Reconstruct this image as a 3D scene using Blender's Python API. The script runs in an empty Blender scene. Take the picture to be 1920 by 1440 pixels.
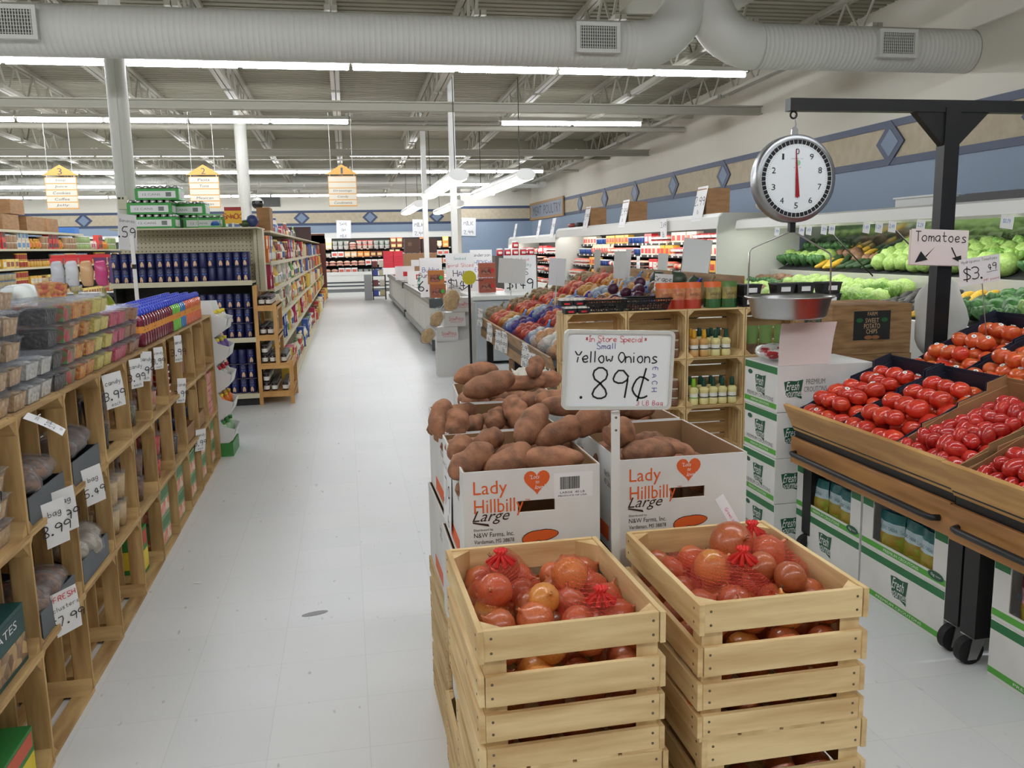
import bpy, math, random
from math import sin, cos, pi, radians, sqrt
from mathutils import Matrix, Vector, Euler
R = random.Random(11)
sc = bpy.context.scene
C = sc.collection
# ---------------------------------------------------------------- camera
def make_camera():
    yaw, pit, rol = radians(10.727), radians(-9.162), radians(1.12)
    f = Vector((sin(yaw)*cos(pit), cos(yaw)*cos(pit), sin(pit)))
    r = Vector((cos(yaw), -sin(yaw), 0))
    u = r.cross(f)
    r2 = r*cos(rol) - u*sin(rol)
    u2 = u*cos(rol) + r*sin(rol)
    cd = bpy.data.cameras.new('camera')
    cd.sensor_width = 36
    cd.lens = 30
    cd.clip_start = .05
    o = bpy.data.objects.new('camera', cd)
    C.objects.link(o)
    M = Matrix((r2, u2, -f)).transposed().to_4x4()
    M.translation = (0, 0, 1.5)
    o.matrix_world = M
    sc.camera = o
make_camera()
# ---------------------------------------------------------------- world, exposure
w = bpy.data.worlds.new('world')
sc.world = w
w.use_nodes = True
w.node_tree.nodes['Background'].inputs[0].default_value = (.9, .95, 1, 1)
w.node_tree.nodes['Background'].inputs[1].default_value = .05
sc.view_settings.view_transform = 'Standard'
sc.view_settings.look = 'None'
sc.view_settings.gamma = 1
sc.view_settings.use_curve_mapping = False
sc.view_settings.exposure = 0.0
TUBE = 54.0      # strength of the ceiling fluorescents
CASE = 14.0       # strength of the lamps in the refrigerated cases
PEND = 6.0
sc.cycles.use_denoising = True
sc.cycles.max_bounces = 8
sc.cycles.diffuse_bounces = 4
sc.cycles.transparent_max_bounces = 16
sc.cycles.caustics_reflective = False
sc.cycles.caustics_refractive = False
sc.cycles.sample_clamp_indirect = 4
# ---------------------------------------------------------------- materials
def lin(c):
    return tuple(((x/255)/12.92 if x/255 <= .04045 else (((x/255)+.055)/1.055)**2.4) for x in c) + (1,)
MATS = {}
def mat(name, col, rough=.5, col2=None, scale=(8, 8, 8), metal=0, spec=.5, bump=0, bscale=None, rnd=0, emit=0, coat=0, contrast=(.35, .65), detail=3, gen=False, trans=0):
    if name in MATS:
        return MATS[name]
    m = bpy.data.materials.new(name)
    m.use_nodes = True
    nt = m.node_tree
    N, L = nt.nodes, nt.links
    p = N['Principled BSDF']
    p.inputs['Roughness'].default_value = rough
    p.inputs['Metallic'].default_value = metal
    p.inputs['Specular IOR Level'].default_value = spec
    p.inputs['Coat Weight'].default_value = coat
    p.inputs['Base Color'].default_value = lin(col)
    last = None
    tc = None
    if col2 or bump:
        tc = N.new('ShaderNodeTexCoord')
        mp = N.new('ShaderNodeMapping')
        mp.inputs['Scale'].default_value = scale
        L.new(tc.outputs['Generated' if gen else 'Object'], mp.inputs[0])
        if rnd:
            oi0 = N.new('ShaderNodeObjectInfo')
            ad = N.new('ShaderNodeVectorMath')
            ad.operation = 'MULTIPLY_ADD'
            ad.inputs[1].default_value = (17, 31, 23)
            L.new(oi0.outputs['Random'], ad.inputs[0])
            L.new(mp.outputs[0], ad.inputs[2])
            src = ad.outputs[0]
        else:
            src = mp.outputs[0]
    if col2:
        nz = N.new('ShaderNodeTexNoise')
        nz.inputs['Scale'].default_value = 1
        nz.inputs['Detail'].default_value = detail
        L.new(src, nz.inputs['Vector'])
        cr = N.new('ShaderNodeValToRGB')
        cr.color_ramp.elements[0].position = contrast[0]
        cr.color_ramp.elements[1].position = contrast[1]
        cr.color_ramp.elements[0].color = lin(col2)
        cr.color_ramp.elements[1].color = lin(col)
        L.new(nz.outputs[0], cr.inputs[0])
        last = cr.outputs[0]
    if rnd:
        oi = N.new('ShaderNodeObjectInfo')
        mr = N.new('ShaderNodeMapRange')
        mr.inputs[3].default_value = 1-rnd
        mr.inputs[4].default_value = 1+rnd
        L.new(oi.outputs['Random'], mr.inputs[0])
        hv = N.new('ShaderNodeHueSaturation')
        L.new(mr.outputs[0], hv.inputs['Value'])
        if last:
            L.new(last, hv.inputs['Color'])
        else:
            hv.inputs['Color'].default_value = lin(col)
        last = hv.outputs[0]
    if last:
        L.new(last, p.inputs['Base Color'])
    if bump:
        nb = N.new('ShaderNodeTexNoise')
        nb.inputs['Scale'].default_value = bscale or 1
        nb.inputs['Detail'].default_value = 4
        L.new(src, nb.inputs['Vector'])
        bp = N.new('ShaderNodeBump')
        bp.inputs['Strength'].default_value = bump
        bp.inputs['Distance'].default_value = .01
        L.new(nb.outputs[0], bp.inputs['Height'])
        L.new(bp.outputs[0], p.inputs['Normal'])
    if emit:
        p.inputs['Emission Color'].default_value = lin(col)
        p.inputs['Emission Strength'].default_value = emit
    if trans:
        p.inputs['Alpha'].default_value = 1
        tr = N.new('ShaderNodeBsdfTransparent')
        tr.inputs[0].default_value = lin(col)
        mx = N.new('ShaderNodeMixShader')
        mx.inputs[0].default_value = trans
        L.new(p.outputs[0], mx.inputs[1])
        L.new(tr.outputs[0], mx.inputs[2])
        L.new(mx.outputs[0], N['Material Output'].inputs[0])
    MATS[name] = m
    return m
def flat(col, rough=.5, **k):
    return mat('paint_%d_%d_%d_%d' % (*col, int(rough*100)), col, rough, **k)
def net(name, col, scale, hole, rough=.6, stretch=(1, 1, 1)):
    """fine knotted mesh: transparent holes between threads"""
    m = bpy.data.materials.new(name)
    m.use_nodes = True
    N, L = m.node_tree.nodes, m.node_tree.links
    p = N['Principled BSDF']
    p.inputs['Base Color'].default_value = lin(col)
    p.inputs['Roughness'].default_value = rough
    tc = N.new('ShaderNodeTexCoord')
    vo = N.new('ShaderNodeTexVoronoi')
    vo.feature = 'DISTANCE_TO_EDGE'
    vo.inputs['Scale'].default_value = scale
    vo.inputs['Randomness'].default_value = .25
    L.new(tc.outputs['Object'], vo.inputs['Vector'])
    lt = N.new('ShaderNodeMath')
    lt.operation = 'GREATER_THAN'
    lt.inputs[1].default_value = hole
    L.new(vo.outputs['Distance'], lt.inputs[0])
    tr = N.new('ShaderNodeBsdfTransparent')
    mx = N.new('ShaderNodeMixShader')
    L.new(lt.outputs[0], mx.inputs[0])
    L.new(p.outputs[0], mx.inputs[1])
    L.new(tr.outputs[0], mx.inputs[2])
    L.new(mx.outputs[0], N['Material Output'].inputs[0])
    MATS[name] = m
    return m
WX = mat('wood_x', (230, 202, 150), .65, (196, 160, 108), (3, 14, 26), rnd=.07, bump=.15, bscale=3)
WY = mat('wood_y', (230, 202, 150), .65, (196, 160, 108), (14, 3, 26), rnd=.07, bump=.15, bscale=3)
WZ = mat('wood_z', (230, 202, 150), .65, (196, 160, 108), (18, 18, 3), rnd=.07, bump=.15, bscale=3)
RX = mat('rack_wood_aged_shaded_x', (206, 172, 116), .7, (160, 124, 76), (3, 14, 22), rnd=.1, bump=.15, bscale=3)  # darker than the other crates: older wood, plus the rack's shade in the colour
RY = mat('rack_wood_aged_shaded_y', (206, 172, 116), .7, (160, 124, 76), (14, 3, 22), rnd=.1, bump=.15, bscale=3)
RZ = mat('rack_wood_aged_shaded_z', (206, 172, 116), .7, (160, 124, 76), (16, 16, 3), rnd=.1, bump=.15, bscale=3)
BLACK = mat('black_metal', (18, 18, 19), .45)
DARK = mat('dark_shelf_steel', (34, 33, 31), .6)
WHITE = mat('white_enamel', (226, 226, 222), .4)
PAPER = mat('white_paper', (240, 240, 240), .7)
INK = mat('black_ink', (20, 20, 24), .6)
RED = mat('red_ink', (205, 40, 50), .6)
BLUE = mat('blue_ink', (50, 52, 150), .6)
CHROME = mat('brushed_steel', (200, 200, 200), .28, metal=1)
CREAM = mat('cream_shelf_steel', (206, 198, 168), .5)
CARD = mat('brown_cardboard', (168, 128, 88), .8, (150, 112, 76), (6, 6, 20), rnd=.08)
CLEAR = mat('clear_plastic', (245, 246, 248), .12, trans=.9, spec=.6)
FILM = mat('clear_film', (240, 240, 240), .12, trans=.84, spec=.8, bump=1.0, scale=(45, 45, 45))
# ---------------------------------------------------------------- mesh builder
TXT = {}
def text_data(s):
    if s in TXT:
        return TXT[s]
    cu = bpy.data.curves.new('lettering', 'FONT')
    cu.body = s
    cu.resolution_u = 2
    cu.align_x = 'CENTER'
    cu.align_y = 'CENTER'
    o = bpy.data.objects.new('lettering', cu)
    C.objects.link(o)
    bpy.context.view_layer.update()
    me = bpy.data.meshes.new_from_object(o.evaluated_get(bpy.context.evaluated_depsgraph_get()))
    d = ([tuple(v.co) for v in me.vertices], [tuple(p.vertices) for p in me.polygons])
    bpy.data.objects.remove(o)
    bpy.data.curves.remove(cu)
    bpy.data.meshes.remove(me)
    TXT[s] = d
    return d
# single stroke handwriting: every glyph is polylines on a 0..6 wide, 0..10 tall grid (x as 0-9, y as a-p, a = -3)
GL = {}
def _g(ch, s):
    GL[ch] = [[(int(q[0]), ord(q[1])-100) for q in (st[i:i+2] for i in range(0, len(st), 2))] for st in s.split(' ')]
for _c, _s in dict(A='0d3n6d 1g5g', B='0d0n4n5l4i0i 4i6g5e4d0d', C='6l4n2n0k0g2d4d6f', D='0d0n3n6k6g3d0d', E='5n0n0d5d 0i4i', F='5n0n0d 0i4i', G='6l4n2n0k0g2d4d6f6h4h', H='0d0n 6d6n 0i6i',
    I='3d3n 1n5n 1d5d', K='0d0n 6n0h6d', L='0n0d5d', M='0d1n3h5n6d', N='0d0n6d6n', O='3d0g0k3n6k6g3d', P='0d0n4n6l4i0i', R='0d0n4n6l4i0i 3i6d', S='6m4n1n0l1j5h6f5d2d0e', T='0n6n 3n3d', U='0n0f2d4d6f6n', V='0n3d6n', W='0n1d3j5d6n', Y='0n3i6n 3i2d', J='5n5f3d1d0f', X='0d6n 0n6d', Z='0n6n0d6d',
    a='5j2j0h0f2d4e5h 5j5d6d', b='0n0d 0h3j5h5f3d0e', c='5i3j1i0g1d3d5e', d='5n5d 5h3j0h0f2d5f', e='0g5g4j2j0h0f2d5e', f='5n3n2l2d 0j4j', g='5j2j0h1e4e5h 5j5b3`0b', h='0n0d 0h3j5h5d', i='2j2d 2l2m', k='0n0d 4j0g5d', l='2n2d', m='0d0j 0h2j3h3d 3h5j6h6d', n='0j0d 0h3j5h5d', o='2d0f0h2j4j5h5f4d2d',
    p='0j0` 0h3j5h5f3d0e', r='0j0d 0g2j5j', s='5i3j1i1h4f5e3d0d', t='2n2e4d5e 0j5j', u='0j0f2d4d5g 5j5d', v='0j2d5j', w='0j1d3h5d6j', x='0j5d 0d5j', y='0j2e 5j2`0`', z='0j5j0d5d', q='5h3j0h0f2d5f 5j5`').items():
    _g(_c, _s)
for _c, _s in {'0': '3d0g0k3n6k6g3d', '1': '1l3n3d', '2': '0l2n5n6k0d6d', '3': '0m3n6l5i2i 5i6f3d0e', '4': '4d4n0g6g', '5': '6n1n0i4j6g4d0e', '6': '5n1j0f3d6f4i1h', '7': '0n6n2d', '8': '3i0k1n5n6k3i0f1d5d6f3i', '9': '6k3n0k1i5i6l5d', '.': '2d3d3e2e2d', '$': '6l4m1m0k5h6f4e0e 3o3c', '-': '1h5h', '*': '1g5k 1k5g 3f3l', '&': '6d1k2n4l0f2d6h', '/': '0d6n', '~': '6j4k2k0h0f2d4d6e 5n2c', ',': '2d1b', "'": '3n3l'}.items():
    _g(_c, _s)
class B:
    def __init__(s):
        s.v, s.f, s.m, s.s, s.T = [], [], [], [], None
    def add(s, vs, fs, m=0, sm=False):
        o = len(s.v)
        if s.T is not None:
            vs = [s.T @ Vector(p) for p in vs]
        s.v += [tuple(p) for p in vs]
        s.f += [[i+o for i in f] for f in fs]
        s.m += [m]*len(fs)
        s.s += [sm]*len(fs)
        return s
    def box(s, x0, y0, z0, x1, y1, z1, m=0):
        v = [(x, y, z) for z in (z0, z1) for y in (y0, y1) for x in (x0, x1)]
        return s.add(v, [(0, 2, 3, 1), (4, 5, 7, 6), (0, 1, 5, 4), (2, 6, 7, 3), (0, 4, 6, 2), (1, 3, 7, 5)], m)
    def taper(s, w0, d0, w1, d1, z0, z1, m=0, cap=True, c=(0, 0), sm=False):
        v = []
        for (w_, d_, z) in ((w0, d0, z0), (w1, d1, z1)):
            v += [(c[0]-w_/2, c[1]-d_/2, z), (c[0]+w_/2, c[1]-d_/2, z), (c[0]+w_/2, c[1]+d_/2, z), (c[0]-w_/2, c[1]+d_/2, z)]
        f = [(0, 1, 5, 4), (1, 2, 6, 5), (2, 3, 7, 6), (3, 0, 4, 7), (3, 2, 1, 0)]
        if cap:
            f.append((4, 5, 6, 7))
        return s.add(v, f, m, sm)
    def cyl(s, p, q, r, r2=None, n=12, m=0, cap=True):
        p, q = Vector(p), Vector(q)
        d = (q-p).normalized()
        a = d.orthogonal().normalized()
        b = d.cross(a)
        r2 = r if r2 is None else r2
        v = [p+(a*cos(2*pi*i/n)+b*sin(2*pi*i/n))*r for i in range(n)] + [q+(a*cos(2*pi*i/n)+b*sin(2*pi*i/n))*r2 for i in range(n)]
        f = [(i, (i+1) % n, n+(i+1) % n, n+i) for i in range(n)]
        s.add(v, f, m, True)
        if cap:
            s.add(v[:n], [tuple(reversed(range(n)))], m)
            s.add(v[n:], [tuple(range(n))], m)
        return s
    def tube(s, pts, r, n=6, m=0, closed=False):
        pts = [Vector(p) for p in pts]
        v, f = [], []
        k = len(pts)
        a = None
        for i, p in enumerate(pts):
            if closed:
                d = (pts[(i+1) % k]-pts[i-1]).normalized()
            else:
                d = (pts[min(i+1, k-1)]-pts[max(i-1, 0)]).normalized()
            if a is None:
                a = d.orthogonal().normalized()
            a = (a-d*a.dot(d)).normalized()
            b = d.cross(a)
            rr = r[i] if isinstance(r, (list, tuple)) else r
            v += [p+(a*cos(2*pi*j/n)+b*sin(2*pi*j/n))*rr for j in range(n)]
        for i in range(k if closed else k-1):
            for j in range(n):
                f.append((i*n+j, i*n+(j+1) % n, ((i+1) % k)*n+(j+1) % n, ((i+1) % k)*n+j))
        if not closed:
            f += [tuple(reversed(range(n))), tuple(range((k-1)*n, k*n))]
        return s.add(v, f, m, True)
    def lathe(s, prof, n=16, m=0, c=(0, 0, 0), cap0=True, cap1=True, mf=None):
        v, f, ms = [], [], []
        for r, z in prof:
            v += [(c[0]+r*cos(2*pi*i/n), c[1]+r*sin(2*pi*i/n), c[2]+z) for i in range(n)]
        k = len(prof)
        for j in range(k-1):
            fs = [(j*n+i, j*n+(i+1) % n, (j+1)*n+(i+1) % n, (j+1)*n+i) for i in range(n)]
            o = len(s.v)
            if j == 0:
                s.add(v, fs, mf[j] if mf else m, True)
                base = o
            else:
                s.f += [[q+base for q in g] for g in fs]
                s.m += [mf[j] if mf else m]*n
                s.s += [True]*n
        if cap0:
            s.f.append([base+i for i in reversed(range(n))]); s.m.append(mf[0] if mf else m); s.s.append(False)
        if cap1:
            s.f.append([base+(k-1)*n+i for i in range(n)]); s.m.append(mf[-1] if mf else m); s.s.append(False)
        return s
    def prism(s, poly, a, b, ax='y', m=0, sm=False):
        def P(u, v, t):
            return (t, u, v) if ax == 'x' else (u, t, v) if ax == 'y' else (u, v, t)
        n = len(poly)
        v = [P(u, w_, a) for u, w_ in poly] + [P(u, w_, b) for u, w_ in poly]
        f = [(i, (i+1) % n, n+(i+1) % n, n+i) for i in range(n)]
        s.add(v, f, m, sm)
        s.add(v, [tuple(reversed(range(n))), tuple(range(n, 2*n))], m)
        return s
    def ell(s, c, rx, ry, rz, nu=12, nv=8, m=0, fn=None):
        v = [(c[0], c[1], c[2]-rz)]
        for j in range(1, nv):
            t = pi*j/nv
            for i in range(nu):
                a = 2*pi*i/nu
                v.append((c[0]+rx*sin(t)*cos(a), c[1]+ry*sin(t)*sin(a), c[2]-rz*cos(t)))
        v.append((c[0], c[1], c[2]+rz))
        if fn:
            v = [fn(Vector(p)) for p in v]
        f = [(0, 1+(i+1) % nu, 1+i) for i in range(nu)]
        for j in range(nv-2):
            o = 1+j*nu
            f += [(o+i, o+(i+1) % nu, o+nu+(i+1) % nu, o+nu+i) for i in range(nu)]
        o = 1+(nv-2)*nu
        e = len(v)-1
        f += [(o+i, o+(i+1) % nu, e) for i in range(nu)]
        return s.add(v, f, m, True)
    def text(s, st, size, T, m=0, sx=1.0, shear=0):
        vs, fs = text_data(st)
        q = [T @ Vector((x*size*sx+shear*y*size, y*size, .0006)) for x, y, z in vs]
        return s.add(q, fs, m)
    def hand(s, st, size, T, m=0, wd=.09, adv=.86, sx=1.0, jit=.05):
        """handwriting centred on T; size = capital height"""
        u = size/10
        W_ = sum((.5 if ch == ' ' else (.42 if ch in 'ilI1.\'' else adv)) for ch in st)*size*sx
        x = -W_/2
        for ch in st:
            a = (.5 if ch == ' ' else (.42 if ch in 'ilI1.\'' else adv))*size*sx
            ox = -1.5*u*sx if ch in 'ilI1.\'' else 0
            for st_ in GL.get(ch, []):
                pts = [Vector((x+ox+px*u*sx*1.05+R.uniform(-jit, jit)*u*4, py*u-size/2+R.uniform(-jit, jit)*u*4, 0)) for px, py in st_]
                cs = []
                if len(pts) > 2:   # round the corners
                    cs = [pts[0]]
                    for i in range(1, len(pts)-1):
                        cs += [pts[i]*.7+pts[i-1]*.3, pts[i]*.7+pts[i+1]*.3]
                    cs.append(pts[-1])
                else:
                    cs = pts
                h = size*wd/2
                k = len(cs)
                vv = []
                for i, p in enumerate(cs):
                    d = (cs[min(i+1, k-1)]-cs[max(i-1, 0)])
                    d = d.normalized() if d.length > 1e-9 else Vector((1, 0, 0))
                    nn = Vector((-d.y, d.x, 0))*h
                    vv += [T @ (p+nn+Vector((0, 0, .0007))), T @ (p-nn+Vector((0, 0, .0007)))]
                s.add(vv, [(2*i, 2*i+1, 2*i+3, 2*i+2) for i in range(k-1)], m)
            x += a
        return s
    def mesh(s, name, mats):
        me = bpy.data.meshes.new(name)
        me.from_pydata(s.v, [], s.f)
        for m in (mats if isinstance(mats, (list, tuple)) else [mats]):
            me.materials.append(m)
        me.polygons.foreach_set('material_index', s.m)
        me.polygons.foreach_set('use_smooth', s.s)
        me.update()
        return me
    def obj(s, name, mats, par=None, loc=None, rot=None, bev=0, sub=0):
        return place(name, s.mesh(name, mats), par, loc, rot, bev, sub)
def place(name, me, par=None, loc=None, rot=None, bev=0, sub=0):
    o = bpy.data.objects.new(name, me)
    C.objects.link(o)
    if par is not None:
        o.parent = par
    if loc is not None:
        o.location = loc
    if rot is not None:
        o.rotation_euler = rot
    if bev:
        b = o.modifiers.new('bevel', 'BEVEL')
        b.width = bev
        b.segments = 2
        b.limit_method = 'ANGLE'
    if sub:
        b = o.modifiers.new('sub', 'SUBSURF')
        b.levels = b.render_levels = sub
    return o
def tag(o, label, cat, group=None, kind=None):
    o['label'] = label
    o['category'] = cat
    if group:
        o['group'] = group
    if kind:
        o['kind'] = kind
    return o
def thing(name, label, cat, loc=(0, 0, 0), rz=0, group=None, rot=None):
    o = bpy.data.objects.new(name, None)
    C.objects.link(o)
    o.empty_display_size = .05
    o.location = loc
    o.rotation_euler = rot if rot else (0, 0, rz)
    return tag(o, label, cat, group)
def struct(o, label=None, cat=None):
    o['kind'] = 'structure'
    if label:
        o['label'] = label
    if cat:
        o['category'] = cat
    return o
def dup(root, loc=None, rot=None, label=None, group=None, scale=None):
    r = root.copy()
    C.objects.link(r)
    if loc is not None:
        r.location = loc
    if rot is not None:
        r.rotation_euler = rot if isinstance(rot, (tuple, list, Euler)) else (0, 0, rot)
    if scale is not None:
        r.scale = scale if isinstance(scale, (tuple, list)) else (scale,)*3
    if label:
        r['label'] = label
    if group:
        r['group'] = group
    for ch in root.children:
        c = ch.copy()
        C.objects.link(c)
        c.parent = r
        for g in ch.children:
            d = g.copy()
            C.objects.link(d)
            d.parent = c
    return r
class Kind:
    """first call places the thing that was built, later calls place copies"""
    def __init__(s, root):
        s.r, s.used = root, False
    def __call__(s, loc, rot=None, label=None, group=None, scale=None):
        if s.used:
            return dup(s.r, loc, rot, label, group, scale)
        s.used = True
        s.r.location = loc
        if rot is not None:
            s.r.rotation_euler = rot if isinstance(rot, (tuple, list, Euler)) else (0, 0, rot)
        if scale is not None:
            s.r.scale = scale if isinstance(scale, (tuple, list)) else (scale,)*3
        if label:
            s.r['label'] = label
        if group:
            s.r['group'] = group
        return s.r
ON = 'first second third fourth fifth sixth seventh eighth ninth tenth eleventh twelfth thirteenth fourteenth fifteenth sixteenth seventeenth eighteenth nineteenth twentieth'.split()
def nth(i):
    if i < 20:
        return ON[i]
    t = (i+1)//10
    u = (i+1) % 10
    T_ = ['', '', 'twenty', 'thirty', 'forty', 'fifty', 'sixty', 'seventy', 'eighty', 'ninety']
    if u == 0:
        return T_[t][:-1]+'ieth'
    return T_[t]+'-'+ON[u-1]
def frame(o, xd, yd):
    """matrix of a flat face: origin, direction of the writing, up direction"""
    x = Vector(xd).normalized()
    y = Vector(yd)
    y = (y-x*y.dot(x)).normalized()
    n = x.cross(y)
    M = Matrix((x, y, n)).transposed().to_4x4()
    M.translation = o
    return M
def TR(x=0, y=0, z=0, rx=0, ry=0, rz=0):
    return Matrix.Translation((x, y, z)) @ Euler((rx, ry, rz)).to_matrix().to_4x4()
# ================================================================ structure
def deckz(y):
    return 4.45-.02*y
def floor_mat():
    m = bpy.data.materials.new('vinyl_floor_tile')
    m.use_nodes = True
    N, L = m.node_tree.nodes, m.node_tree.links
    p = N['Principled BSDF']
    tc = N.new('ShaderNodeTexCoord')
    br = N.new('ShaderNodeTexBrick')
    br.offset = 0
    br.inputs['Color1'].default_value = lin((236, 237, 236))
    br.inputs['Color2'].default_value = lin((232, 234, 234))
    br.inputs['Mortar'].default_value = lin((222, 222, 219))
    br.inputs['Scale'].default_value = 1
    br.inputs['Mortar Size'].default_value = .0012
    br.inputs['Brick Width'].default_value = .305
    br.inputs['Row Height'].default_value = .305
    L.new(tc.outputs['Object'], br.inputs['Vector'])
    # scuffs and flecks
    mp = N.new('ShaderNodeMapping')
    mp.inputs['Scale'].default_value = (30, 11, 1)
    mp.inputs['Rotation'].default_value = (0, 0, .6)
    L.new(tc.outputs['Object'], mp.inputs[0])
    n1 = N.new('ShaderNodeTexNoise')
    n1.inputs['Scale'].default_value = 1.0
    n1.inputs['Detail'].default_value = 2
    L.new(mp.outputs[0], n1.inputs['Vector'])
    cr = N.new('ShaderNodeValToRGB')
    cr.color_ramp.elements[0].position = .70
    cr.color_ramp.elements[1].position = .76
    cr.color_ramp.elements[0].color = (1, 1, 1, 1)
    cr.color_ramp.elements[1].color = (.72, .71, .69, 1)
    L.new(n1.outputs[0], cr.inputs[0])
    n2 = N.new('ShaderNodeTexNoise')
    n2.inputs['Scale'].default_value = .55
    n2.inputs['Detail'].default_value = 3
    L.new(tc.outputs['Object'], n2.inputs['Vector'])
    cr2 = N.new('ShaderNodeValToRGB')
    cr2.color_ramp.elements[0].position = .35
    cr2.color_ramp.elements[1].position = .65
    cr2.color_ramp.elements[0].color = (.95, .95, .95, 1)
    cr2.color_ramp.elements[1].color = (1, 1, 1, 1)
    L.new(n2.outputs[0], cr2.inputs[0])
    x1 = N.new('ShaderNodeMixRGB')
    x1.blend_type = 'MULTIPLY'
    x1.inputs[0].default_value = 1
    L.new(br.outputs[0], x1.inputs[1])
    L.new(cr.outputs[0], x1.inputs[2])
    x2 = N.new('ShaderNodeMixRGB')
    x2.blend_type = 'MULTIPLY'
    x2.inputs[0].default_value = 1
    L.new(x1.outputs[0], x2.inputs[1])
    L.new(cr2.outputs[0], x2.inputs[2])
    L.new(x2.outputs[0], p.inputs['Base Color'])
    n3 = N.new('ShaderNodeTexNoise')
    n3.inputs['Scale'].default_value = 2.2
    n3.inputs['Detail'].default_value = 4
    L.new(tc.outputs['Object'], n3.inputs['Vector'])
    mr = N.new('ShaderNodeMapRange')
    mr.inputs[3].default_value = .285
    mr.inputs[4].default_value = .36
    L.new(n3.outputs[0], mr.inputs[0])
    L.new(mr.outputs[0], p.inputs['Roughness'])
    bp = N.new('ShaderNodeBump')
    bp.inputs['Strength'].default_value = .12
    bp.inputs['Distance'].default_value = .02
    n4 = N.new('ShaderNodeTexNoise')
    n4.inputs['Scale'].default_value = 5
    n4.inputs['Detail'].default_value = 5
    L.new(tc.outputs['Object'], n4.inputs['Vector'])
    L.new(n4.outputs[0], bp.inputs['Height'])
    L.new(bp.outputs[0], p.inputs['Normal'])
    p.inputs['Specular IOR Level'].default_value = .36
    return m
b = B()
b.box(-14, -6, -.1, 6.6, 32.1, 0)
struct(b.obj('floor', floor_mat()))
CEIL = mat('painted_roof_deck', (142, 139, 121), .75)
b = B()     # corrugated deck, ribs across the joists
v, f = [], []
ys = []
y = -6.0
while y < 32.2:
    for dy, dz in ((0, 0), (.09, 0), (.105, .04), (.135, .04)):
        ys.append((y+dy, dz))
    y += .15
for yy, dz in ys:
    v += [(-14, yy, deckz(yy)+dz), (6.6, yy, deckz(yy)+dz)]
b.add(v, [(2*i, 2*i+1, 2*i+3, 2*i+2) for i in range(len(ys)-1)])
struct(b.obj('ceiling', CEIL))
WALLW = mat('wall_offwhite', (222, 218, 205), .8, (214, 209, 195), (.4, .4, .4))
WALLT = mat('wall_tan', (196, 184, 160), .85, (184, 171, 146), (9, 9, 9))
WALLB = mat('wall_blue', (148, 164, 184), .8)
NAVY = mat('trim_slate_blue', (74, 84, 108), .6)
NAVY2 = mat('trim_navy', (58, 72, 100), .6)
MIDB = mat('trim_mid_blue', (122, 138, 162), .6)
T0, T1 = 2.375, 2.905
def wall(name, x0, y0, x1, y1, nrm):
    b = B()
    for z0, z1, m in ((0, T0+.04, 2), (T0+.04, T1-.04, 1), (T1-.04, 4.6, 0)):
        b.box(x0, y0, z0, x1, y1, z1, m)
    return struct(b.obj(name, [WALLW, WALLT, WALLB]))
wall('wall_right', 6.5, -6, 6.6, 32, 'x')
wall('wall_back', -14, 31.95, 4.0, 32.05, 'y')
wall('wall_back_jog', 4.0, 30, 6.5, 30.1, 'y').name = 'wall_corner'
b = B(); b.box(4.0, 30.1, 0, 4.1, 31.95, 4.6); struct(b.obj('wall_return', [WALLW]))
b = B(); b.box(-14.1, -6, 0, -14, 32, 4.7); struct(b.obj('wall_left', [WALLW]))
b = B(); b.box(-14, -6.1, 0, 6.6, -6, 4.7); struct(b.obj('wall_front', [WALLW]))
tn = 0
def trim(bb, m, diamond=None):
    global tn
    tn += 1
    o = struct(bb.obj('trim_%d' % tn, m))
    if diamond:
        struct(diamond.obj('diamond_centre', MIDB, o))
    return o
for z in (T0, T1-.085):
    b = B(); b.box(6.485, -6, z, 6.5, 30, z+.085); trim(b, NAVY)
    b = B(); b.box(-14, 31.935, z, 4.0, 31.95, z+.085); trim(b, NAVY2)
    b = B(); b.box(4.0, 29.985, z, 6.485, 30, z+.085); trim(b, NAVY2)
zc = (T0+T1)/2
for k in range(10):
    y = 4.87+2.33*k
    if y > 25:
        continue
    b, d = B(), B()
    b.prism([(y-.27, zc), (y, T0), (y+.27, zc), (y, T1)], 6.478, 6.5, 'x')
    d.prism([(y-.17, zc), (y, T0+.1), (y+.17, zc), (y, T1-.1)], 6.474, 6.478, 'x')
    trim(b, NAVY, d)
for k in range(6):
    x = -9.0+2.42*k+.25
    b, d = B(), B()
    b.prism([(x-.28, zc), (x, T0), (x+.28, zc), (x, T1)], 31.925, 31.95, 'y')
    d.prism([(x-.18, zc), (x, T0+.09), (x+.18, zc), (x, T1-.09)], 31.921, 31.925, 'y')
    trim(b, NAVY2, d)
# columns
COL = mat('column_paint', (206, 206, 198), .55)
for i, (x, y, r) in enumerate(((-2.2, 9.62, .1), (-1.65, 15.5, .1))):
    b = B(); b.cyl((x, y, 0), (x, y, deckz(y)), r, n=20)
    b.box(x-.014, y-r-.012, 0, x+.014, y-r, deckz(y))
    struct(b.obj('column_%d' % (i+1), COL))
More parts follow.
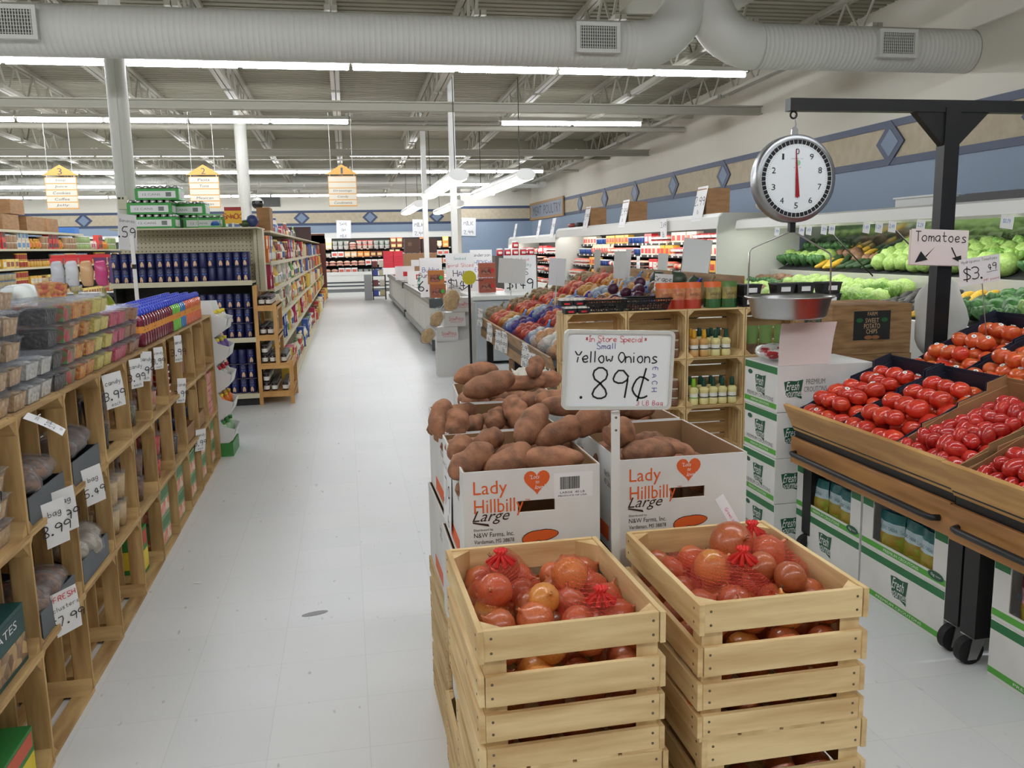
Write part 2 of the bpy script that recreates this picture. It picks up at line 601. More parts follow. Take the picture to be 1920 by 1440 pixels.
# header beam, girders and joists
BEAM = mat('beam_paint', (166, 163, 149), .6)
b = B(); b.box(-14, 20.75, 3.57, 6.5, 20.95, deckz(20.9)); struct(b.obj('header_beam', CEIL))
for gy in (12.9, 18.0):
    z = deckz(gy)-.6
    b = B(); b.box(-14, gy-.07, z-.13, 6.5, gy+.07, z-.115); b.box(-14, gy-.006, z-.115, 6.5, gy+.006, z-.02); b.box(-14, gy-.07, z-.02, 6.5, gy+.07, z)
    struct(b.obj('roof_girder', BEAM))
def joist(x, y0, y1):
    b = B()
    dz = .42
    for sx in (-.035, .035):
        for off in (0, -dz):
            z0, z1 = deckz(y0)-.02+off, deckz(y1)-.02+off
            v = []
            for yy, zz in ((y0, z0), (y1, z1)):
                v += [(x+sx-.028, yy, zz-.025), (x+sx+.028, yy, zz-.025), (x+sx+.028, yy, zz+.025), (x+sx-.028, yy, zz+.025)]
            b.add(v, [(0, 1, 5, 4), (1, 2, 6, 5), (2, 3, 7, 6), (3, 0, 4, 7), (3, 2, 1, 0), (4, 5, 6, 7)])
    n = max(2, int((y1-y0)/.62))
    for i in range(n):
        ya, yb = y0+(y1-y0)*i/n, y0+(y1-y0)*(i+1)/n
        ym = (ya+yb)/2
        b.cyl((x, ya, deckz(ya)-.03), (x, ym, deckz(ym)-.03-dz), .016, n=6)
        b.cyl((x, ym, deckz(ym)-.03-dz), (x, yb, deckz(yb)-.03), .016, n=6)
    return b
for k in range(-8, 5):
    x = -.03+1.475*k
    for y0, y1 in ((8.95, 12.82), (12.98, 17.92), (18.08, 20.7), (21.0, 31.9)):
        struct(joist(x, y0, y1).obj('ceiling_joist', BEAM))
for yy, dz, r in ((10.9, -.15, .02), (15.5, -.32, .045), (15.9, -.5, .05), (16.6, -.25, .025), (23.5, -.45, .03)):
    b = B(); b.cyl((-14 if yy != 15.5 else 1.9, yy, deckz(yy)+dz), (6.45, yy, deckz(yy)+dz), r, n=8)
    tag(b.obj('ceiling_pipe', BEAM), {10.9: 'thin horizontal sprinkler pipe nearest to the big round duct', 15.5: 'short thick insulated pipe under roof deck, upper right', 15.9: 'long insulated pipe below roof joists behind second light row', 16.6: 'thin conduit high behind the insulated pipes', 23.5: 'pipe at the far end of the roof beyond header beam'}[yy], 'pipe')
# ---------------------------------------------------------------- ducts
DUCT = mat('duct_white_paint', (206, 206, 198), .5)
GRILL = mat('grille_dark', (86, 86, 82), .6)
def duct_run(x0, x1, y, z, r, ridge=.05):
    b = B()
    n = 28
    v = []
    xs = []
    x = x0
    while x < x1:
        xs += [(x, r), (x+ridge*.8, r), (x+ridge*.9, r+.0025)]
        x += ridge
    xs.append((x1, r))
    for x, rr in xs:
        v += [(x, y+rr*cos(2*pi*i/n), z+rr*sin(2*pi*i/n)) for i in range(n)]
    f = []
    for j in range(len(xs)-1):
        f += [(j*n+i, j*n+(i+1) % n, (j+1)*n+(i+1) % n, (j+1)*n+i) for i in range(n)]
    b.add(v, f, 0, True)
    b.add(v[:n], [tuple(range(n))])
    b.add(v[-n:], [tuple(reversed(range(n)))])
    return b
DY, DZ, DR = 8.3, 3.4, .215
def vent(par, x, y, z, r, w=.42, h=.27):
    o = B()
    yy = y-r-.07
    o.box(x-w/2, yy, z-h/2, x+w/2, yy+.02, z-h/2+.035); o.box(x-w/2, yy, z+h/2-.035, x+w/2, yy+.02, z+h/2)
    o.box(x-w/2, yy, z-h/2+.035, x-w/2+.035, yy+.02, z+h/2-.035); o.box(x+w/2-.035, yy, z-h/2+.035, x+w/2, yy+.02, z+h/2-.035)
    o.box(x-w/2+.01, yy+.02, z-h/2+.01, x+w/2-.01, y-r*.72, z+h/2-.01)
    vo = o.obj('air_vent', DUCT, par)
    g = B(); g.box(x-w/2+.03, yy+.016, z-h/2+.03, x+w/2-.03, yy+.0195, z+h/2-.03); g.obj('vent_opening', GRILL, vo)
    s = B()
    k = 16
    for i in range(k):
        xx = x-w/2+.045+(w-.09)*i/(k-1)
        s.box(xx-.003, yy+.004, z-h/2+.035, xx+.003, yy+.014, z+h/2-.035)
    for i in range(7):
        zz = z-h/2+.05+(h-.1)*i/6
        s.box(x-w/2+.035, yy+.006, zz-.002, x+w/2-.035, yy+.015, zz+.002)
    s.obj('louvres', DUCT, vo)
d = thing('air_duct', 'long white round air duct with two vents across the ceiling', 'air duct', (0, 0, 0))
duct_run(-13, 2.85, DY, DZ, DR).obj('duct_run', DUCT, d)
b = B()
pts = [(2.85+.52*sin(t*pi/2/8)*1.0, DY, DZ+.5*(1-cos(t*pi/2/8))) for t in range(9)]+[(3.37, DY, deckz(DY))]
b.tube([(2.8, DY, DZ)]+pts, DR+.008, 24)
b.obj('elbow', DUCT, d)
vent(d, 2.4, DY, DZ, DR)
vent(d, -2.62, DY, DZ, DR)
d = thing('air_duct', 'shorter white round air duct running from ceiling bend to right wall', 'air duct', (0, 0, 0))
duct_run(4.05, 6.49, DY, DZ+.02, DR).obj('duct_run', DUCT, d)
b = B()
pts = [(4.1-.52*sin(t*pi/2/8), DY, DZ+.02+.5*(1-cos(t*pi/2/8))) for t in range(9)]+[(3.58, DY, deckz(DY))]
b.tube([(4.12, DY, DZ+.02)]+pts, DR+.008, 24)
b.obj('elbow', DUCT, d)
vent(d, 5.5, DY, DZ+.02, DR)
b = B(); b.box(2.9, 7.7, deckz(8.3)-.42, 4.1, 8.95, deckz(8.3)); tag(b.obj('duct_plenum', CEIL), 'painted metal plenum box above the bend of both ducts', 'duct box')
d = thing('air_duct', 'distant white round air duct in front of back wall', 'air duct', (0, 0, 0))
duct_run(-13, 6.3, 27, 3.5, .2).obj('duct_run', DUCT, d)
vent(d, 5.75, 27, 3.5, .2, .5, .25)
# ---------------------------------------------------------------- fluorescent rows
LAMP = mat('fluorescent_tube', (246, 249, 255), .4, emit=TUBE)
OFF = mat('fluorescent_tube_off', (190, 190, 182), .4)
FIX = mat('light_fixture_white', (214, 213, 204), .5)
def fixture(on, two=True):
    t = thing('fluorescent_light', '', 'ceiling light')
    b = B(); b.box(-1.21, -.055, .035, 1.21, .055, .085); b.box(-1.2, -.02, .085, -1.16, .02, .13); b.box(1.16, -.02, .085, 1.2, .02, .13)
    b.obj('housing', FIX, t)
    for s in (-1, 1):
        b = B()
        b.cyl((s*.03, 0, 0), (s*1.19, 0, 0), .03, n=10)
        b.obj('tube', LAMP if on else OFF, t)
        b = B(); b.box(s*.6-.61, -.012, .012, s*.6+.61, .012, .036); b.box(s*.6-.6, -.02, -.018, s*.6-.575, .02, .035); b.box(s*.6+.575, -.02, -.018, s*.6+.6, .02, .035)
        b.obj('lamp_holder', FIX, t)
    return t
KON, KOFF = Kind(fixture(True)), Kind(fixture(False))
ROWS = [(-4.6, 3.95, 'at the front wall'), (-1.3, 3.9, 'behind the camera'), (2.6, 3.8, 'above the camera'), (6.5, 3.72, 'just in front of the round duct'), (10.4, 3.56, 'nearest light row'), (14.3, 3.5, 'second light row'), (18.4, 3.42, 'third light row'), (21.7, 3.36, 'fourth light row'), (25.3, 3.3, 'fifth light row'), (29, 3.25, 'light row at the back wall')]
for ri, (y, z, nm) in enumerate(ROWS):
    if ri in (0, 3):
        continue
    for k in range(7 if ri > 3 else 6):
        x = 3.82-2.44*k
        on = True
        if ri == 5 and k == 1:
            on = False
        if ri == 6 and k in (0, 2):
            on = False
        if ri == 8 and k not in (0, 4, 5):
            on = False
        K_ = KON if on else KOFF
        K_((x, y, z), 0, '%s fluorescent ceiling light, %s from the right in %s' % ('lit' if on else 'unlit', nth(k), nm), nm)
# ================================================================ crates, onions, sweet potatoes
def fit(b, st, w, h, T, m=0, shear=0):
    vs, fs = text_data(st)
    x0, x1 = min(v[0] for v in vs), max(v[0] for v in vs)
    y0, y1 = min(v[1] for v in vs), max(v[1] for v in vs)
    sx, sy = w/(x1-x0), h/(y1-y0)
    q = [T @ Vector(((x-(x0+x1)/2)*sx+shear*(y-(y0+y1)/2)*sy, (y-(y0+y1)/2)*sy, .0007)) for x, y, z in vs]
    b.add(q, fs, m)
CA, CB, CD = .352, .43, .277      # crate footprint and height
def crate_root(name, label, mx, my, mz, seed):
    r = random.Random(seed)
    t = thing(name, label, 'crate')
    a, bb, d, th = CA/2, CB/2, CD, .011
    rows = [(d-.06, d), (d-.146, d-.088), (d-.214, d-.162), (.004, d-.228)]
    for s in (-1, 1):
        b = B()
        for z0, z1 in rows:
            j = r.uniform(-.002, .002)
            y = s*(bb-th/2)
            b.box(-a+th+j, y-th/2, z0+r.uniform(-.002, .002), a-th+j, y+th/2, z1)
        b.obj('slatted_end', mx, t, bev=.0012)
        b = B()
        for z0, z1 in rows:
            j = r.uniform(-.003, .003)
            x = s*(a-th/2)
            b.box(x-th/2, -bb+j, z0+r.uniform(-.002, .002), x+th/2, bb+j, z1)
        b.obj('slatted_side', my, t, bev=.0012)
        n = B()
        for z0, z1 in rows:
            for sx in (-1, 1):
                for q in (.28, .74):
                    z = z0+(z1-z0)*q
                    n.cyl((sx*(a-.024), s*bb, z), (sx*(a-.024), s*(bb+.0006), z), .0028, n=6)
                    n.cyl((s*a, sx*(bb-.024), z), (s*(a+.0006), sx*(bb-.024), z), .0028, n=6)
        n.obj('nail_heads', NAIL, t)
        for s2 in (-1, 1):
            b = B()
            x, y = s*(a-th), s2*(bb-th)
            b.prism([(x, y), (x-s*.042, y), (x, y-s2*.042)], .004, d-.004, 'z')
            b.obj('corner_post', mz, t)
    b = B()
    for i in range(4):
        x0 = -a+i*2*a/4
        b.box(x0+.004, -bb, -.003, x0+2*a/4-.004, bb, .006)
    b.obj('base_boards', my, t)
    return t
NAIL = mat('nail_head', (96, 84, 66), .6)
KCR = Kind(crate_root('wooden_crate', 'x', WX, WY, WZ, 1))
ONION = mat('onion_skin', (206, 118, 70), .3, (164, 78, 48), (26, 26, 3), rnd=.22, coat=.25, contrast=(.3, .7))
ONION2 = mat('onion_skin_golden', (222, 152, 74), .3, (190, 112, 52), (26, 26, 3), rnd=.12, coat=.25)
ROOT = mat('onion_root', (120, 92, 62), .9)
def onion_mesh(name, m, k):
    r = random.Random(k)
    b = B()
    prof = [(.004, -.94), (.25, -.93), (.55, -.8), (.85, -.45), (1, 0), (.93, .38), (.68, .7), (.38, .88), (.17, 1.0), (.09, 1.14), (.1, 1.28), (.05, 1.33)]
    b.lathe(prof, 16, 0)
    b.lathe([(.09, -1.0), (.14, -.92)], 8, 1)
    for i in range(6):
        a = r.uniform(0, 6.28)
        b.cyl((0, 0, 1.2), (.1*cos(a), .1*sin(a), 1.42), .025, .008, 5, 1)
    me = b.mesh(name, [m, ROOT])
    return me
OM = [onion_mesh('onion', ONION, 1), onion_mesh('onion', ONION2, 2)]
NETR = net('red_onion_net', (214, 60, 44), 300, .045)
REDTUFT = mat('red_net_gather', (222, 40, 34), .5)
def onion(loc, r, label, grp, kind=0):
    o = place('onion', OM[kind], None, loc, (R.uniform(-1.3, 1.3), R.uniform(-1.3, 1.3), R.uniform(0, 6)))
    o.scale = (r, r, r*R.uniform(.9, 1.0))
    return tag(o, label, 'onion', grp)
def net_bag(pts, r, label, grp, tie):
    """one net bag: the skin around a few onions, its gathered neck and the metal clip"""
    import bmesh
    t = thing('net_bag', label, 'net bag', (0, 0, 0), 0, grp)
    bm = bmesh.new()
    for p in pts:
        for i in range(26):
            a, z = i*2.399, 1-2*(i+.5)/26
            q = sqrt(1-z*z)
            bm.verts.new((p[0]+r*q*cos(a), p[1]+r*q*sin(a), p[2]+r*z))
    res = bmesh.ops.convex_hull(bm, input=bm.verts[:])
    bmesh.ops.delete(bm, geom=[v for v in bm.verts if not v.link_faces], context='VERTS')
    for f in bm.faces:
        f.smooth = True
    me = bpy.data.meshes.new('net')
    bm.to_mesh(me)
    bm.free()
    me.materials.append(NETR)
    place('net', me, t)
    b = B()
    c = sum((Vector(p) for p in pts), Vector())/len(pts)
    tv = Vector(tie)
    for i in range(9):
        a = i*.7
        p0 = tv+Vector((.03*cos(a), .03*sin(a), -.012))
        b.tube([p0, tv+Vector((.006*cos(a), .006*sin(a), .006)), tv+Vector((.013*cos(a+1), .013*sin(a+1), .018))], [.006, .0035, .004], 5)
    b.obj('gathered_neck', REDTUFT, t)
    b = B(); b.cyl(tv+Vector((-.006, 0, .006)), tv+Vector((.006, 0, .006)), .005, n=8); b.obj('clip', CHROME, t)
    return t
STK = [('left', .367, 1.625, 0), ('right', .792, 1.64, 0)]
for nm, cx, cy, rz in STK:
    for lv in range(3):
        KCR((cx+(.01 if lv == 1 else 0)+(.004 if nm == 'left' and lv == 0 else 0), cy-(.006 if lv else 0), lv*CD), (0, 0, R.uniform(-.02, .02)), '%s wooden crate of the %s onion stack in front' % (('bottom', 'middle', 'topmost onion-filled')[lv], nm))
    for lv in (2, 1):
        z0 = lv*CD+.012
        rr = .036
        g = 'onions in the %s crate of the %s stack' % ('top' if lv == 2 else 'middle', nm)
        n = 0
        for lay in range(4 if lv == 2 else 3):
            nx, ny = (4, 5)
            zz = z0+rr+lay*.052
            for j in range(ny):
                if (lv == 1 or lay < 2) and j > 0:
                    continue    # behind and below the others, nothing of them shows
                for i in range(nx):
                    ox = .012 if lay % 2 else -.012
                    x = cx-.122+i*.0813+ox+R.uniform(-.007, .007)
                    y = cy-.166+j*.083+(.015 if lay % 2 else 0)*(1 if j < ny-1 else 0)+R.uniform(-.007, .007)
                    q = rr*R.uniform(.88, 1.12)
                    side = ('left', 'middle left', 'middle right', 'right')[i]
                    onion((x, y, zz+R.uniform(-.008, .008)), q, 'copper onion, %s %s crate, %s column, %s row, %s layer' % (nm, 'top' if lv == 2 else 'middle', side, ON[j], ON[lay]), g, 1 if R.random() < .12 else 0)
                    n += 1
Z2 = 2*CD+.012+.036+3*.052
def on_top(cx, cy, dx, dy, dz, r, nm, where, k=0):
    return onion((cx+dx, cy+dy, Z2+dz), r, 'copper onion lying on top of the %s crate pile, %s' % (nm, where), 'onions on top of the %s crate' % nm, k)
on_top(.367, 1.625, -.06, .13, .045, .037, 'left', 'by the back board')
on_top(.367, 1.625, .07, .06, .045, .04, 'left', 'right of the middle', 1)
on_top(.367, 1.625, -.1, .02, .042, .038, 'left', 'left of the middle')
on_top(.367, 1.625, -.01, -.04, .042, .033, 'left', 'in the middle', 1)
o = on_top(.792, 1.64, .04, .1, .062, .052, 'right', 'the largest, by the back board'); o.rotation_euler = (1.0, .3, 0)
on_top(.792, 1.64, .11, .06, .05, .041, 'right', 'by the right board')
on_top(.792, 1.64, -.05, .0, .05, .042, 'right', 'golden skinned, left of the middle', 1)
on_top(.792, 1.64, .06, -.01, .046, .034, 'right', 'right of the middle')
on_top(.792, 1.64, .09, -.075, .045, .035, 'right', 'near the front right corner')
for nm, cx, cy, cl, tie, wh in (('left', .367, 1.625, [(-.1, .08, .02), (-.06, .13, .05), (-.1, .02, .04), (-.03, .06, .02)], (-.075, .085, .088), 'by its left board'),
                               ('left', .367, 1.625, [(.07, .06, .05), (.11, .0, .02), (.12, -.1, .015), (.05, -.12, .01)], (.1, -.07, .05), 'along its right board'),
                               ('right', .792, 1.64, [(-.05, 0, .05), (-.11, .05, .03), (-.09, -.08, .02), (.0, -.1, .03), (-.03, -.06, .02)], (.0, -.04, .088), 'in its front left half'),
                               ('right', .792, 1.64, [(.11, .06, .05), (.04, .1, .06), (.1, .13, .03), (.12, -.02, .03)], (.1, .12, .085), 'at its back right corner')):
    net_bag([(cx+p[0], cy+p[1], Z2+p[2]) for p in cl], .043, 'red net bag around the onions in the %s crate, %s' % (nm, wh), 'onion net bags', (cx+tie[0], cy+tie[1], Z2+tie[2]))
# the label strip leaning at the back of the right crate
t = thing('bag_tag', 'white bag tag with pink and green print leaning in right onion crate', 'tag', (.905, 1.785, Z2+.02), rot=(-.35, -.42, .25))
b = B(); b.box(-.013, -.0008, 0, .013, .0008, .15); b.obj('strip', PAPER, t)
b = B(); T = frame((0, -.0008, .09), (0, 0, -1), (1, 0, 0)); fit(b, 'Grown in USA', .06, .009, T); b.obj('printed_lettering', flat((214, 60, 110)), t)
b = B(); b.ell((0, -.0009, .055), .009, .0005, .012); b.obj('printed_leaf', flat((90, 160, 70)), t)
b = B(); b.tube([(cx_, cy_, cz_) for cx_, cy_, cz_ in ((.36, 1.47, .76), (.375, 1.475, .79), (.41, 1.48, .797), (.44, 1.48, .79))], .003, 5)
tag(b.obj('bag_tie', flat((190, 180, 170)), None), 'pale plastic bag tie curling over onions in the left crate', 'bag tie')
# ---------------------------------------------------------------- produce cartons
CARTW = mat('carton_white', (232, 231, 228), .6, (222, 221, 218), (5, 5, 5))
CARTB = mat('carton_brown_inside', (150, 116, 82), .8)
ORNG = flat((226, 98, 40))
DBRN = flat((60, 34, 26))
def carton(name, label, w=.33, d=.42, h=.255, detail=True):
    t = thing(name, label, 'box')
    th = .006
    b = B()
    hz, hw, hh, hx = h-.092, .045, .014, .009
    if detail:
        b.box(-w/2, -d/2, 0, w/2, -d/2+th/2, hz-hh); b.box(-w/2, -d/2, hz+hh, w/2, -d/2+th/2, h)
        b.box(-w/2, -d/2, hz-hh, hx-hw, -d/2+th/2, hz+hh); b.box(hx+hw, -d/2, hz-hh, w/2, -d/2+th/2, hz+hh)
    else:
        b.box(-w/2, -d/2, 0, w/2, -d/2+th/2, h)
    b.box(-w/2, d/2-th/2, 0, w/2, d/2, h); b.box(-w/2, -d/2, 0, -w/2+th/2, d/2, h); b.box(w/2-th/2, -d/2, 0, w/2, d/2, h)
    b.box(-w/2, -d/2, 0, w/2, d/2, .004)
    e, q = th/2, h-.001
    if detail:
        b.box(-w/2+e, -d/2+e, .004, w/2-e, -d/2+th, hz-hh, 1); b.box(-w/2+e, -d/2+e, hz+hh, w/2-e, -d/2+th, q, 1)
        b.box(-w/2+e, -d/2+e, hz-hh, hx-hw, -d/2+th, hz+hh, 1); b.box(hx+hw, -d/2+e, hz-hh, w/2-e, -d/2+th, hz+hh, 1)
    else:
        b.box(-w/2+e, -d/2+e, .004, w/2-e, -d/2+th, q, 1)
    b.box(-w/2+e, d/2-th, .004, w/2-e, d/2-e, q, 1); b.box(-w/2+e, -d/2+th, .004, -w/2+th, d/2-th, q, 1); b.box(w/2-th, -d/2+th, .004, w/2-e, d/2-th, q, 1)
    b.obj('carton', [CARTW, CARTB], t)
    def F(x, z):
        return frame((-w/2+x, -d/2-.0002, z), (1, 0, 0), (0, 0, 1))
    b = B()
    fit(b, 'Lady', .08, .042, F(.064, h-.045)); fit(b, 'Hillbilly', .118, .044, F(.084, h-.09)); fit(b, 'TM', .011, .005, F(.152, h-.076))
    b.obj('brand_lettering', ORNG, t)
    b = B(); fit(b, 'Large', .085, .034, F(.066, h-.112), 0, .45); b.add([F(.05, h-.128) @ Vector(p) for p in ((-.03, .004, .001), (-.028, .007, .001), (.008, 0, .001), (.01, -.006, .001))], [(0, 3, 2, 1)])
    fit(b, 'Distributed by', .046, .007, F(.046, h-.142)); fit(b, 'N&W Farms, Inc.', .096, .013, F(.071, h-.155)); fit(b, 'Vardaman, MS 38878', .096, .011, F(.071, h-.171))
    b.obj('printed_lettering', DBRN, t)
    hp = []
    for i in range(28):
        a = 2*pi*i/28
        hp.append((16*sin(a)**3*.00196, (13*cos(a)-5*cos(2*a)-2*cos(3*a)-cos(4*a))*.00205))
    b = B(); T = F(.176, h-.031); b.add([T @ Vector((x, y, .0006)) for x, y in hp], [tuple(reversed(range(28)))])
    hb = b.obj('heart_print', ORNG, t)
    b = B(); fit(b, '"Lots', .024, .01, F(.17, h-.021) @ TR(z=.0005), 0, .3); fit(b, 'to', .009, .007, F(.177, h-.034) @ TR(z=.0005), 0, .3); fit(b, 'love"', .024, .011, F(.184, h-.046) @ TR(z=.0005), 0, .3)
    b.obj('heart_lettering', PAPER, hb)
    b, c = B(), B()
    for cx, cz, rx, rz, an in ((.168, h-.167, .03, .0125, .3), (.197, h-.165, .029, .0125, .08)):
        T = F(cx, cz) @ TR(rz=an)
        b.add([T @ Vector(((rx+.002)*cos(i*.3927), (rz+.002)*sin(i*.3927)*(1-.25*cos(i*.3927)), .0006+cx*.002)) for i in range(16)], [tuple(range(16))])
        c.add([T @ Vector((rx*cos(i*.3927), rz*sin(i*.3927)*(1-.25*cos(i*.3927)), .0008+cx*.002)) for i in range(16)], [tuple(range(16))])
    b.obj('potato_outline', DBRN, t); c.obj('potato_print', ORNG, t)
    b = B(); b.box(-w/2+.028, -d/2-.0008, .012, w/2-.03, -d/2, h-.185); fr = b.obj('panel_frame', DBRN, t)
    b = B(); b.box(-w/2+.034, -d/2-.0012, .018, w/2-.036, -d/2-.0008, h-.191); b.obj('panel_print', ORNG, fr)
    b = B(); T = frame((-w/2-.0002, .1, h-.05), (0, -1, 0), (0, 0, 1))
    fit(b, 'Net Wt.', .05, .016, T @ TR(.21, -.01)); fit(b, '40 Lbs.', .055, .016, T @ TR(.21, -.032)); b.obj('side_lettering', DBRN, t)
    b = B(); b.box(-w/2-.001, -.12, .02, -w/2, .06, .06); b.obj('side_panel_print', ORNG, t)
    return t
KCT = Kind(carton('produce_carton', 'x'))
C0 = [(.405, 2.115, 0), (.79, 2.13, 0), (.412, 2.555, .02), (.79, 2.57, 0), (.53, 3.0, -.06)]
WH = ['front left', 'front right', 'middle left', 'middle right', 'rear']
for (x, y, rz), wh in zip(C0, WH):
    t = KCT((x, y, .73), rz, 'open white sweet potato carton with orange lettering, %s of the pile' % wh, 'sweet potato cartons')
    if wh == 'front left':
        t_fl = t
    for k, zz in ((1, .475), (2, .22)):
        if k == 2 and wh != 'front left':
            continue
        KCT((x+(-.01, .006)[k-1], y, zz), rz, 'white sweet potato carton of the %s stack, %s below the top one' % (wh, ('first', 'second')[k-1]), 'stacked sweet potato cartons')
    h = .22 if wh == 'front left' else .475
    for k in range(2 if h > .3 else 1):
        KCR((x-.005, y, k*CD*.857), (0, 0, rz), 'wooden crate under the %s sweet potato stack%s' % (wh, ', %s one' % ('lower', 'upper')[k] if h > .3 else ''), None, (1, 1, .857 if h > .3 else .79))
t = t_fl
b = B(); T = frame((-.165+.262, -.2104, .2065), (1, 0, 0), (0, 0, 1))
b.add([T @ Vector(p) for p in ((-.045, -.03, .0005), (.05, -.03, .0005), (.05, .032, .0005), (-.045, .032, .0005))], [(0, 1, 2, 3)])
st = b.obj('barcode_sticker', PAPER, t)
b = B(); xb = -.03
for i in range(30):
    wd = R.choice((.0006, .0009, .0014))
    b.add([T @ Vector(p) for p in ((xb, -.008, .0009), (xb+wd, -.008, .0009), (xb+wd, .022, .0009), (xb, .022, .0009))], [(0, 1, 2, 3)])
    xb += wd+R.choice((.0005, .0008))
fit(b, 'LARGE  40 LB', .06, .005, T @ TR(.0, -.016, .0004)); fit(b, 'PRODUCE OF USA', .07, .004, T @ TR(.0, -.024, .0004))
b.obj('barcode', INK, st)
# price sheet taped on the left face of the front stack
t = thing('price_sheet', 'white handwritten price sheet taped to left side of sweet potato carton', 'sign', (.236, 2.2, .86), rot=(0, .03, 0))
b = B(); b.box(-.0008, -.085, -.1, 0, .085, .1); b.obj('sheet', PAPER, t)
b = B(); T = frame((-.001, 0, 0), (0, -1, 0), (0, 0, 1)); b.hand('Sweet Potatoes', .018, T @ TR(0, .06), wd=.07); b.hand('.79', .075, T @ TR(0, -.01), wd=.06); b.hand('lb', .03, T @ TR(.04, -.075)); b.obj('handwriting', INK, t)
# ---------------------------------------------------------------- sweet potatoes
SWEET = mat('sweet_potato_skin', (166, 113, 82), .75, (112, 77, 55), (2.2, 2.2, 2.2), rnd=.12, bump=.22, bscale=6, contrast=(.32, .62), detail=6)
def spud_mesh(k):
    r = random.Random(k)
    bend, p1, p2, lump = r.uniform(-.3, .3), r.uniform(.7, 1.5), r.uniform(.9, 1.6), [(r.uniform(-1, 1), r.uniform(0, 6.28), r.uniform(.04, .1)) for _ in range(7)]
    tip = r.uniform(.0, .12)
    b = B()
    n, mseg = 22, 18
    v = []
    for i in range(n+1):
        t = -1+2*i/n
        rad = max(.0, 1-abs(t)**(2*p1 if t < 0 else 2*p2))**.55
        if t > .85:
            rad = rad*(1-tip)+.06*tip*8*(1-t)
        for j in range(mseg):
            a = 2*pi*j/mseg
            q = rad*.5
            for lx, la, lm in lump:
                d = (t-lx)**2*6+(1-cos(a-la))*1.4
                q += lm*rad*math.exp(-d*2.2)-.012*rad
            q += .018*rad*sin(9*t+2*a+k)+.012*rad*sin(5*a-7*t)
            v.append((t, q*cos(a)+bend*(t*t-.3)*.5, q*sin(a)))
    f = [(i*mseg+j, i*mseg+(j+1) % mseg, (i+1)*mseg+(j+1) % mseg, (i+1)*mseg+j) for i in range(n) for j in range(mseg)]
    b.add(v, f, 0, True)
    return b.mesh('sweet_potato', SWEET)
SM = [spud_mesh(k) for k in range(6)]
NS = [0]
def spud(x, y, z, half, fat, yaw, tilt, where, roll=0):
    o = place('sweet_potato', SM[NS[0] % 6], None, (x, y, z), None)
    NS[0] += 1
    o.rotation_euler = (Matrix.Rotation(yaw, 3, 'Z') @ Matrix.Rotation(-tilt, 3, 'Y') @ Matrix.Rotation(roll or R.uniform(0, 6), 3, 'X')).to_euler()
    o.scale = (half*.8, fat*1.72, fat*1.72)
    return tag(o, 'brown sweet potato %s' % where, 'sweet potato', 'sweet potatoes on the cartons')
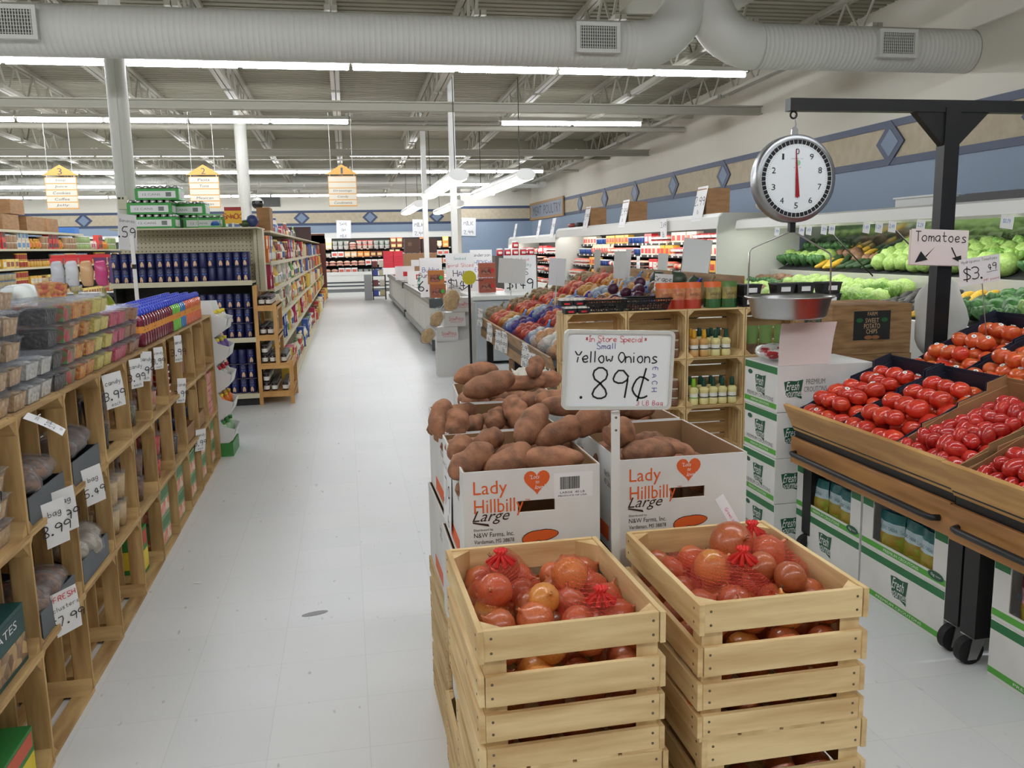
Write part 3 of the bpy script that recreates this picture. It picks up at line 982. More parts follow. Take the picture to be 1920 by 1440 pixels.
SP = [  # x, y, z, half length, half thickness, yaw, tilt
 (.275, 2.0, .985, .085, .045, .35, .45, 'at the front left, leaning over the carton rim, second from the left'),
 (.365, 1.985, .985, .085, .046, .25, .4, 'at the front of the left carton, middle one'),
 (.47, 1.975, .985, .1, .045, -.1, .0, 'at the front right of the left carton, lying level'),
 (.265, 2.12, .99, .055, .047, 1.0, .3, 'greenish and round at the left edge of the front carton'),
 (.34, 2.15, 1.0, .06, .04, .2, .3, 'behind the two leaning ones at front left'),
 (.455, 2.15, 1.035, .1, .048, .9, .5, 'steeply tilted in the middle of the pile'),
 (.53, 2.12, 1.02, .1, .042, .3, .25, 'right of the steep one, above the carton gap'),
 (.655, 2.02, 1.03, .055, .048, .3, .55, 'over the gap behind the sign post'),
 (.63, 2.14, 1.04, .09, .05, .1, .2, 'bulky, behind the sign post'),
 (.72, 1.985, .985, .088, .046, -.05, -.02, 'at the front of the right carton beside the sign post'),
 (.82, 2.08, .965, .08, .038, -.5, -.3, 'slanting down to the right in the right carton'),
 (.77, 2.12, .98, .06, .034, .1, .0, 'in the middle of the right carton'),
 (.81, 1.99, .94, .05, .034, 1.2, 0, 'end-on behind the right carton front'),
 (.885, 2.0, .915, .055, .026, .1, 0, 'low in the right corner of the right carton'),
 (.9, 2.06, .92, .06, .028, .4, 0, 'low beside the right wall of the right carton'),
 (.595, 2.3, 1.055, .1, .04, -.15, .05, 'lying behind the sign, left half'),
 (.72, 2.33, 1.04, .09, .042, .1, .0, 'lying behind the sign, right half'),
 (.83, 2.42, 1.01, .085, .042, -.2, 0, 'at the back of the right cartons below bottle shelf'),
 (.25, 2.42, 1.01, .08, .05, 1.4, .9, 'standing at the left edge of the middle carton'),
 (.285, 2.37, 1.0, .065, .046, 1.3, 1.1, 'standing upright at the left corner, front one'),
 (.345, 2.45, .985, .05, .036, .5, .3, 'small, behind the upright pair at left'),
 (.415, 2.43, 1.0, .055, .04, .9, .6, 'short, left of the middle carton centre'),
 (.465, 2.4, 1.02, .075, .046, 1.9, .8, 'upright in the middle carton centre'),
 (.42, 2.6, 1.075, .115, .05, .25, .2, 'the long one on top of the middle carton'),
 (.56, 2.55, 1.03, .07, .035, .1, .1, 'flat one on the right of the middle carton'),
 (.6, 2.48, 1.04, .075, .042, -.1, .1, 'at the right rim of the middle carton'),
 (.5, 2.55, .98, .08, .045, .6, 0, 'below the others in the middle carton'),
 (.33, 2.6, .99, .08, .04, .4, 0, 'left and low in the middle carton'),
 (.43, 2.95, 1.06, .11, .05, .25, .15, 'the long one at the back left of the pile'),
 (.56, 2.85, 1.035, .12, .035, -.05, .0, 'thin and long, across the rear carton'),
 (.62, 2.83, 1.09, .055, .036, .8, .8, 'the topmost one, standing on the rear carton'),
 (.68, 2.93, 1.03, .08, .04, .3, .0, 'at the right of the rear carton'),
 (.47, 3.05, .98, .08, .04, .2, .0, 'low at the back of the rear carton'),
 (.39, 2.87, .99, .07, .04, .9, .3, 'beside the left rim of the rear carton'),
 (.75, 2.6, .98, .08, .042, .5, .1, 'hidden low in the middle right carton'),
 (.69, 2.5, 1.0, .085, .04, .9, .1, 'left in the middle right carton'),
 (.4, 2.1, .955, .09, .045, .6, 0, 'under the front ones of the left carton'),
 (.52, 2.2, .955, .09, .045, -.6, 0, 'under the tilted one of the left carton'),
 (.3, 2.25, .96, .08, .045, .1, 0, 'at the back of the front left carton'),
 (.72, 2.12, .945, .09, .045, .8, 0, 'deep in the right carton left half'),
 (.84, 2.22, .93, .09, .04, .2, 0, 'at the back of the right carton')]
for s in SP:
    spud(*s)
for (x, y, rz), wh in zip(C0, WH):
    for i in range(3):
        for j in range(3):
            spud(x-.1+i*.1+R.uniform(-.015, .015), y-.12+j*.125, .925+.012*((i+j) % 2)-(.03 if wh == 'front right' and i == 2 else 0), .09, .04, R.uniform(-.9, .9), 0, 'inside the %s carton, %s row, %s one' % (wh, ('front', 'middle', 'back')[j], ('left', 'middle', 'right')[i]))
# ---------------------------------------------------------------- the yellow onion sign
t = thing('price_sign', 'white framed board reading Yellow Onions .89 on a post behind onion crates', 'sign', (.594, 1.858, 0))
b = B(); b.box(-.0095, -.004, 0, .0095, .004, 1.12); b.cyl((0, -.0045, 1.105), (0, -.0041, 1.105), .003, n=8, m=1); b.cyl((0, -.0045, 1.075), (0, -.0041, 1.075), .003, n=8, m=1); b.obj('post', [WHITE, NAIL], t)
b = B(); b.box(-.11, -.09, 0, .11, .09, .012); b.obj('post_base', BLACK, t)
hd = bpy.data.objects.new('board_tilt', None)
T0_ = TR(.003, -.012, 1.217, 0, .052, 0)
W2, H2 = .13, .091
def rr(w, h, r, k=5):
    p = []
    for cx, cy, a0 in ((w-r, h-r, 0), (-w+r, h-r, 90), (-w+r, -h+r, 180), (w-r, -h+r, 270)):
        p += [(cx+r*cos(radians(a0+90*i/k)), cy+r*sin(radians(a0+90*i/k))) for i in range(k+1)]
    return p
bpy.data.objects.remove(hd)
b = B(); b.T = T0_; b.prism(rr(W2-.006, H2-.006, .008), -.001, .004, 'y'); b.obj('board', mat('sign_board_white', (238, 240, 241), .35), t)
b = B(); b.T = T0_
o_, i_ = rr(W2, H2, .012), rr(W2-.007, H2-.007, .007)
n = len(o_)
for ya, yb in ((-.007, .006),):
    v = [(x, ya, z) for x, z in o_]+[(x, ya, z) for x, z in i_]+[(x, yb, z) for x, z in o_]+[(x, yb, z) for x, z in i_]
    f = []
    for q in range(n):
        q2 = (q+1) % n
        f += [(q, q2, n+q2, n+q), (2*n+q, 3*n+q, 3*n+q2, 2*n+q2), (q, 2*n+q, 2*n+q2, q2), (n+q, n+q2, 3*n+q2, 3*n+q)]
    b.add(v, f)
b.obj('frame', mat('sign_frame_grey', (206, 205, 198), .45), t)
T = T0_ @ frame((0, -.0012, 0), (1, 0, 0), (0, 0, 1))
b = B()
b.hand('Yellow Onions', .026, T @ TR(-.004, .03, 0, 0, 0, 0), wd=.11, adv=.72, sx=.93)
b.hand('89~', .07, T @ TR(.012, -.03), wd=.06, adv=.82, sx=.84)
b.add([T @ Vector((-.086+.0035*cos(i*.785), -.063+.0035*sin(i*.785), .0008)) for i in range(8)], [tuple(range(8))])
b.obj('black_handwriting', INK, t)
b = B(); b.hand('*In Store Special*', .013, T @ TR(-.008, .071), wd=.1, adv=.7); b.hand('3 LB Bag', .011, T @ TR(.08, -.076), wd=.1); b.obj('red_handwriting', RED, t)
b = B(); b.hand('Small', .014, T @ TR(-.03, .055), wd=.1); b.hand('EACH', .013, T @ TR(.088, -.025, 0, 0, 0, -pi/2), wd=.1, adv=1.25); b.obj('blue_handwriting', BLUE, t)
# ================================================================ left crate rack and its goods
def rackx(y):
    return -.93-.0125*(y-2.6)
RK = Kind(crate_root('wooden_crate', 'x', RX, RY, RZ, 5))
RY0, RD, RN = 2.135, .4315, 10
tier = ('bottom', 'middle', 'top')
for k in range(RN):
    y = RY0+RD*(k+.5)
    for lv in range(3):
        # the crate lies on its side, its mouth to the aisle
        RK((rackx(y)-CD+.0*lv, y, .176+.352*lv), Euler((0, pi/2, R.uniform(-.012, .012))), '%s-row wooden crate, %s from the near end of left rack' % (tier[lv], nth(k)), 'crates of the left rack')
def cell(k, lv, fx=.0, fy=.5):
    """point on the floor of a rack cell; fx = distance back from the mouth, fy = 0..1 along the aisle"""
    y = RY0+RD*(k+fy)
    return Vector((rackx(y)-fx, y, .352*lv+.0125))
def grains(name, c1, c2, sc_, rough=.4):
    m = bpy.data.materials.new(name)
    m.use_nodes = True
    N, L = m.node_tree.nodes, m.node_tree.links
    p = N['Principled BSDF']
    p.inputs['Roughness'].default_value = rough
    tc = N.new('ShaderNodeTexCoord')
    vo = N.new('ShaderNodeTexVoronoi')
    vo.inputs['Scale'].default_value = sc_
    L.new(tc.outputs['Object'], vo.inputs['Vector'])
    sp = N.new('ShaderNodeSeparateColor')
    L.new(vo.outputs['Color'], sp.inputs[0])
    cr = N.new('ShaderNodeValToRGB')
    cr.color_ramp.elements[0].color = lin(c1)
    cr.color_ramp.elements[1].color = lin(c2)
    L.new(sp.outputs[0], cr.inputs[0])
    L.new(cr.outputs[0], p.inputs['Base Color'])
    bp = N.new('ShaderNodeBump')
    bp.inputs['Strength'].default_value = .9
    bp.inputs['Distance'].default_value = .008
    bp.invert = True
    L.new(vo.outputs['Distance'], bp.inputs['Height'])
    L.new(bp.outputs[0], p.inputs['Normal'])
    return m
FILL = dict(pink=('pale pink jelly sweets', grains('fill_pink', (226, 190, 182), (240, 216, 206), 60)), nuts=('tan shelled nuts', grains('fill_nuts', (196, 152, 104), (226, 192, 146), 62)),
    grey=('grey and black liquorice wheels', grains('fill_grey', (70, 66, 66), (170, 166, 160), 40)), dark=('black liquorice drops', grains('fill_dark', (34, 28, 30), (58, 50, 52), 75)),
    white=('white sweets', grains('fill_white', (236, 234, 226), (214, 210, 200), 60)), jelly=('red and green jellies', grains('fill_jelly', (206, 52, 60), (70, 160, 80), 26)),
    corn=('orange candy corn', grains('fill_corn', (244, 116, 20), (250, 200, 60), 75)), yellow=('yellow lemon drops', grains('fill_yellow', (244, 216, 70), (250, 234, 120), 60)),
    red=('raspberry red gummies', grains('fill_red', (216, 40, 80), (232, 90, 120), 60)), brown=('brown glazed nuts', grains('fill_brown', (150, 84, 36), (196, 128, 66), 55)),
    mix=('red and orange candies', grains('fill_mix', (222, 70, 40), (244, 180, 60), 70)))
def tub(kind):
    t = thing('deli_tub', 'x', 'tub')
    b = B()
    b.taper(.088, .088, .108, .108, 0, .066, 0, False)
    b.T = None
    b.obj('cup', CLEAR, t)
    f = B(); f.taper(.083, .083, .099, .099, .003, .05, 0, False); f.ell((0, 0, .05), .048, .048, .008, 10, 4)
    f.obj('contents', FILL[kind][1], t)
    l = B(); l.box(-.059, -.059, .064, .059, .059, .068); l.box(-.05, -.05, .068, .05, .05, .0715)
    l.obj('lid', CLEAR, t)
    return t
TB = {k: Kind(tub(k)) for k in FILL}
TOPZ = 1.0565
lay = ['pink', 'pink', 'nuts', 'nuts', 'grey', 'dark', 'dark', 'jelly', 'corn', 'corn', 'yellow', 'yellow', 'red', 'red', 'brown', 'brown']
hts = [2, 3, 5, 5, 4, 4, 4, 4, 4, 4, 4, 4, 3, 3, 3, 3]
for j, kd in enumerate(lay):
    y = 2.285+.127*j
    for row in range(3):
        h = hts[j]
        if row == 1:
            h = max(2, h)
        if row == 2:
            h = max(1, h-1)
        if j in (4, 5) and row == 0:
            h = 2
        for q in range(h):
            if row == 2 and q < h-2:
                continue
            kk = 'white' if (j in (4, 5) and row == 0) else kd
            TB[kk]((rackx(y)-.068-.128*row+R.uniform(-.008, .008), y+R.uniform(-.005, .005), TOPZ+q*.0725), R.uniform(-.05, .05), 'clear tub of %s, column %s from front, %s row, layer %s' % (FILL[kk][0], nth(j), ('front', 'second', 'back')[row], ON[q]), 'tubs on the left rack')
TB['mix']((rackx(3.4)-.13, 3.42, TOPZ+4*.0725+.0), .4, 'clear tub of red and orange candies standing alone on top of the tub stacks', None)
TB['corn']((rackx(3.6)-.26, 3.62, TOPZ+3*.0725), .2, 'tub of orange candy corn on the back row behind the liquorice tubs', None)
# --- juice bottles with blue caps
CAPB = mat('bottle_cap_blue', (44, 66, 196), .4)
LABO = mat('bottle_label_orange', (240, 160, 70), .5, (60, 40, 30), (60, 60, 90), contrast=(.36, .4))
def juice(c):
    t = thing('juice_bottle', 'x', 'bottle')
    b = B(); b.lathe([(.02, 0), (.028, .004), (.028, .06), (.026, .064), (.026, .1), (.028, .104), (.028, .125), (.022, .142), (.014, .15), (.013, .156)], 10)
    b.obj('bottle', c, t)
    b = B(); b.lathe([(.0268, .066), (.0268, .098)], 10, cap0=False, cap1=False); b.obj('label', LABO, t)
    b = B(); b.lathe([(.017, .15), (.0175, .154), (.0175, .17), (.012, .172), (.012, .18), (.009, .181)], 10); b.obj('cap', CAPB, t)
    return t
JC = [('maroon', (122, 34, 58)), ('green', (120, 206, 70)), ('blue', (58, 130, 196)), ('orange', (240, 112, 56))]
JK = {n: Kind(juice(mat('juice_'+n, c, .2, coat=.3))) for n, c in JC}
for j in range(30):
    y = 4.36+.0605*j
    nm = 'maroon' if j < 13 else 'green' if j < 17 else 'blue' if j < 20 else 'orange'
    for row in range(4):
        JK[nm]((rackx(y)-.04-.06*row, y, TOPZ), R.uniform(0, 1), '%s drink bottle with blue cap, %s from the near end, %s row from aisle' % (nm, nth(j), ON[row]), 'drink bottles on the left rack')
# --- trays of bagged snacks, cups, boxes inside the crates
TRAY = mat('tray_black_card', (30, 32, 36), .55)
TRAYF = mat('tray_grey_front', (92, 98, 104), .6)
def tray(label, loc):
    t = thing('display_tray', label, 'tray', loc)
    b = B()
    b.box(-.24, -.16, 0, 0, .16, .005); b.box(-.24, -.16, 0, -.235, .16, .09)
    for s in (-1, 1):
        b.prism([(-.24, 0), (0, 0), (0, .08), (-.06, .08), (-.24, .11)], s*.16-.0025, s*.16+.0025, 'y')
    b.obj('tray', TRAY, t)
    b = B(); b.box(-.003, -.16, 0, .002, .16, .085); b.obj('front_panel', TRAYF, t)
    return t
FIL_T = dict(brown=grains('bagged_brown', (84, 48, 30), (150, 98, 62), 40), cocoa=grains('bagged_cocoa', (70, 44, 40), (110, 74, 64), 34), pale=grains('bagged_pale', (206, 196, 176), (160, 148, 128), 34))
def bag(kind, label, loc, rot, s=(1, 1, 1), grp=None):
    t = thing('snack_bag', label, 'bag', loc, 0, grp, rot)
    b = B()
    def fn(p):
        return Vector((p.x*(1+.12*sin(40*p.y)), p.y*(1+.1*sin(50*p.z)), p.z+.006*sin(60*p.x)+.004*sin(70*p.y)))
    b.ell((0, 0, .035), .075, .055, .035, 14, 8, 0, fn)
    b.obj('contents', FIL_T[kind], t)
    b = B(); b.ell((0, 0, .036), .082, .062, .041, 14, 8, 0, fn); b.prism([(-.055, .0), (.055, .0), (.07, .035), (-.07, .035)], .02, .024, 'z')
    v = [(-.02, .05, .04), (.02, .05, .04), (.05, .1, .06), (-.05, .1, .055)]
    b.add(v, [(0, 1, 2, 3)])
    b.obj('film', FILM, t)
    t.scale = s
    return t
for k, lv, kind, nm in ((1, 1, 'brown', 'brown cluster'), (1, 2, 'brown', 'brown cluster'), (2, 1, 'pale', 'pale chip'), (2, 2, 'cocoa', 'wrapped cocoa')):
    p = cell(k, lv, .012)
    tray('black snack tray in the %s-row crate, %s from near end' % (tier[lv], nth(k)), p)
    for q in range(6):
        bag(kind, 'clear bag of %s snacks in %s-row tray, %s crate, %s one' % (nm, tier[lv], nth(k), ON[q]), p+Vector((-.06-.1*(q % 2), -.09+.09*(q//2), .012+.05*(q % 2 == 0)+(.02 if lv == 2 else 0))), (R.uniform(-.3, .3), R.uniform(-.3, .3), R.uniform(0, 3)), (1.05, 1, 1.1), 'snack bags in the trays')
def cup(kind):
    t = thing('deli_cup', 'x', 'tub')
    b = B(); b.lathe([(.026, 0), (.036, .11)], 12, cap1=False); b.obj('cup', CLEAR, t)
    b = B(); b.lathe([(.0245, .002), (.0335, .098)], 12); b.obj('contents', CUPF[kind][1], t)
    b = B(); b.lathe([(.039, .108), (.04, .114), (.036, .12)], 12); b.obj('lid', CLEAR, t)
    return t
CUPF = dict(rings=('tan apple rings', grains('cup_rings', (206, 170, 116), (232, 208, 160), 34)), dark=('dark dried fruit', grains('cup_dark', (44, 30, 34), (72, 50, 52), 44)), choc=('brown chocolate pieces', grains('cup_choc', (96, 60, 40), (140, 92, 62), 40)),
    seed=('grey green seeds', grains('cup_seed', (92, 86, 62), (150, 140, 104), 70)), red=('red candy pieces', grains('cup_red', (190, 34, 44), (226, 66, 66), 40)), mixed=('white and red candies', grains('cup_mixed', (226, 204, 160), (196, 52, 60), 30)))
CUPK = {k: Kind(cup(k)) for k in CUPF}
for k, lv, kind, spots in ((3, 1, 'rings', [(.05, .2, 2), (.05, .45, 2), (.05, .72, 2), (.13, .3, 2)]), (3, 2, 'dark', [(.06, .25, 2), (.06, .5, 2), (.14, .35, 2)]), (4, 1, 'choc', [(.05, .25, 2), (.05, .55, 2), (.13, .4, 2)]), (4, 2, 'seed', [(.06, .3, 1), (.06, .6, 1)]),
        (5, 1, 'red', [(.05, .5, 2), (.12, .6, 2)]), (5, 1, 'seed', [(.05, .2, 2)]), (5, 2, 'mixed', [(.05, .2, 2), (.05, .5, 2), (.12, .4, 2)]), (6, 1, 'dark', [(.05, .2, 2), (.06, .5, 1), (.06, .75, 1)]), (7, 2, 'choc', [(.08, .3, 1), (.08, .6, 1)])):
    for si, (fx, fy, n) in enumerate(spots):
        for q in range(n):
            p = cell(k, lv, fx+R.uniform(0, .012), fy)
            CUPK[kind](p+Vector((0, 0, .1205*q)), R.uniform(0, 3), 'clear cup of %s, %s-row crate, %s along rack, %s %s' % (CUPF[kind][0], tier[lv], nth(k), ON[si], ('below', 'stacked')[q] if n == 2 else 'alone'), 'cups in the left rack')
# small pink lidded pots
t = thing('candy_pot', 'x', 'tub')
b = B(); b.lathe([(.03, 0), (.034, .028)], 12); b.obj('pot', mat('pot_pink', (206, 60, 84), .4), t)
b = B(); b.lathe([(.037, .028), (.037, .036)], 12); b.obj('lid', mat('pot_lid', (240, 214, 212), .4), t)
KP = Kind(t)
for fy in (.2, .42):
    for q in range(5):
        KP(cell(6, 2, .06, fy)+Vector((0, 0, .0365*q)), 0, 'small pink lidded pot, %s stack in top-row crate, %s from below' % ('near' if fy < .3 else 'far', ON[q]), 'pink pots')
# printed cartons
def pcarton(name, label, loc, w, d, h, c1, c2, c3, word=None, rz=0, grp=None):
    """carton whose front looks along +x"""
    t = thing(name, label, 'box', loc, rz, grp)
    b = B(); b.box(-d, -w/2, 0, 0, w/2, h); b.obj('carton', flat(c1), t)
    b = B(); b.box(-.0002, -w/2+.004, h*.08, .0008, w/2-.004, h*.5); b.box(-d+.01, -w/2-.0006, h*.1, -.01, -w/2, h*.5); b.obj('printed_panel', c2 if not isinstance(c2, tuple) else flat(c2), t)
    b = B(); b.box(-.0002, -w/2+.01, h*.62, .001, w/2-.01, h*.92); pl = b.obj('name_panel', flat(c3), t)
    if word:
        b = B(); fit(b, word, w*.6, h*.14, frame((.0012, 0, h*.77), (0, 1, 0), (0, 0, 1))); b.obj('lettering', PAPER, pl)
    return t
FRU = grains('fruit_print', (226, 96, 70), (240, 224, 200), 22)
NUTP = grains('date_print', (90, 58, 40), (196, 160, 110), 30)
pcarton('date_carton', 'dark teal DATES carton in the middle-row crate nearest the camera', cell(0, 1, .02, .52), .3, .2, .17, (22, 74, 72), NUTP, (20, 66, 66), 'DATES')
pcarton('snack_carton', 'green and yellow carton in the bottom crate nearest the camera', cell(0, 0, .03, .5), .3, .2, .15, (46, 128, 62), (236, 214, 60), (204, 90, 60))
pcarton('snack_carton', 'green carton with red and yellow print, bottom crate fifth along rack', cell(4, 0, .05, .62), .09, .16, .22, (60, 140, 66), (238, 214, 70), (206, 70, 60))
for k, lv, n, hh in ((5, 0, 2, .15), (6, 0, 2, .15), (7, 0, 2, .14), (8, 0, 2, .15), (9, 0, 2, .15), (4, 0, 0, 0)):
    for q in range(n):
        pcarton('fruit_carton', '%s fruit print carton in the bottom crate, %s from near end' % (('lower', 'upper')[q], nth(k)), cell(k, lv, .03, .45)+Vector((0, 0, q*(hh+.002))), .3, .2, hh, (126, 160, 110), FRU, (70, 124, 78), grp='fruit cartons in the left rack')
for k in (7, 8):
    p = cell(k, 1, .02, .5)
    t = thing('shelf_carton', 'open brown shelf carton in middle crate, %s from near end' % nth(k), 'box', p)
    b = B(); b.box(-.2, -.16, 0, 0, .16, .004); b.box(-.004, -.16, 0, 0, .16, .1); b.box(-.2, -.16, 0, -.196, .16, .15); b.box(-.2, -.16, 0, 0, -.156, .1); b.box(-.2, .156, 0, 0, .16, .1); b.obj('carton', CARD, t)
    for q in range(6):
        o = place('snack_pack', None if False else (B().box(-.008, -.028, 0, .008, .028, .13)).mesh('snack_pack', [flat((60, 110, 170) if q % 3 else (120, 60, 120))]), None, p+Vector((-.03-.028*q, -.03+.03*(q % 3), .006)), (0, -.15, 0))
        tag(o, '%s snack pack in the brown carton, %s crate, %s from front' % ('blue' if q % 3 else 'purple', nth(k), ON[q]), 'pack', 'snack packs')
b = B()
for i in range(7):
    b.box(-.05-.002*i, -.15, .001+.042*i, -.004*(i % 3), .15, .04+.042*i)
tag(b.obj('paper_stack', mat('pink_paper_packs', (226, 168, 158), .7, (206, 130, 122), (4, 20, 30)), None, cell(9, 1, .02, .5)), 'stack of pink wrapped packs in the last middle-row crate', 'packs')
pcarton('snack_carton', 'pinkish brown carton at the back of the top crate, ninth along rack', cell(8, 2, .09, .5), .28, .12, .2, (176, 122, 96), (170, 110, 90), (150, 96, 76))
for q in range(3):
    TB['pink']((rackx(2.3)-.075, 2.31, .704+.0125+q*.0725), .05, 'clear tub of pale sweets inside the nearest top crate, %s from below' % ON[q], 'tubs inside the nearest crate')
    TB['nuts']((rackx(2.3)-.075, 2.45, .704+.0125+q*.0725), -.03, 'clear tub of nuts inside the nearest top crate, %s from below' % ON[q], 'tubs inside the nearest crate')
# price tags hanging on the crates
def ptag(label, loc, w, h, rot, lines, red=False):
    t = thing('price_tag', label, 'price tag', loc, 0, 'price tags on the left rack', rot)
    b = B()
    n = 6
    v = []
    for i in range(n+1):
        z = -h*i/n
        v += [(.004*sin(i*.5)+.003, -w/2, z), (.004*sin(i*.5)+.003, w/2, z)]
    b.add(v, [(2*i, 2*i+2, 2*i+3, 2*i+1) for i in range(n)])
    o = b.obj('card', PAPER, t)
    sol = o.modifiers.new('thick', 'SOLIDIFY'); sol.thickness = .0006
    b = B()
    for zf, st, s in lines:
        b.hand(st, s*h, frame((.0085, 0, -h*zf), (0, 1, 0), (0, 0, 1)), wd=.1, adv=.8)
    b.obj('handwriting', INK, t)
    if red:
        b = B(); b.hand('FRESH', .12*h, frame((.0085, 0, -h*.12), (0, 1, 0), (0, 0, 1)), wd=.14); b.obj('red_handwriting', RED, t)
    return t
TAGN = ['bent outward at top, nearest', 'large, top edge, second', 'top edge, third', 'top edge, fourth', 'top edge, fifth', 'narrow, top edge, sixth', 'on the grey tray, seventh', 'left of pair on black tray, eighth', 'right of pair on black tray, ninth', 'second shelf edge far along, tenth', 'third shelf edge far along, eleventh', 'red headed, lower black tray, twelfth', 'at the picture edge, last']
L1 = [(.25, 'candy', .13), (.62, '3.99', .26), (.88, 'each', .1)]
for i, (y, z, w, h, rot, ln) in enumerate(((2.6, 1.05, .1, .11, (0, -1.0, .2), L1), (3.55, 1.04, .085, .14, (.12, .05, 0), L1), (3.96, 1.045, .06, .13, (.05, .03, .0), L1), (4.2, 1.05, .06, .14, (-.1, .05, 0), L1), (4.47, 1.04, .055, .11, (0, .05, 0), L1), (5.02, 1.045, .05, .15, (0, .05, 0), L1),
        (3.16, .76, .075, .14, (.15, .1, 0), [(.3, 'bag', .13), (.65, '5.49', .22)]), (2.74, .76, .075, .15, (.12, .12, 0), [(.25, 'bag', .13), (.6, '8.99', .24)]), (2.84, .77, .075, .15, (.12, .12, 0), [(.25, 'bag', .13), (.6, '5.99', .24)]), (5.04, .8, .06, .14, (-.1, .05, 0), L1), (5.55, .40, .08, .14, (-.05, .1, 0), L1), (2.75, .47, .085, .15, (.12, .1, 0), [(.35, 'clusters', .1), (.65, '$7.99', .22)]), (2.27, .98, .07, .12, (0, .05, 0), L1))):
    ptag('white handwritten price tag on left rack, %s of thirteen' % TAGN[i], (rackx(y)+.012, y, z), w, h, (rot[0], rot[1], rot[2]-(.7 if i else 0)), ln, i == 11)
# roll of bags, bananas, small table behind the rack
b = B(); b.box(-2.0, 3.3, .96, -1.37, 6.4, 1.0); b.box(-1.98, 3.35, 0, -1.93, 3.4, .96); b.box(-1.42, 3.35, 0, -1.38, 3.4, .96); b.box(-1.98, 6.3, 0, -1.93, 6.35, .96); b.box(-1.42, 6.3, 0, -1.38, 6.35, .96)
tag(b.obj('banana_table', DARK), 'dark table behind the drink bottles carrying bananas', 'table')
t = thing('bag_roll', 'white roll of plastic produce bags on a wire arm behind the candy tubs', 'roll', (-1.245, 3.62, 1.327))
b = B()
ri, ro, ln = .01, .066, .06
n = 28
v = [(r_*cos(2*pi*i/n), y_, r_*sin(2*pi*i/n)) for y_, r_ in ((-ln, ri), (-ln, ro), (ln, ro), (ln, ri)) for i in range(n)]
b.add(v, [(j*n+i, j*n+(i+1) % n, ((j+1) % 4)*n+(i+1) % n, ((j+1) % 4)*n+i) for j in range(4) for i in range(n)], 0, True)
b.obj('roll', mat('roll_white', (226, 232, 228), .5), t)
b = B(); b.tube([(-.26, -.085, -.3), (-.26, -.085, -.03), (-.2, -.08, -.02), (0, -.075, 0), (0, .07, 0)], .005, 6); b.obj('wire_arm', CHROME, t)
b = B(); b.box(-.3, -.12, -.327, -.2, -.05, -.3); b.obj('stand_foot', BLACK, t)
GRB = mat('banana_green_yellow', (196, 206, 72), .45, (150, 176, 60), (8, 8, 8), rnd=.06)
STEM = mat('banana_stem', (150, 140, 80), .7)
def bananas(label, loc, rz, n=5):
    t = thing('banana_bunch', label, 'bananas', loc, rz)
    for i in range(n):
        a = -.5+i*1.0/(n-1)
        pts = []
        for q in range(8):
            u = q/7
            rr_ = .02+.13*sin(u*1.5)
            pts.append((rr_*sin(a)*1.0, rr_*.55*cos(a)-.02, .16-.17*u**1.3))
        b = B(); b.tube(pts, [.008, .012, .018, .021, .022, .021, .017, .007], 7); b.obj('banana', GRB, t)
    b = B(); b.cyl((0, -.02, .15), (0, -.03, .2), .016, .012, 8); b.obj('stem', STEM, t)
    return t
for i, (x, y, z, a) in enumerate(((-1.48, 4.75, 1.06, .2), (-1.5, 5.25, 1.1, -.3), (-1.45, 5.55, 1.1, .5), (-1.55, 4.5, 1.02, .9))):
    bananas('green yellow banana bunch behind the drink bottles, %s from the left' % ('second', 'third', 'rightmost', 'leftmost')[i], (x, y, z), a)
b = B(); b.box(-1.7, 4.3, 1.0, -1.38, 5.8, 1.075); tag(b.obj('banana_carton', CARD), 'low brown carton under the banana bunches', 'box')
t = thing('price_sign', 'white price card on a tall thin post above the bananas', 'sign', (-1.385, 6.1, 1.0))
b = B(); b.box(-.012, -.006, 0, .012, .006, .62); b.obj('post', WHITE, t)
b = B(); b.box(-.0125, -.0065, .4, .0125, .0065, .43); b.obj('post_clamp', BLACK, t)
b = B(); b.T = TR(-.02, -.012, .64, 0, .06, .9); b.box(-.07, -.002, -.115, .07, .002, .115); b.obj('card', PAPER, t)
b = B(); T = TR(-.02, -.012, .64, 0, .06, .9) @ frame((0, -.0022, 0), (1, 0, 0), (0, 0, 1)); b.hand('.59', .07, T @ TR(0, .0)); b.hand('Bananas', .02, T @ TR(0, .075)); b.hand('lb', .025, T @ TR(.03, -.08)); b.obj('handwriting', INK, t)
# white pocket display at the far end of the rack
t = thing('pocket_display', 'white card display with five scalloped pockets at rack end', 'display', (-1.02, 6.475, 0))
prof = [(-.1, .1), (.1, .1)]
for k in range(5):
    z = .1+.205*k
    prof += [(.13, z+.02), (.15, z+.1), (.075, z+.125), (.05, z+.17)]
prof += [(.04, 1.14), (-.1, 1.14)]
b = B(); b.prism(prof, 0, .004, 'y'); b.obj('side_panel', mat('display_white', (222, 222, 220), .5), t)
b = B(); b.prism(prof, .32, .324, 'y'); b.obj('side_panel', mat('display_white', (222, 222, 220), .5), t)
b = B(); b.box(-.1, 0, .1, -.096, .32, 1.14); b.obj('back_panel', WHITE, t)
for k in range(5):
    z = .1+.205*k
    b = B(); b.box(-.096, .004, z+.018, .128, .32, z+.022)
    b.add([(.128, .004, z+.02), (.128, .32, z+.02), (.149, .32, z+.1), (.149, .004, z+.1)], [(0, 1, 2, 3)])
    pk = b.obj('pocket', WHITE, t)
    b = B(); b.add([(.139, .06, z+.045), (.139, .2, z+.045), (.1495, .2, z+.09), (.1495, .06, z+.09)], [(0, 1, 2, 3)]); b.obj('pocket_label', PAPER, pk)
b = B(); b.box(-.11, -.01, 0, .13, .33, .1); b.obj('base', flat((60, 130, 62)), t)
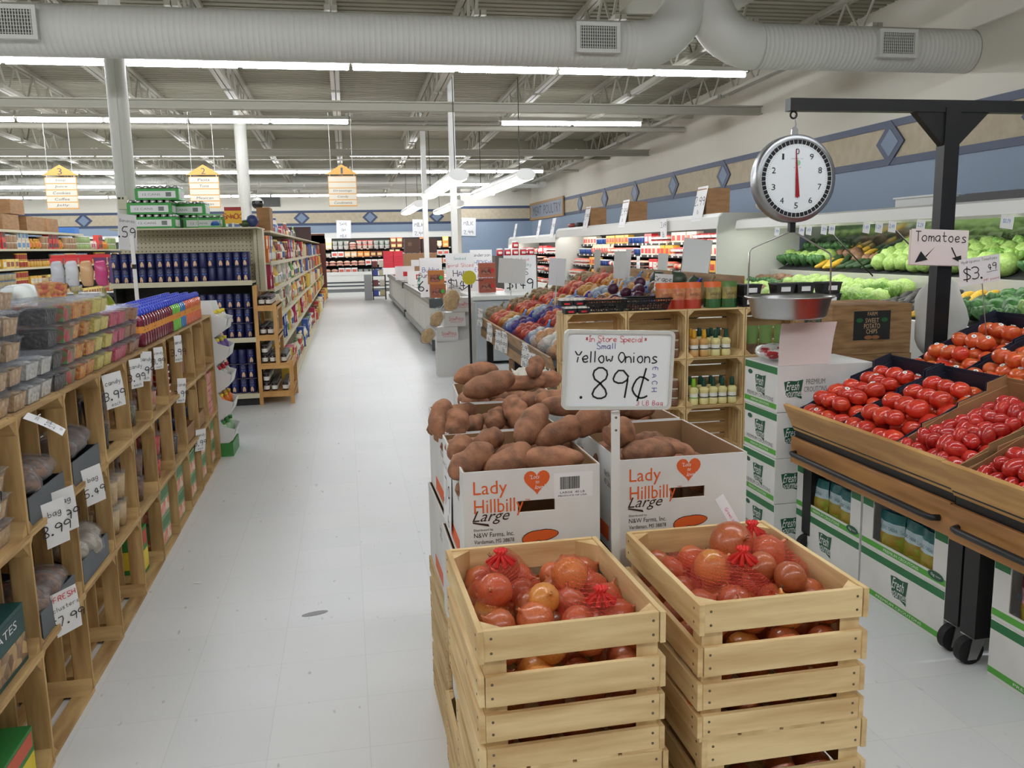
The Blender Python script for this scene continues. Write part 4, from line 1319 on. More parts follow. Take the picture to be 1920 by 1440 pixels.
for k, (nm, c, cc) in enumerate((('green bag', (70, 150, 70), (180, 210, 170)), ('yellow and orange pack', (236, 190, 50), (226, 120, 40)), ('red bottle', (200, 40, 50), (210, 210, 200)), ('yellow capped bottle', (240, 220, 90), (120, 90, 160)), ('yellow capped jar', (238, 214, 60), (230, 230, 220)))):
    for q in range(4):
        o = thing('display_pack', '%s in the white pocket display, pocket %s from below, %s one' % (nm, ON[k], ON[q]), 'pack', (-.955+.02*(q % 2), 6.51+.08*q, .1225+.205*k), R.uniform(-.2, .2), 'packs in the pocket display')
        b = B(); b.lathe([(.026, 0), (.028, .09), (.014, .115)], 10); b.obj('body', flat(cc), o)
        b = B(); b.lathe([(.015, .113), (.015, .138)], 10); b.obj('cap', flat(c), o)

b = B(); b.add([(.055*cos(i*.393), .02*sin(i*.393), 0) for i in range(16)]+[(.055*cos(i*.393), .02*sin(i*.393), .0012) for i in range(16)], [tuple(range(16, 32))]+[(i, (i+1) % 16, 16+(i+1) % 16, 16+i) for i in range(16)])
tag(b.obj('floor_sticker', flat((150, 150, 152)), None, (-.2, 3.47, .0005), (0, 0, .25)), 'worn grey oval sticker on the aisle floor', 'sticker')
b = B(); b.add([(0, 0, .001), (.03, -.005, .002), (.035, .012, .004), (.012, .018, .001), (-.008, .01, .003)], [(0, 1, 2, 3, 4)])
tag(b.obj('paper_scrap', PAPER, None, (-.755, 3.93, .001)), 'tiny white paper scrap on floor by the left rack', 'paper')
# ================================================================ tomato tables on the right
TW = mat('table_wood_front', (206, 160, 96), .5, (170, 124, 66), (14, 2.2, 22), bump=.08, bscale=2, coat=.1)
TD = mat('table_wood_drawer', (180, 128, 70), .5, (146, 98, 50), (14, 2.2, 22), bump=.08, bscale=2, coat=.1)
RUB = mat('caster_rubber', (24, 24, 25), .7)
def caster(par, x, y, z):
    b = B()
    b.box(x-.035, y-.035, z-.006, x+.035, y+.035, z)
    for s in (-1, 1):
        b.prism([(x-.03, z-.006), (x+.025, z-.006), (x-.01, z-.085), (x-.045, z-.085)], y+s*.021-.0015, y+s*.021+.0015, 'y')
    c = b.obj('caster_fork', CHROME, par)
    b = B(); b.cyl((x-.028, y-.016, .05), (x-.028, y+.016, .05), .05, n=20); b.obj('caster_wheel', RUB, c)
def table(label, y0, y1, dx):
    t = thing('produce_table', label, 'table', (dx, 0, 0))
    b = B()   # sloping front board with moulded lip
    b.prism([(2.0, .735), (2.016, .742), (2.03, .73), (2.075, .615), (2.06, .61)], y0, y1, 'y')
    b.obj('front_board', TW, t, bev=.002)
    b = B(); b.prism([(2.045, .58), (2.062, .58), (2.062, .455), (2.045, .455)], y0, y1-.005, 'y'); dr = b.obj('drawer_front', TD, t, bev=.003)
    b = B(); b.tube([(2.045, y0+.05, .51), (2.018, y0+.06, .51), (2.014, y0+.08, .51), (2.014, y1-.08, .51), (2.018, y1-.06, .51), (2.045, y1-.05, .51)], .012, 8); b.obj('drawer_handle', BLACK, dr)
    b = B(); b.box(2.066, y0+.004, .45, 2.09, y1-.004, .63); b.obj('apron', BLACK, t)
    b = B(); b.prism([(2.05, .645), (2.05, .625), (3.3, 1.05), (3.3, 1.07)], y0+.003, y1-.003, 'y'); b.obj('sloping_deck', BLACK, t)
    b = B(); b.prism([(2.07, .62), (3.28, 1.03), (3.28, .98), (2.07, .45)], y0+.004, y0+.02, 'y'); b.obj('end_panel', BLACK, t)
    b = B(); b.prism([(2.07, .62), (3.28, 1.03), (3.28, .98), (2.07, .45)], y1-.02, y1-.004, 'y'); b.obj('end_panel', BLACK, t)
    for x in (2.15, 3.2):
        for y in (y0+.045, y1-.045):
            b = B(); b.box(x-.037, y-.037, .105, x+.037, y+.037, .63 if x < 3 else .98); lg = b.obj('leg', BLACK, t)
            caster(lg, x-.0, y, .105)
    return t
table('far produce table with wooden front board and drawer under tomatoes', 2.555, 3.665, 0)
table('nearer produce table at the right picture edge, wooden front under plum tomatoes', 1.35, 2.545, -.012)
# ---- tomato cartons
CB2 = mat('carton_dark_navy', (30, 34, 52), .6)
SL = math.atan2(.34, 1.0)*1.0
def slope(u):
    """point on the deck: u metres up the slope from the front lip"""
    return Vector((2.06+u*cos(SL), 0, .652+u*sin(SL)))
def tray_box(label, u, y, dark=True, w=.36, l=.56):
    t = thing('tomato_carton', label, 'box', slope(u)+Vector((0, y, .0)), rot=(0, -SL, 0))
    h = .105
    b = B()
    b.box(0, -w/2, 0, l, w/2, .004)
    for s in (-1, 1):
        y_ = s*w/2
        P = [(0, 0), (l, 0), (l, h+.03), (l-.09, h+.03), (l-.1, h), (.33, h), (.32, h-.02), (.16, h-.02), (.15, h-.045), (0, h-.05)]
        b.prism(P, min(y_, y_-s*.004), max(y_, y_-s*.004), 'y')
    b.box(0, -w/2, .004, .004, -w/2+.1, h-.05); b.box(0, w/2-.1, .004, .004, w/2, h-.05); b.box(0, -w/2+.1, .004, .004, w/2-.1, h-.072); b.box(l-.004, -w/2, .004, l, w/2, h+.02)
    b.obj('carton', CB2 if dark else CARD, t)
    b = B()
    for s in (-1, 1):
        y_ = s*(w/2-.0065)
        b.prism([(.004, .004), (l-.006, .004), (l-.006, h-.01), (.33, h-.012), (.16, h-.034), (.004, h-.056)], y_-.002, y_+.002, 'y')
    b.box(l-.008, -w/2+.006, .004, l-.0045, w/2-.006, h+.005)
    b.obj('carton_lining', CB2 if dark else CARD, t)
    return t
TOM = mat('tomato_red', (204, 52, 36), .22, (216, 82, 46), (1.2, 1.2, 1.2), rnd=.12, coat=.4, contrast=(.3, .55))
TOMO = mat('tomato_orange_red', (214, 86, 44), .22, (222, 120, 60), (1.2, 1.2, 1.2), rnd=.08, coat=.4, contrast=(.3, .55))
ROMA = mat('plum_tomato_red', (184, 40, 36), .22, (196, 60, 44), (1.2, 1.2, 1.2), rnd=.14, coat=.4, contrast=(.3, .55))
CALX = mat('calyx_green', (76, 104, 44), .7)
STK_ = mat('fruit_sticker', (240, 238, 232), .4)
def tom_mesh(m, lob, top):
    b = B()
    def fn(p):
        a = math.atan2(p.y, p.x)
        q = sqrt(p.x**2+p.y**2)
        k = 1+lob*cos(5*a)*(.4+.6*max(0, p.z))*min(1, q*1.5)
        return Vector((p.x*k, p.y*k, p.z*(1) - (top*math.exp(-(q/.35)**2) if p.z > 0 else -.05*math.exp(-(q/.3)**2))))
    b.ell((0, 0, 0), 1, 1, .84, 20, 12, 0, fn)
    return b.mesh('tomato', m)
def roma_mesh(m):
    b = B()
    b.ell((0, 0, 0), 1, 1, 1.42, 16, 12, 0, lambda p: Vector((p.x*(1-.1*p.z), p.y*(1-.1*p.z), p.z-.08*math.exp(-(p.x**2+p.y**2)*14)*(1 if p.z > 0 else 0))))
    return b.mesh('plum_tomato', m)
def calyx(par):
    b = B()
    for i in range(6):
        a = i*1.047+.2
        c, s = cos(a), sin(a)
        pts = [(0, 0, .70), (.22, .07, .74), (.5, .0, .72), (.22, -.07, .74)]
        b.add([(x*c-y*s, x*s+y*c, z) for x, y, z in pts], [(0, 1, 2, 3)])
    b.cyl((0, 0, .68), (.03, .02, .88), .05, .035, 6)
    b.obj('calyx', CALX, par)
def sticker(par, th, ph):
    b = B()
    d = Vector((sin(th)*cos(ph), sin(th)*sin(ph), cos(th)*.84))
    nrm = d.normalized()
    a = nrm.orthogonal().normalized()
    c = nrm.cross(a)
    b.add([d*1.012+(a*cos(i*.5236)*.2+c*sin(i*.5236)*.26) for i in range(12)], [tuple(range(12))])
    st = b.obj('sticker', STK_, par)
    b = B(); b.add([d*1.016+(a*cos(i*.785)*.07+c*sin(i*.785)*.1) for i in range(8)], [tuple(range(8))]); b.obj('sticker_print', flat((110, 100, 90)), st)
def tomk(m, lob, top, cal, stk):
    o = place('tomato', tom_mesh(m, lob, top))
    tag(o, 'x', 'tomato')
    if cal:
        calyx(o)
    if stk:
        sticker(o, *stk)
    return o
KT = dict(red=Kind(tomk(TOM, .025, .06, 0, None)), redst=Kind(tomk(TOM, .025, .06, 0, (.6, 4.2))), vine=Kind(tomk(TOMO, .05, .12, 1, None)), vinest=Kind(tomk(TOMO, .05, .12, 1, (.5, 4.0))))
_r = place('plum_tomato', roma_mesh(ROMA)); tag(_r, 'x', 'tomato')
KT['roma'] = Kind(_r)
def on_box(u, y, a, bb, c):
    p = slope(u)
    return Vector((p.x+a*cos(SL)-c*sin(SL), y+bb, p.z+a*sin(SL)+c*cos(SL)))
def heap(name, u, y, kinds, r, nx, ny, second, l=.56, w=.36, roma=False, orange_from=99):
    for lay, (mx, my) in enumerate(((nx, ny), second)):
        if not mx:
            continue
        for i in range(mx):
            for j in range(my):
                fa = (i+.5)/mx
                fb = (j+.5)/my-.5
                aa = .015+fa*(l-.03) if lay == 0 else .07+fa*(l-.15)
                b_ = fb*(w-.02) if lay == 0 else fb*(w-.11)
                q = r*R.uniform(.88, 1.08)
                c = .006+r*.84+lay*r*1.25+R.uniform(-.003, .006)
                k = kinds[(0 if i < orange_from else 1)] if len(kinds) == 2 and isinstance(kinds[0], tuple) else kinds
                kk = R.choice(k)
                lab = '%s tomato, %s carton, %s row up, %s from right, %s layer' % ('plum' if roma else 'orange vine' if 'vine' in kk else 'round red', name, ON[i], ON[j], ('lower', 'upper')[lay])
                rot = (R.uniform(-.45, .45), R.uniform(-.45, .45), R.uniform(0, 6.28) if 'st' not in kk else R.uniform(-.6, .4)) if not roma else (R.choice((0, pi/2, 1.2, 1.9)), R.uniform(-.6, .6), R.uniform(0, 6.28))
                KT[kk](on_box(u, y, aa+R.uniform(-.006, .006), b_+R.uniform(-.006, .006), c), rot, lab, 'tomatoes in the %s carton' % name, q)
BX = [('far front', .0, 3.475, True), ('middle front', .0, 3.1, True), ('third front', .0, 2.735, False), ('fourth front', .0, 2.335, False), ('fifth front', 0, 1.95, False),
      ('far rear', .59, 3.475, True), ('middle rear', .59, 3.1, True), ('third rear', .59, 2.735, True)]
for nm, u, y, dk in BX:
    tray_box('%s %s tomato carton on the sloping produce table' % (nm, 'dark navy' if dk else 'brown'), u, y, dk)
heap('far front', 0, 3.475, ['red', 'red', 'red', 'redst'], .042, 6, 4, (5, 3))
heap('middle front', 0, 3.1, [('red', 'red', 'red'), ('vine', 'vinest')], .045, 6, 4, (4, 3), orange_from=4)
heap('third front', 0, 2.735, ['roma'], .030, 8, 5, (7, 4), roma=True)
heap('fourth front', 0, 2.335, ['roma'], .030, 8, 5, (7, 4), roma=True)
heap('fifth front', 0, 1.95, ['roma'], .030, 8, 5, (5, 4), roma=True)
heap('far rear', .59, 3.475, ['vine', 'vinest', 'red', 'vinest'], .043, 6, 4, (3, 3))
heap('middle rear', .59, 3.1, ['vine', 'vinest', 'vine'], .043, 6, 4, (2, 3))
heap('third rear', .59, 2.735, ['vine', 'vinest', 'vine'], .043, 6, 4, (0, 0))
# ---- hanging dial scale on its post
t = thing('scale_post', 'black square post with T-shaped top arm holding hanging dial scale', 'post', (2.868, 3.76, 0))
b = B(); b.box(-.04, -.03, .02, .04, .03, 2.11); b.obj('post', BLACK, t)
b = B(); b.box(-.84, -.025, 2.09, .84, .025, 2.145); b.obj('cross_arm', BLACK, t)
for s in (-1, 1):
    b = B(); b.prism([(s*.035, 2.092), (s*.2, 2.092), (s*.035, 1.93)], -.02, .02, 'y'); b.obj('gusset', BLACK, t)
b = B(); b.box(-.25, -.25, 0, .25, .25, .02); b.obj('base_plate', BLACK, t)
b = B(); b.tube([(-.81, 0, 2.095)]+[(-.81+.016*sin(a*.6283), 0, 2.073-.016*cos(a*.6283)*-1) for a in range(0, 11)], .0045, 6); b.obj('hook_eye', BLACK, t)
sx, sy, sz = 2.066, 3.76, 1.784
t = thing('hanging_scale', 'round white dial hanging produce scale with steel pan', 'scale', (sx, sy, sz))
SR = .2
b = B()
n = 40
prof = [(SR-.022, -.038), (SR-.004, -.034), (SR, -.026), (SR, .03), (SR-.02, .036), (.0001, .04)]
v, f = [], []
for r_, y_ in prof:
    v += [(r_*cos(2*pi*i/n), y_, r_*sin(2*pi*i/n)) for i in range(n)]
f = [(j*n+i, (j+1)*n+i, (j+1)*n+(i+1) % n, j*n+(i+1) % n) for j in range(len(prof)-1) for i in range(n)]
b.add(v, f, 0, True)
b.obj('case', mat('scale_case_steel', (168, 170, 172), .35, metal=.9), t)
b = B(); b.add([((SR-.02)*cos(2*pi*i/n), -.033, (SR-.02)*sin(2*pi*i/n)) for i in range(n)], [tuple(reversed(range(n)))]); dial = b.obj('dial_face', mat('dial_face_white', (234, 240, 242), .3), t)
b = B()
for i in range(50):
    a0, a1 = 2*pi*(i+.06)/50, 2*pi*(i+.94)/50
    b.add([(r_*sin(a), -.0338, r_*cos(a)) for r_, a in ((.156, a0), (.156, a1), (.175, a1), (.175, a0))], [(0, 3, 2, 1)])
for i in range(100):
    a = 2*pi*i/100
    l_ = .01 if i % 10 else .018
    b.add([((.154)*sin(a-.002), -.0338, .154*cos(a-.002)), (.154*sin(a+.002), -.0338, .154*cos(a+.002)), ((.154-l_)*sin(a+.002), -.0338, (.154-l_)*cos(a+.002)), ((.154-l_)*sin(a-.002), -.0338, (.154-l_)*cos(a-.002))], [(0, 1, 2, 3)])
b.obj('dial_scale_ring', INK, dial)
b = B()
for d_ in range(10):
    a = -2*pi*d_/10
    T = frame((.122*sin(a), -.0335, .122*cos(a)), (1, 0, 0), (0, 0, 1))
    fit(b, str(d_), .019 if d_ != 1 else .01, .027, T)
b.obj('dial_numerals', INK, dial)
b = B(); fit(b, 'MADE   IN   USA', .06, .0035, frame((0, -.0335, .09), (1, 0, 0), (0, 0, 1))); fit(b, '-      -', .034, .003, frame((0, -.0335, .05), (1, 0, 0), (0, 0, 1))); b.obj('dial_print', INK, dial)
b = B(); b.add([(.004+.013*cos(i*.785), -.0336, .071+.014*sin(i*.785)) for i in range(8)], [tuple(reversed(range(8)))]); b.obj('dial_emblem', flat((150, 205, 170)), dial)
b = B(); a = radians(-3.5)
T = Matrix.Rotation(a, 4, 'Y')
b.add([T @ Vector(p) for p in ((-.0015, -.036, .135), (.0015, -.036, .135), (.011, -.036, -.085), (.006, -.036, -.082), (0, -.036, -.088), (-.006, -.036, -.082), (-.011, -.036, -.085))], [tuple(range(7))])
b.cyl((0, -.034, 0), (0, -.039, 0), .006, n=10)
b.obj('needle', mat('needle_red', (150, 26, 34), .4), dial)
b = B(); b.prism([(-.017, SR-.01), (.017, SR-.01), (.015, SR+.025), (.006, SR+.035), (-.006, SR+.035), (-.015, SR+.025)], -.004, .004, 'y')
b.tube([(0, 0, SR+.02), (.004, 0, SR+.05), (-.004, 0, SR+.07), (.006, 0, SR+.09), (0, 0, .281)], .004, 6); b.obj('top_hook', CHROME, t)
b = B(); b.box(-.014, -.012, -SR-.045, .014, .012, -SR+.004); b.obj('load_block', BLACK, t)
pz = -.545
b = B()
b.tube([(-.213, 0, pz+.005), (-.21, 0, -.33), (-.2, 0, -.315), (-.02, 0, -.245), (0, 0, -.235), (.02, 0, -.245), (.2, 0, -.345), (.21, 0, -.36), (.213, 0, pz+.005)], .004, 6); b.obj('bail_wire', CHROME, t)
b = B(); b.lathe([(.16, -.1), (.17, -.092), (.19, -.01), (.207, -.002), (.209, .003), (.205, .004), (.188, -.006), (.165, -.088), (.155, -.094), (.0001, -.095)], 36, 0, (0, 0, pz), cap0=True, cap1=False); b.obj('pan', CHROME, t)
# ---- signs at the post
t = thing('paper_sign', 'white paper sign reading Tomatoes with two arrows, taped to post', 'sign', (2.81, 3.70, 1.455), rot=(-.05, .045, .0))
b = B(); b.box(-.155, -.001, -.085, .155, .001, .085); b.box(-.162, .003, -.088, .148, .005, .08); b.obj('paper', mat('paper_pinkish', (232, 220, 216), .7), t)
b = B(); T = frame((0, -.0012, 0), (1, 0, 0), (0, 0, 1)); b.hand('Tomatoes', .046, T @ TR(.01, .05), wd=.1, adv=.78)
b.add([T @ Vector(p) for p in ((-.028, .0, .0008), (-.023, .005, .0008), (-.07, -.048, .0008), (-.075, -.043, .0008))], [(0, 3, 2, 1)]); b.add([T @ Vector(p) for p in ((-.13, -.075, .0009), (-.06, -.06, .0009), (-.1, -.02, .0009))], [(0, 1, 2)])
b.add([T @ Vector(p) for p in ((.062, .0, .0008), (.068, .003, .0008), (.1, -.05, .0008), (.094, -.053, .0008))], [(0, 3, 2, 1)]); b.add([T @ Vector(p) for p in ((.125, -.072, .0009), (.12, -.035, .0009), (.07, -.05, .0009))], [(0, 1, 2)])
b.obj('handwriting', INK, t)
t = thing('paper_sign', 'small white card reading Hydroponic Tomatoes $3.49 on a wire pick', 'sign', (2.85, 3.47, 1.35), rot=(0, -.12, 0))
b = B(); b.box(-.105, -.001, -.062, .105, .001, .062); b.obj('card', PAPER, t)
b = B(); b.cyl((.01, .002, -.02), (.03, .002, -.42), .0025, n=6); b.obj('wire_pick', CHROME, t)
b = B(); T = frame((0, -.0012, 0), (1, 0, 0), (0, 0, 1)); b.hand('$3.', .06, T @ TR(-.03, -.008), wd=.08, adv=.72); b.hand('49', .034, T @ TR(.065, .012), wd=.1, adv=.75); b.hand('Hydroponic Tomatoes', .013, T @ TR(0, .048), wd=.09, adv=.8); b.add([T @ Vector(p) for p in ((.035, -.012, .0008), (.09, -.01, .0008), (.09, -.012, .0008), (.035, -.014, .0008))], [(0, 3, 2, 1)])
b.obj('handwriting', INK, t)
b = B(); b.hand('per pound', .011, T @ TR(.06, -.045), wd=.1); b.obj('red_handwriting', RED, t)
b = B()
b.ell((3.12, 4.08, 1.07), .14, .1, .22, 16, 12, 0, lambda p: Vector((p.x+.012*sin(25*p.z)+.01*sin(30*p.x), p.y+.015*sin(22*p.x+9*p.z), p.z)))
tag(b.obj('plastic_sack', mat('sack_white', (224, 222, 216), .5, trans=.25)), 'big translucent white plastic sack standing behind the scale post', 'sack')
b = B(); b.box(2.6, 3.88, 0, 3.2, 4.2, .84); tag(b.obj('sack_stand', BLACK), 'black stand carrying the plastic sack behind the tomato table', 'stand')
# ---- crouton cartons
GRN = flat((34, 112, 62)); LGR = flat((86, 168, 60)); DGR = mat('logo_green', (24, 84, 60), .5)
GREYT = flat((110, 112, 110))
CROU = grains('crouton_print', (146, 172, 50), (176, 118, 56), 30)
def logo(par, T, s):
    """dark green flag with white lettering; T is the centre of the flag"""
    b = B()
    q = [(-.5, .36), (-.2, .40), (.15, .38), (.5, .44), (.42, -.1), (.45, -.5), (.1, -.38), (-.2, -.4), (-.38, -.34), (-.44, 0)]
    b.add([T @ Vector((x*s, y*s, .0005)) for x, y in q], [tuple(reversed(range(len(q))))])
    f = b.obj('logo_flag', DGR, par)
    b = B(); fit(b, 'Fresh', .66*s, .42*s, T @ TR(-.03*s, .14*s, .0006), 0, .2); fit(b, 'Gourmet', .92*s, .36*s, T @ TR(.0, -.19*s, .0006), 0, .2)
    b.obj('logo_lettering', PAPER, f)
def side_face(par, x, y0, y1, z0, h):
    pass
def closed_fg(label, L, Dp, H, narrow):
    """closed crouton carton: x 0..L , y 0..Dp; printed faces look to -x and -y"""
    t = thing('crouton_carton', label, 'box')
    b = B(); b.box(0, 0, 0, L, Dp, H); b.obj('carton', CARTW, t, bev=.002)
    b = B(); b.box(-.0006, .002, H*.82, 0, Dp-.002, H*.97); b.obj('dark_green_band', GRN, t)
    b = B(); b.box(-.0006, .002, H*.07, 0, Dp-.002, H*.18); lg = b.obj('light_green_band', LGR, t)
    T = frame((-.0008, Dp/2, H*.125), (0, -1, 0), (0, 0, 1)); b = B(); fit(b, 'PREMIUM CROUTONS', Dp*.55, H*.05, T); b.obj('band_lettering', PAPER, lg)
    logo(t, frame((-.0004, Dp*.5, H*.52), (0, -1, 0), (0, 0, 1)), min(.11, Dp*.4))
    if narrow:
        b = B(); T = frame((-.0004, Dp/2, H*.26), (0, -1, 0), (0, 0, 1)); fit(b, 'PREMIUM CROUTONS', Dp*.8, H*.085, T); b.obj('grey_lettering', GREYT, t)
        b = B(); b.add([frame((-.0004, Dp*.82, H*.73), (0, -1, 0), (0, 0, 1)) @ Vector((.025*cos(i*.524), .012*sin(i*.524), .0005)) for i in range(12)], [tuple(range(12))]); b.obj('oval_badge', DGR, t)
        logo(t, frame((.085, -.0004, H*.5), (1, 0, 0), (0, 0, 1)), .1)
        b = B(); T = frame((.2, -.0004, H*.56), (1, 0, 0), (0, 0, 1)); fit(b, 'PREMIUM', .1, .026, T @ TR(0, .018)); fit(b, 'CROUTONS', .12, .026, T @ TR(0, -.018)); b.obj('side_lettering', GREYT, t)
    return t
KF = Kind(closed_fg('x', .5, .34, .226, True))
for q in range(4):
    KF((2.0-.004*(q % 2), 3.72, .228*q), 0, 'white and green crouton carton in the stack beside tomatoes, %s from floor' % ON[q], 'stacked crouton cartons')
b = B(); v = []
for i in range(7):
    u = i/6
    v += [(2.0+.02*u, 3.722+.02*sin(u*2), .912+.2*u), (2.27+.04*u, 3.722+.02*sin(u*2), .912+.2*u)]
b.add(v, [(2*i, 2*i+1, 2*i+3, 2*i+2) for i in range(6)])
o = tag(b.obj('price_sheet', mat('paper_pinkish', (232, 220, 216), .7)), 'blank curved white sheet standing on top crouton carton', 'sign')
sol = o.modifiers.new('thick', 'SOLIDIFY'); sol.thickness = .001
t = thing('snack_bag', 'red green and white crouton bag lying on top crouton carton', 'bag', (2.08, 3.9, .93), .4)
b = B(); b.ell((0, 0, .025), .09, .11, .03, 16, 8, 0, lambda p: Vector((p.x, p.y, p.z+.012*sin(40*p.x+30*p.y)))); b.obj('bag', mat('bag_white_foil', (226, 224, 220), .2, (176, 40, 46), (14, 9, 14), contrast=(.42, .46)), t)
b = B(); b.ell((.03, .04, .045), .05, .05, .02, 10, 6); b.obj('green_print', flat((110, 150, 60), .3), t)
def display_fg(label, loc, lower):
    """display carton on its side: window with bags above, closed carton below; face looks to -x"""
    L, W_, H = .3, .53, .212
    t = thing('crouton_display_carton', label, 'box', loc)
    b = B()
    b.box(0, 0, 0, .004, W_, .045); b.box(0, 0, .045, .004, .075, H); b.box(0, W_-.075, .045, .004, W_, H)
    b.box(.004, 0, 0, L, W_, .004); b.box(.004, 0, .004, L, .004, H); b.box(.004, W_-.004, .004, L, W_, H); b.box(L-.004, .004, .004, L, W_-.004, H)
    b.obj('carton', CARTW, t)
    b = B(); b.box(-.0006, .002, .012, 0, W_-.002, .036); lg = b.obj('light_green_band', LGR, t)
    b = B(); fit(b, 'PREMIUM CROUTONS', .22, .012, frame((-.0008, W_/2, .024), (0, -1, 0), (0, 0, 1))); b.obj('band_lettering', PAPER, lg)
    b = B(); b.box(-.0006, .002, H-.035, 0, .072, H); b.box(-.0006, W_-.072, H-.035, 0, W_-.002, H); b.obj('dark_green_corner', GRN, t)
    b = B(); b.add([frame((-.0008, .055, .035), (0, -1, 0), (0, 0, 1)) @ Vector((.045*cos(i*.393), .017*sin(i*.393), .0008)) for i in range(16)], [tuple(range(16))]); ov = b.obj('oval_badge', DGR, t)
    b = B(); fit(b, '0g', .022, .014, frame((-.0022, .07, .035), (0, -1, 0), (0, 0, 1))); fit(b, 'TRANS FAT', .03, .006, frame((-.0022, .04, .035), (0, -1, 0), (0, 0, 1))); b.obj('badge_lettering', PAPER, ov)
    return t
TEAL = mat('bag_teal_foil', (26, 92, 96), .2, (60, 120, 124), (20, 20, 20))
SILV = mat('bag_silver_blue', (170, 196, 204), .2, (206, 222, 226), (18, 18, 18))
PINKF = mat('bag_pink_foil', (214, 120, 140), .2, (236, 180, 190), (18, 18, 18))
MARO = mat('bag_maroon_foil', (130, 40, 64), .2)
def crou_bag(name, label, loc, yaw, top, mid, txt):
    t = thing(name, label, 'bag', loc, yaw, 'crouton bags in the cartons')
    w = .135
    for nm, z0, z1, m in (('print', .0, .085, CROU), ('label', .085, .13, mid), ('top', .13, .17, top)):
        b = B()
        v = []
        k = 9
        for i in range(5):
            z = z0+(z1-z0)*i/4
            fat = .03*(1-(z/.19)**3)
            for s in (-1, 1):
                for j in range(k):
                    u = -1+2*j/(k-1)
                    v.append((s*fat*(1-abs(u)**2.5)+.002*sin(9*u+60*z), u*w/2, z))
        f = []
        for i in range(4):
            for s in (0, 1):
                for j in range(k-1):
                    a0 = i*2*k+s*k+j
                    q = (a0, a0+1, a0+2*k+1, a0+2*k)
                    f.append(q if s else tuple(reversed(q)))
        b.add(v, f, 0, True)
        b.obj('bag_'+nm, m, t)
    b = B(); fit(b, txt, .11, .014, frame((-.0285, 0, .108), (0, -1, 0), (0, 0, 1))); b.obj('bag_lettering', flat((40, 90, 110)), t)
    return t
KL = Kind(closed_fg('x', .3, .53, .212, False))
UX = 2.115
UT = [('far column', 3.185, TEAL, SILV, 'CLASSIC CAESAR', 3), ('near column', 2.64, TEAL, SILV, 'CLASSIC CAESAR', 2), ('right edge column', 1.88, MARO, PINKF, 'PARMESAN', 2)]
for nm, y, a, m, tx, nb in UT:
    KL((UX, y, 0), 0, 'closed white crouton carton on floor under produce tables, %s' % nm, 'crouton cartons under the tables')
    if nm == 'right edge column':
        pass
    display_fg('open-front crouton carton with bags under produce tables, %s' % nm, (UX, y, .2135), False)
    for q in range(3):
        crou_bag('crouton_bag', '%s crouton bag in open carton, %s, %s from right' % ('green and silver' if a is TEAL else 'pink and maroon', nm, ON[q]), (UX+.045+(.015 if q == 1 else 0), y+.145+.12*q, .2185), R.uniform(-.15, .15), a, m, tx)
# ---- sweet potato chip cartons
CHW = mat('chip_carton_wood_print', (168, 130, 88), .7, (140, 104, 66), (6, 6, 40), contrast=(.4, .6))
CHD = flat((34, 36, 34)); CHT = flat((206, 170, 130)); CHG = flat((40, 96, 56))
def chips():
    t = thing('chip_carton', 'x', 'box')
    L, D_, H = .5, .4, .283
    b = B(); b.box(0, 0, 0, L, D_, H); b.obj('carton', CHW, t, bev=.002)
    for T, w in ((frame((.25, -.0003, .165), (1, 0, 0), (0, 0, 1)), .23), (frame((-.0003, .2, .165), (0, -1, 0), (0, 0, 1)), .19)):
        b = B(); b.add([T @ Vector((x*w/2, y*.0825, .0004)) for x, y in ((-1, -1), (1, -1), (1, 1), (-1, 1))], [(0, 1, 2, 3)]); p = b.obj('dark_panel', CHD, t)
        b = B(); fit(b, 'SWEET', .085, .026, T @ TR(0, .028, .0004)); fit(b, 'POTATO', .1, .028, T @ TR(0, -.004, .0004)); fit(b, 'CHIPS', .07, .026, T @ TR(0, -.034, .0004)); fit(b, 'FARM', .06, .022, T @ TR(0, .066, .0004)); b.obj('lettering', CHT, p)
        b = B()
        for s in (-1, 1):
            b.add([T @ Vector((s*.078*w/.23+.022*cos(i*.785), .03+.013*sin(i*.785), .0008)) for i in range(8)], [tuple(range(8))])
        b.obj('leaf_print', CHG, p)
        b = B()
        for s in (-.02, .025):
            b.add([T @ Vector((s+.026*cos(i*.524), -.068+.012*sin(i*.524), .0008+.0001*(s > 0))) for i in range(12)], [tuple(range(12))])
        b.obj('potato_print', flat((150, 100, 64)), p)
    b = B(); fit(b, '24/5 OZ BAGS', .16, .012, frame((.25, -.0004, .04), (1, 0, 0), (0, 0, 1))); b.obj('small_lettering', flat((120, 88, 56)), t)
    return t
KC = Kind(chips())
for q in range(4):
    KC((2.67-.01*(q % 2), 4.36, .2845*q), 0, 'brown sweet potato chip carton in the stack behind crouton cartons, %s from floor' % ON[q], 'stacked chip cartons')
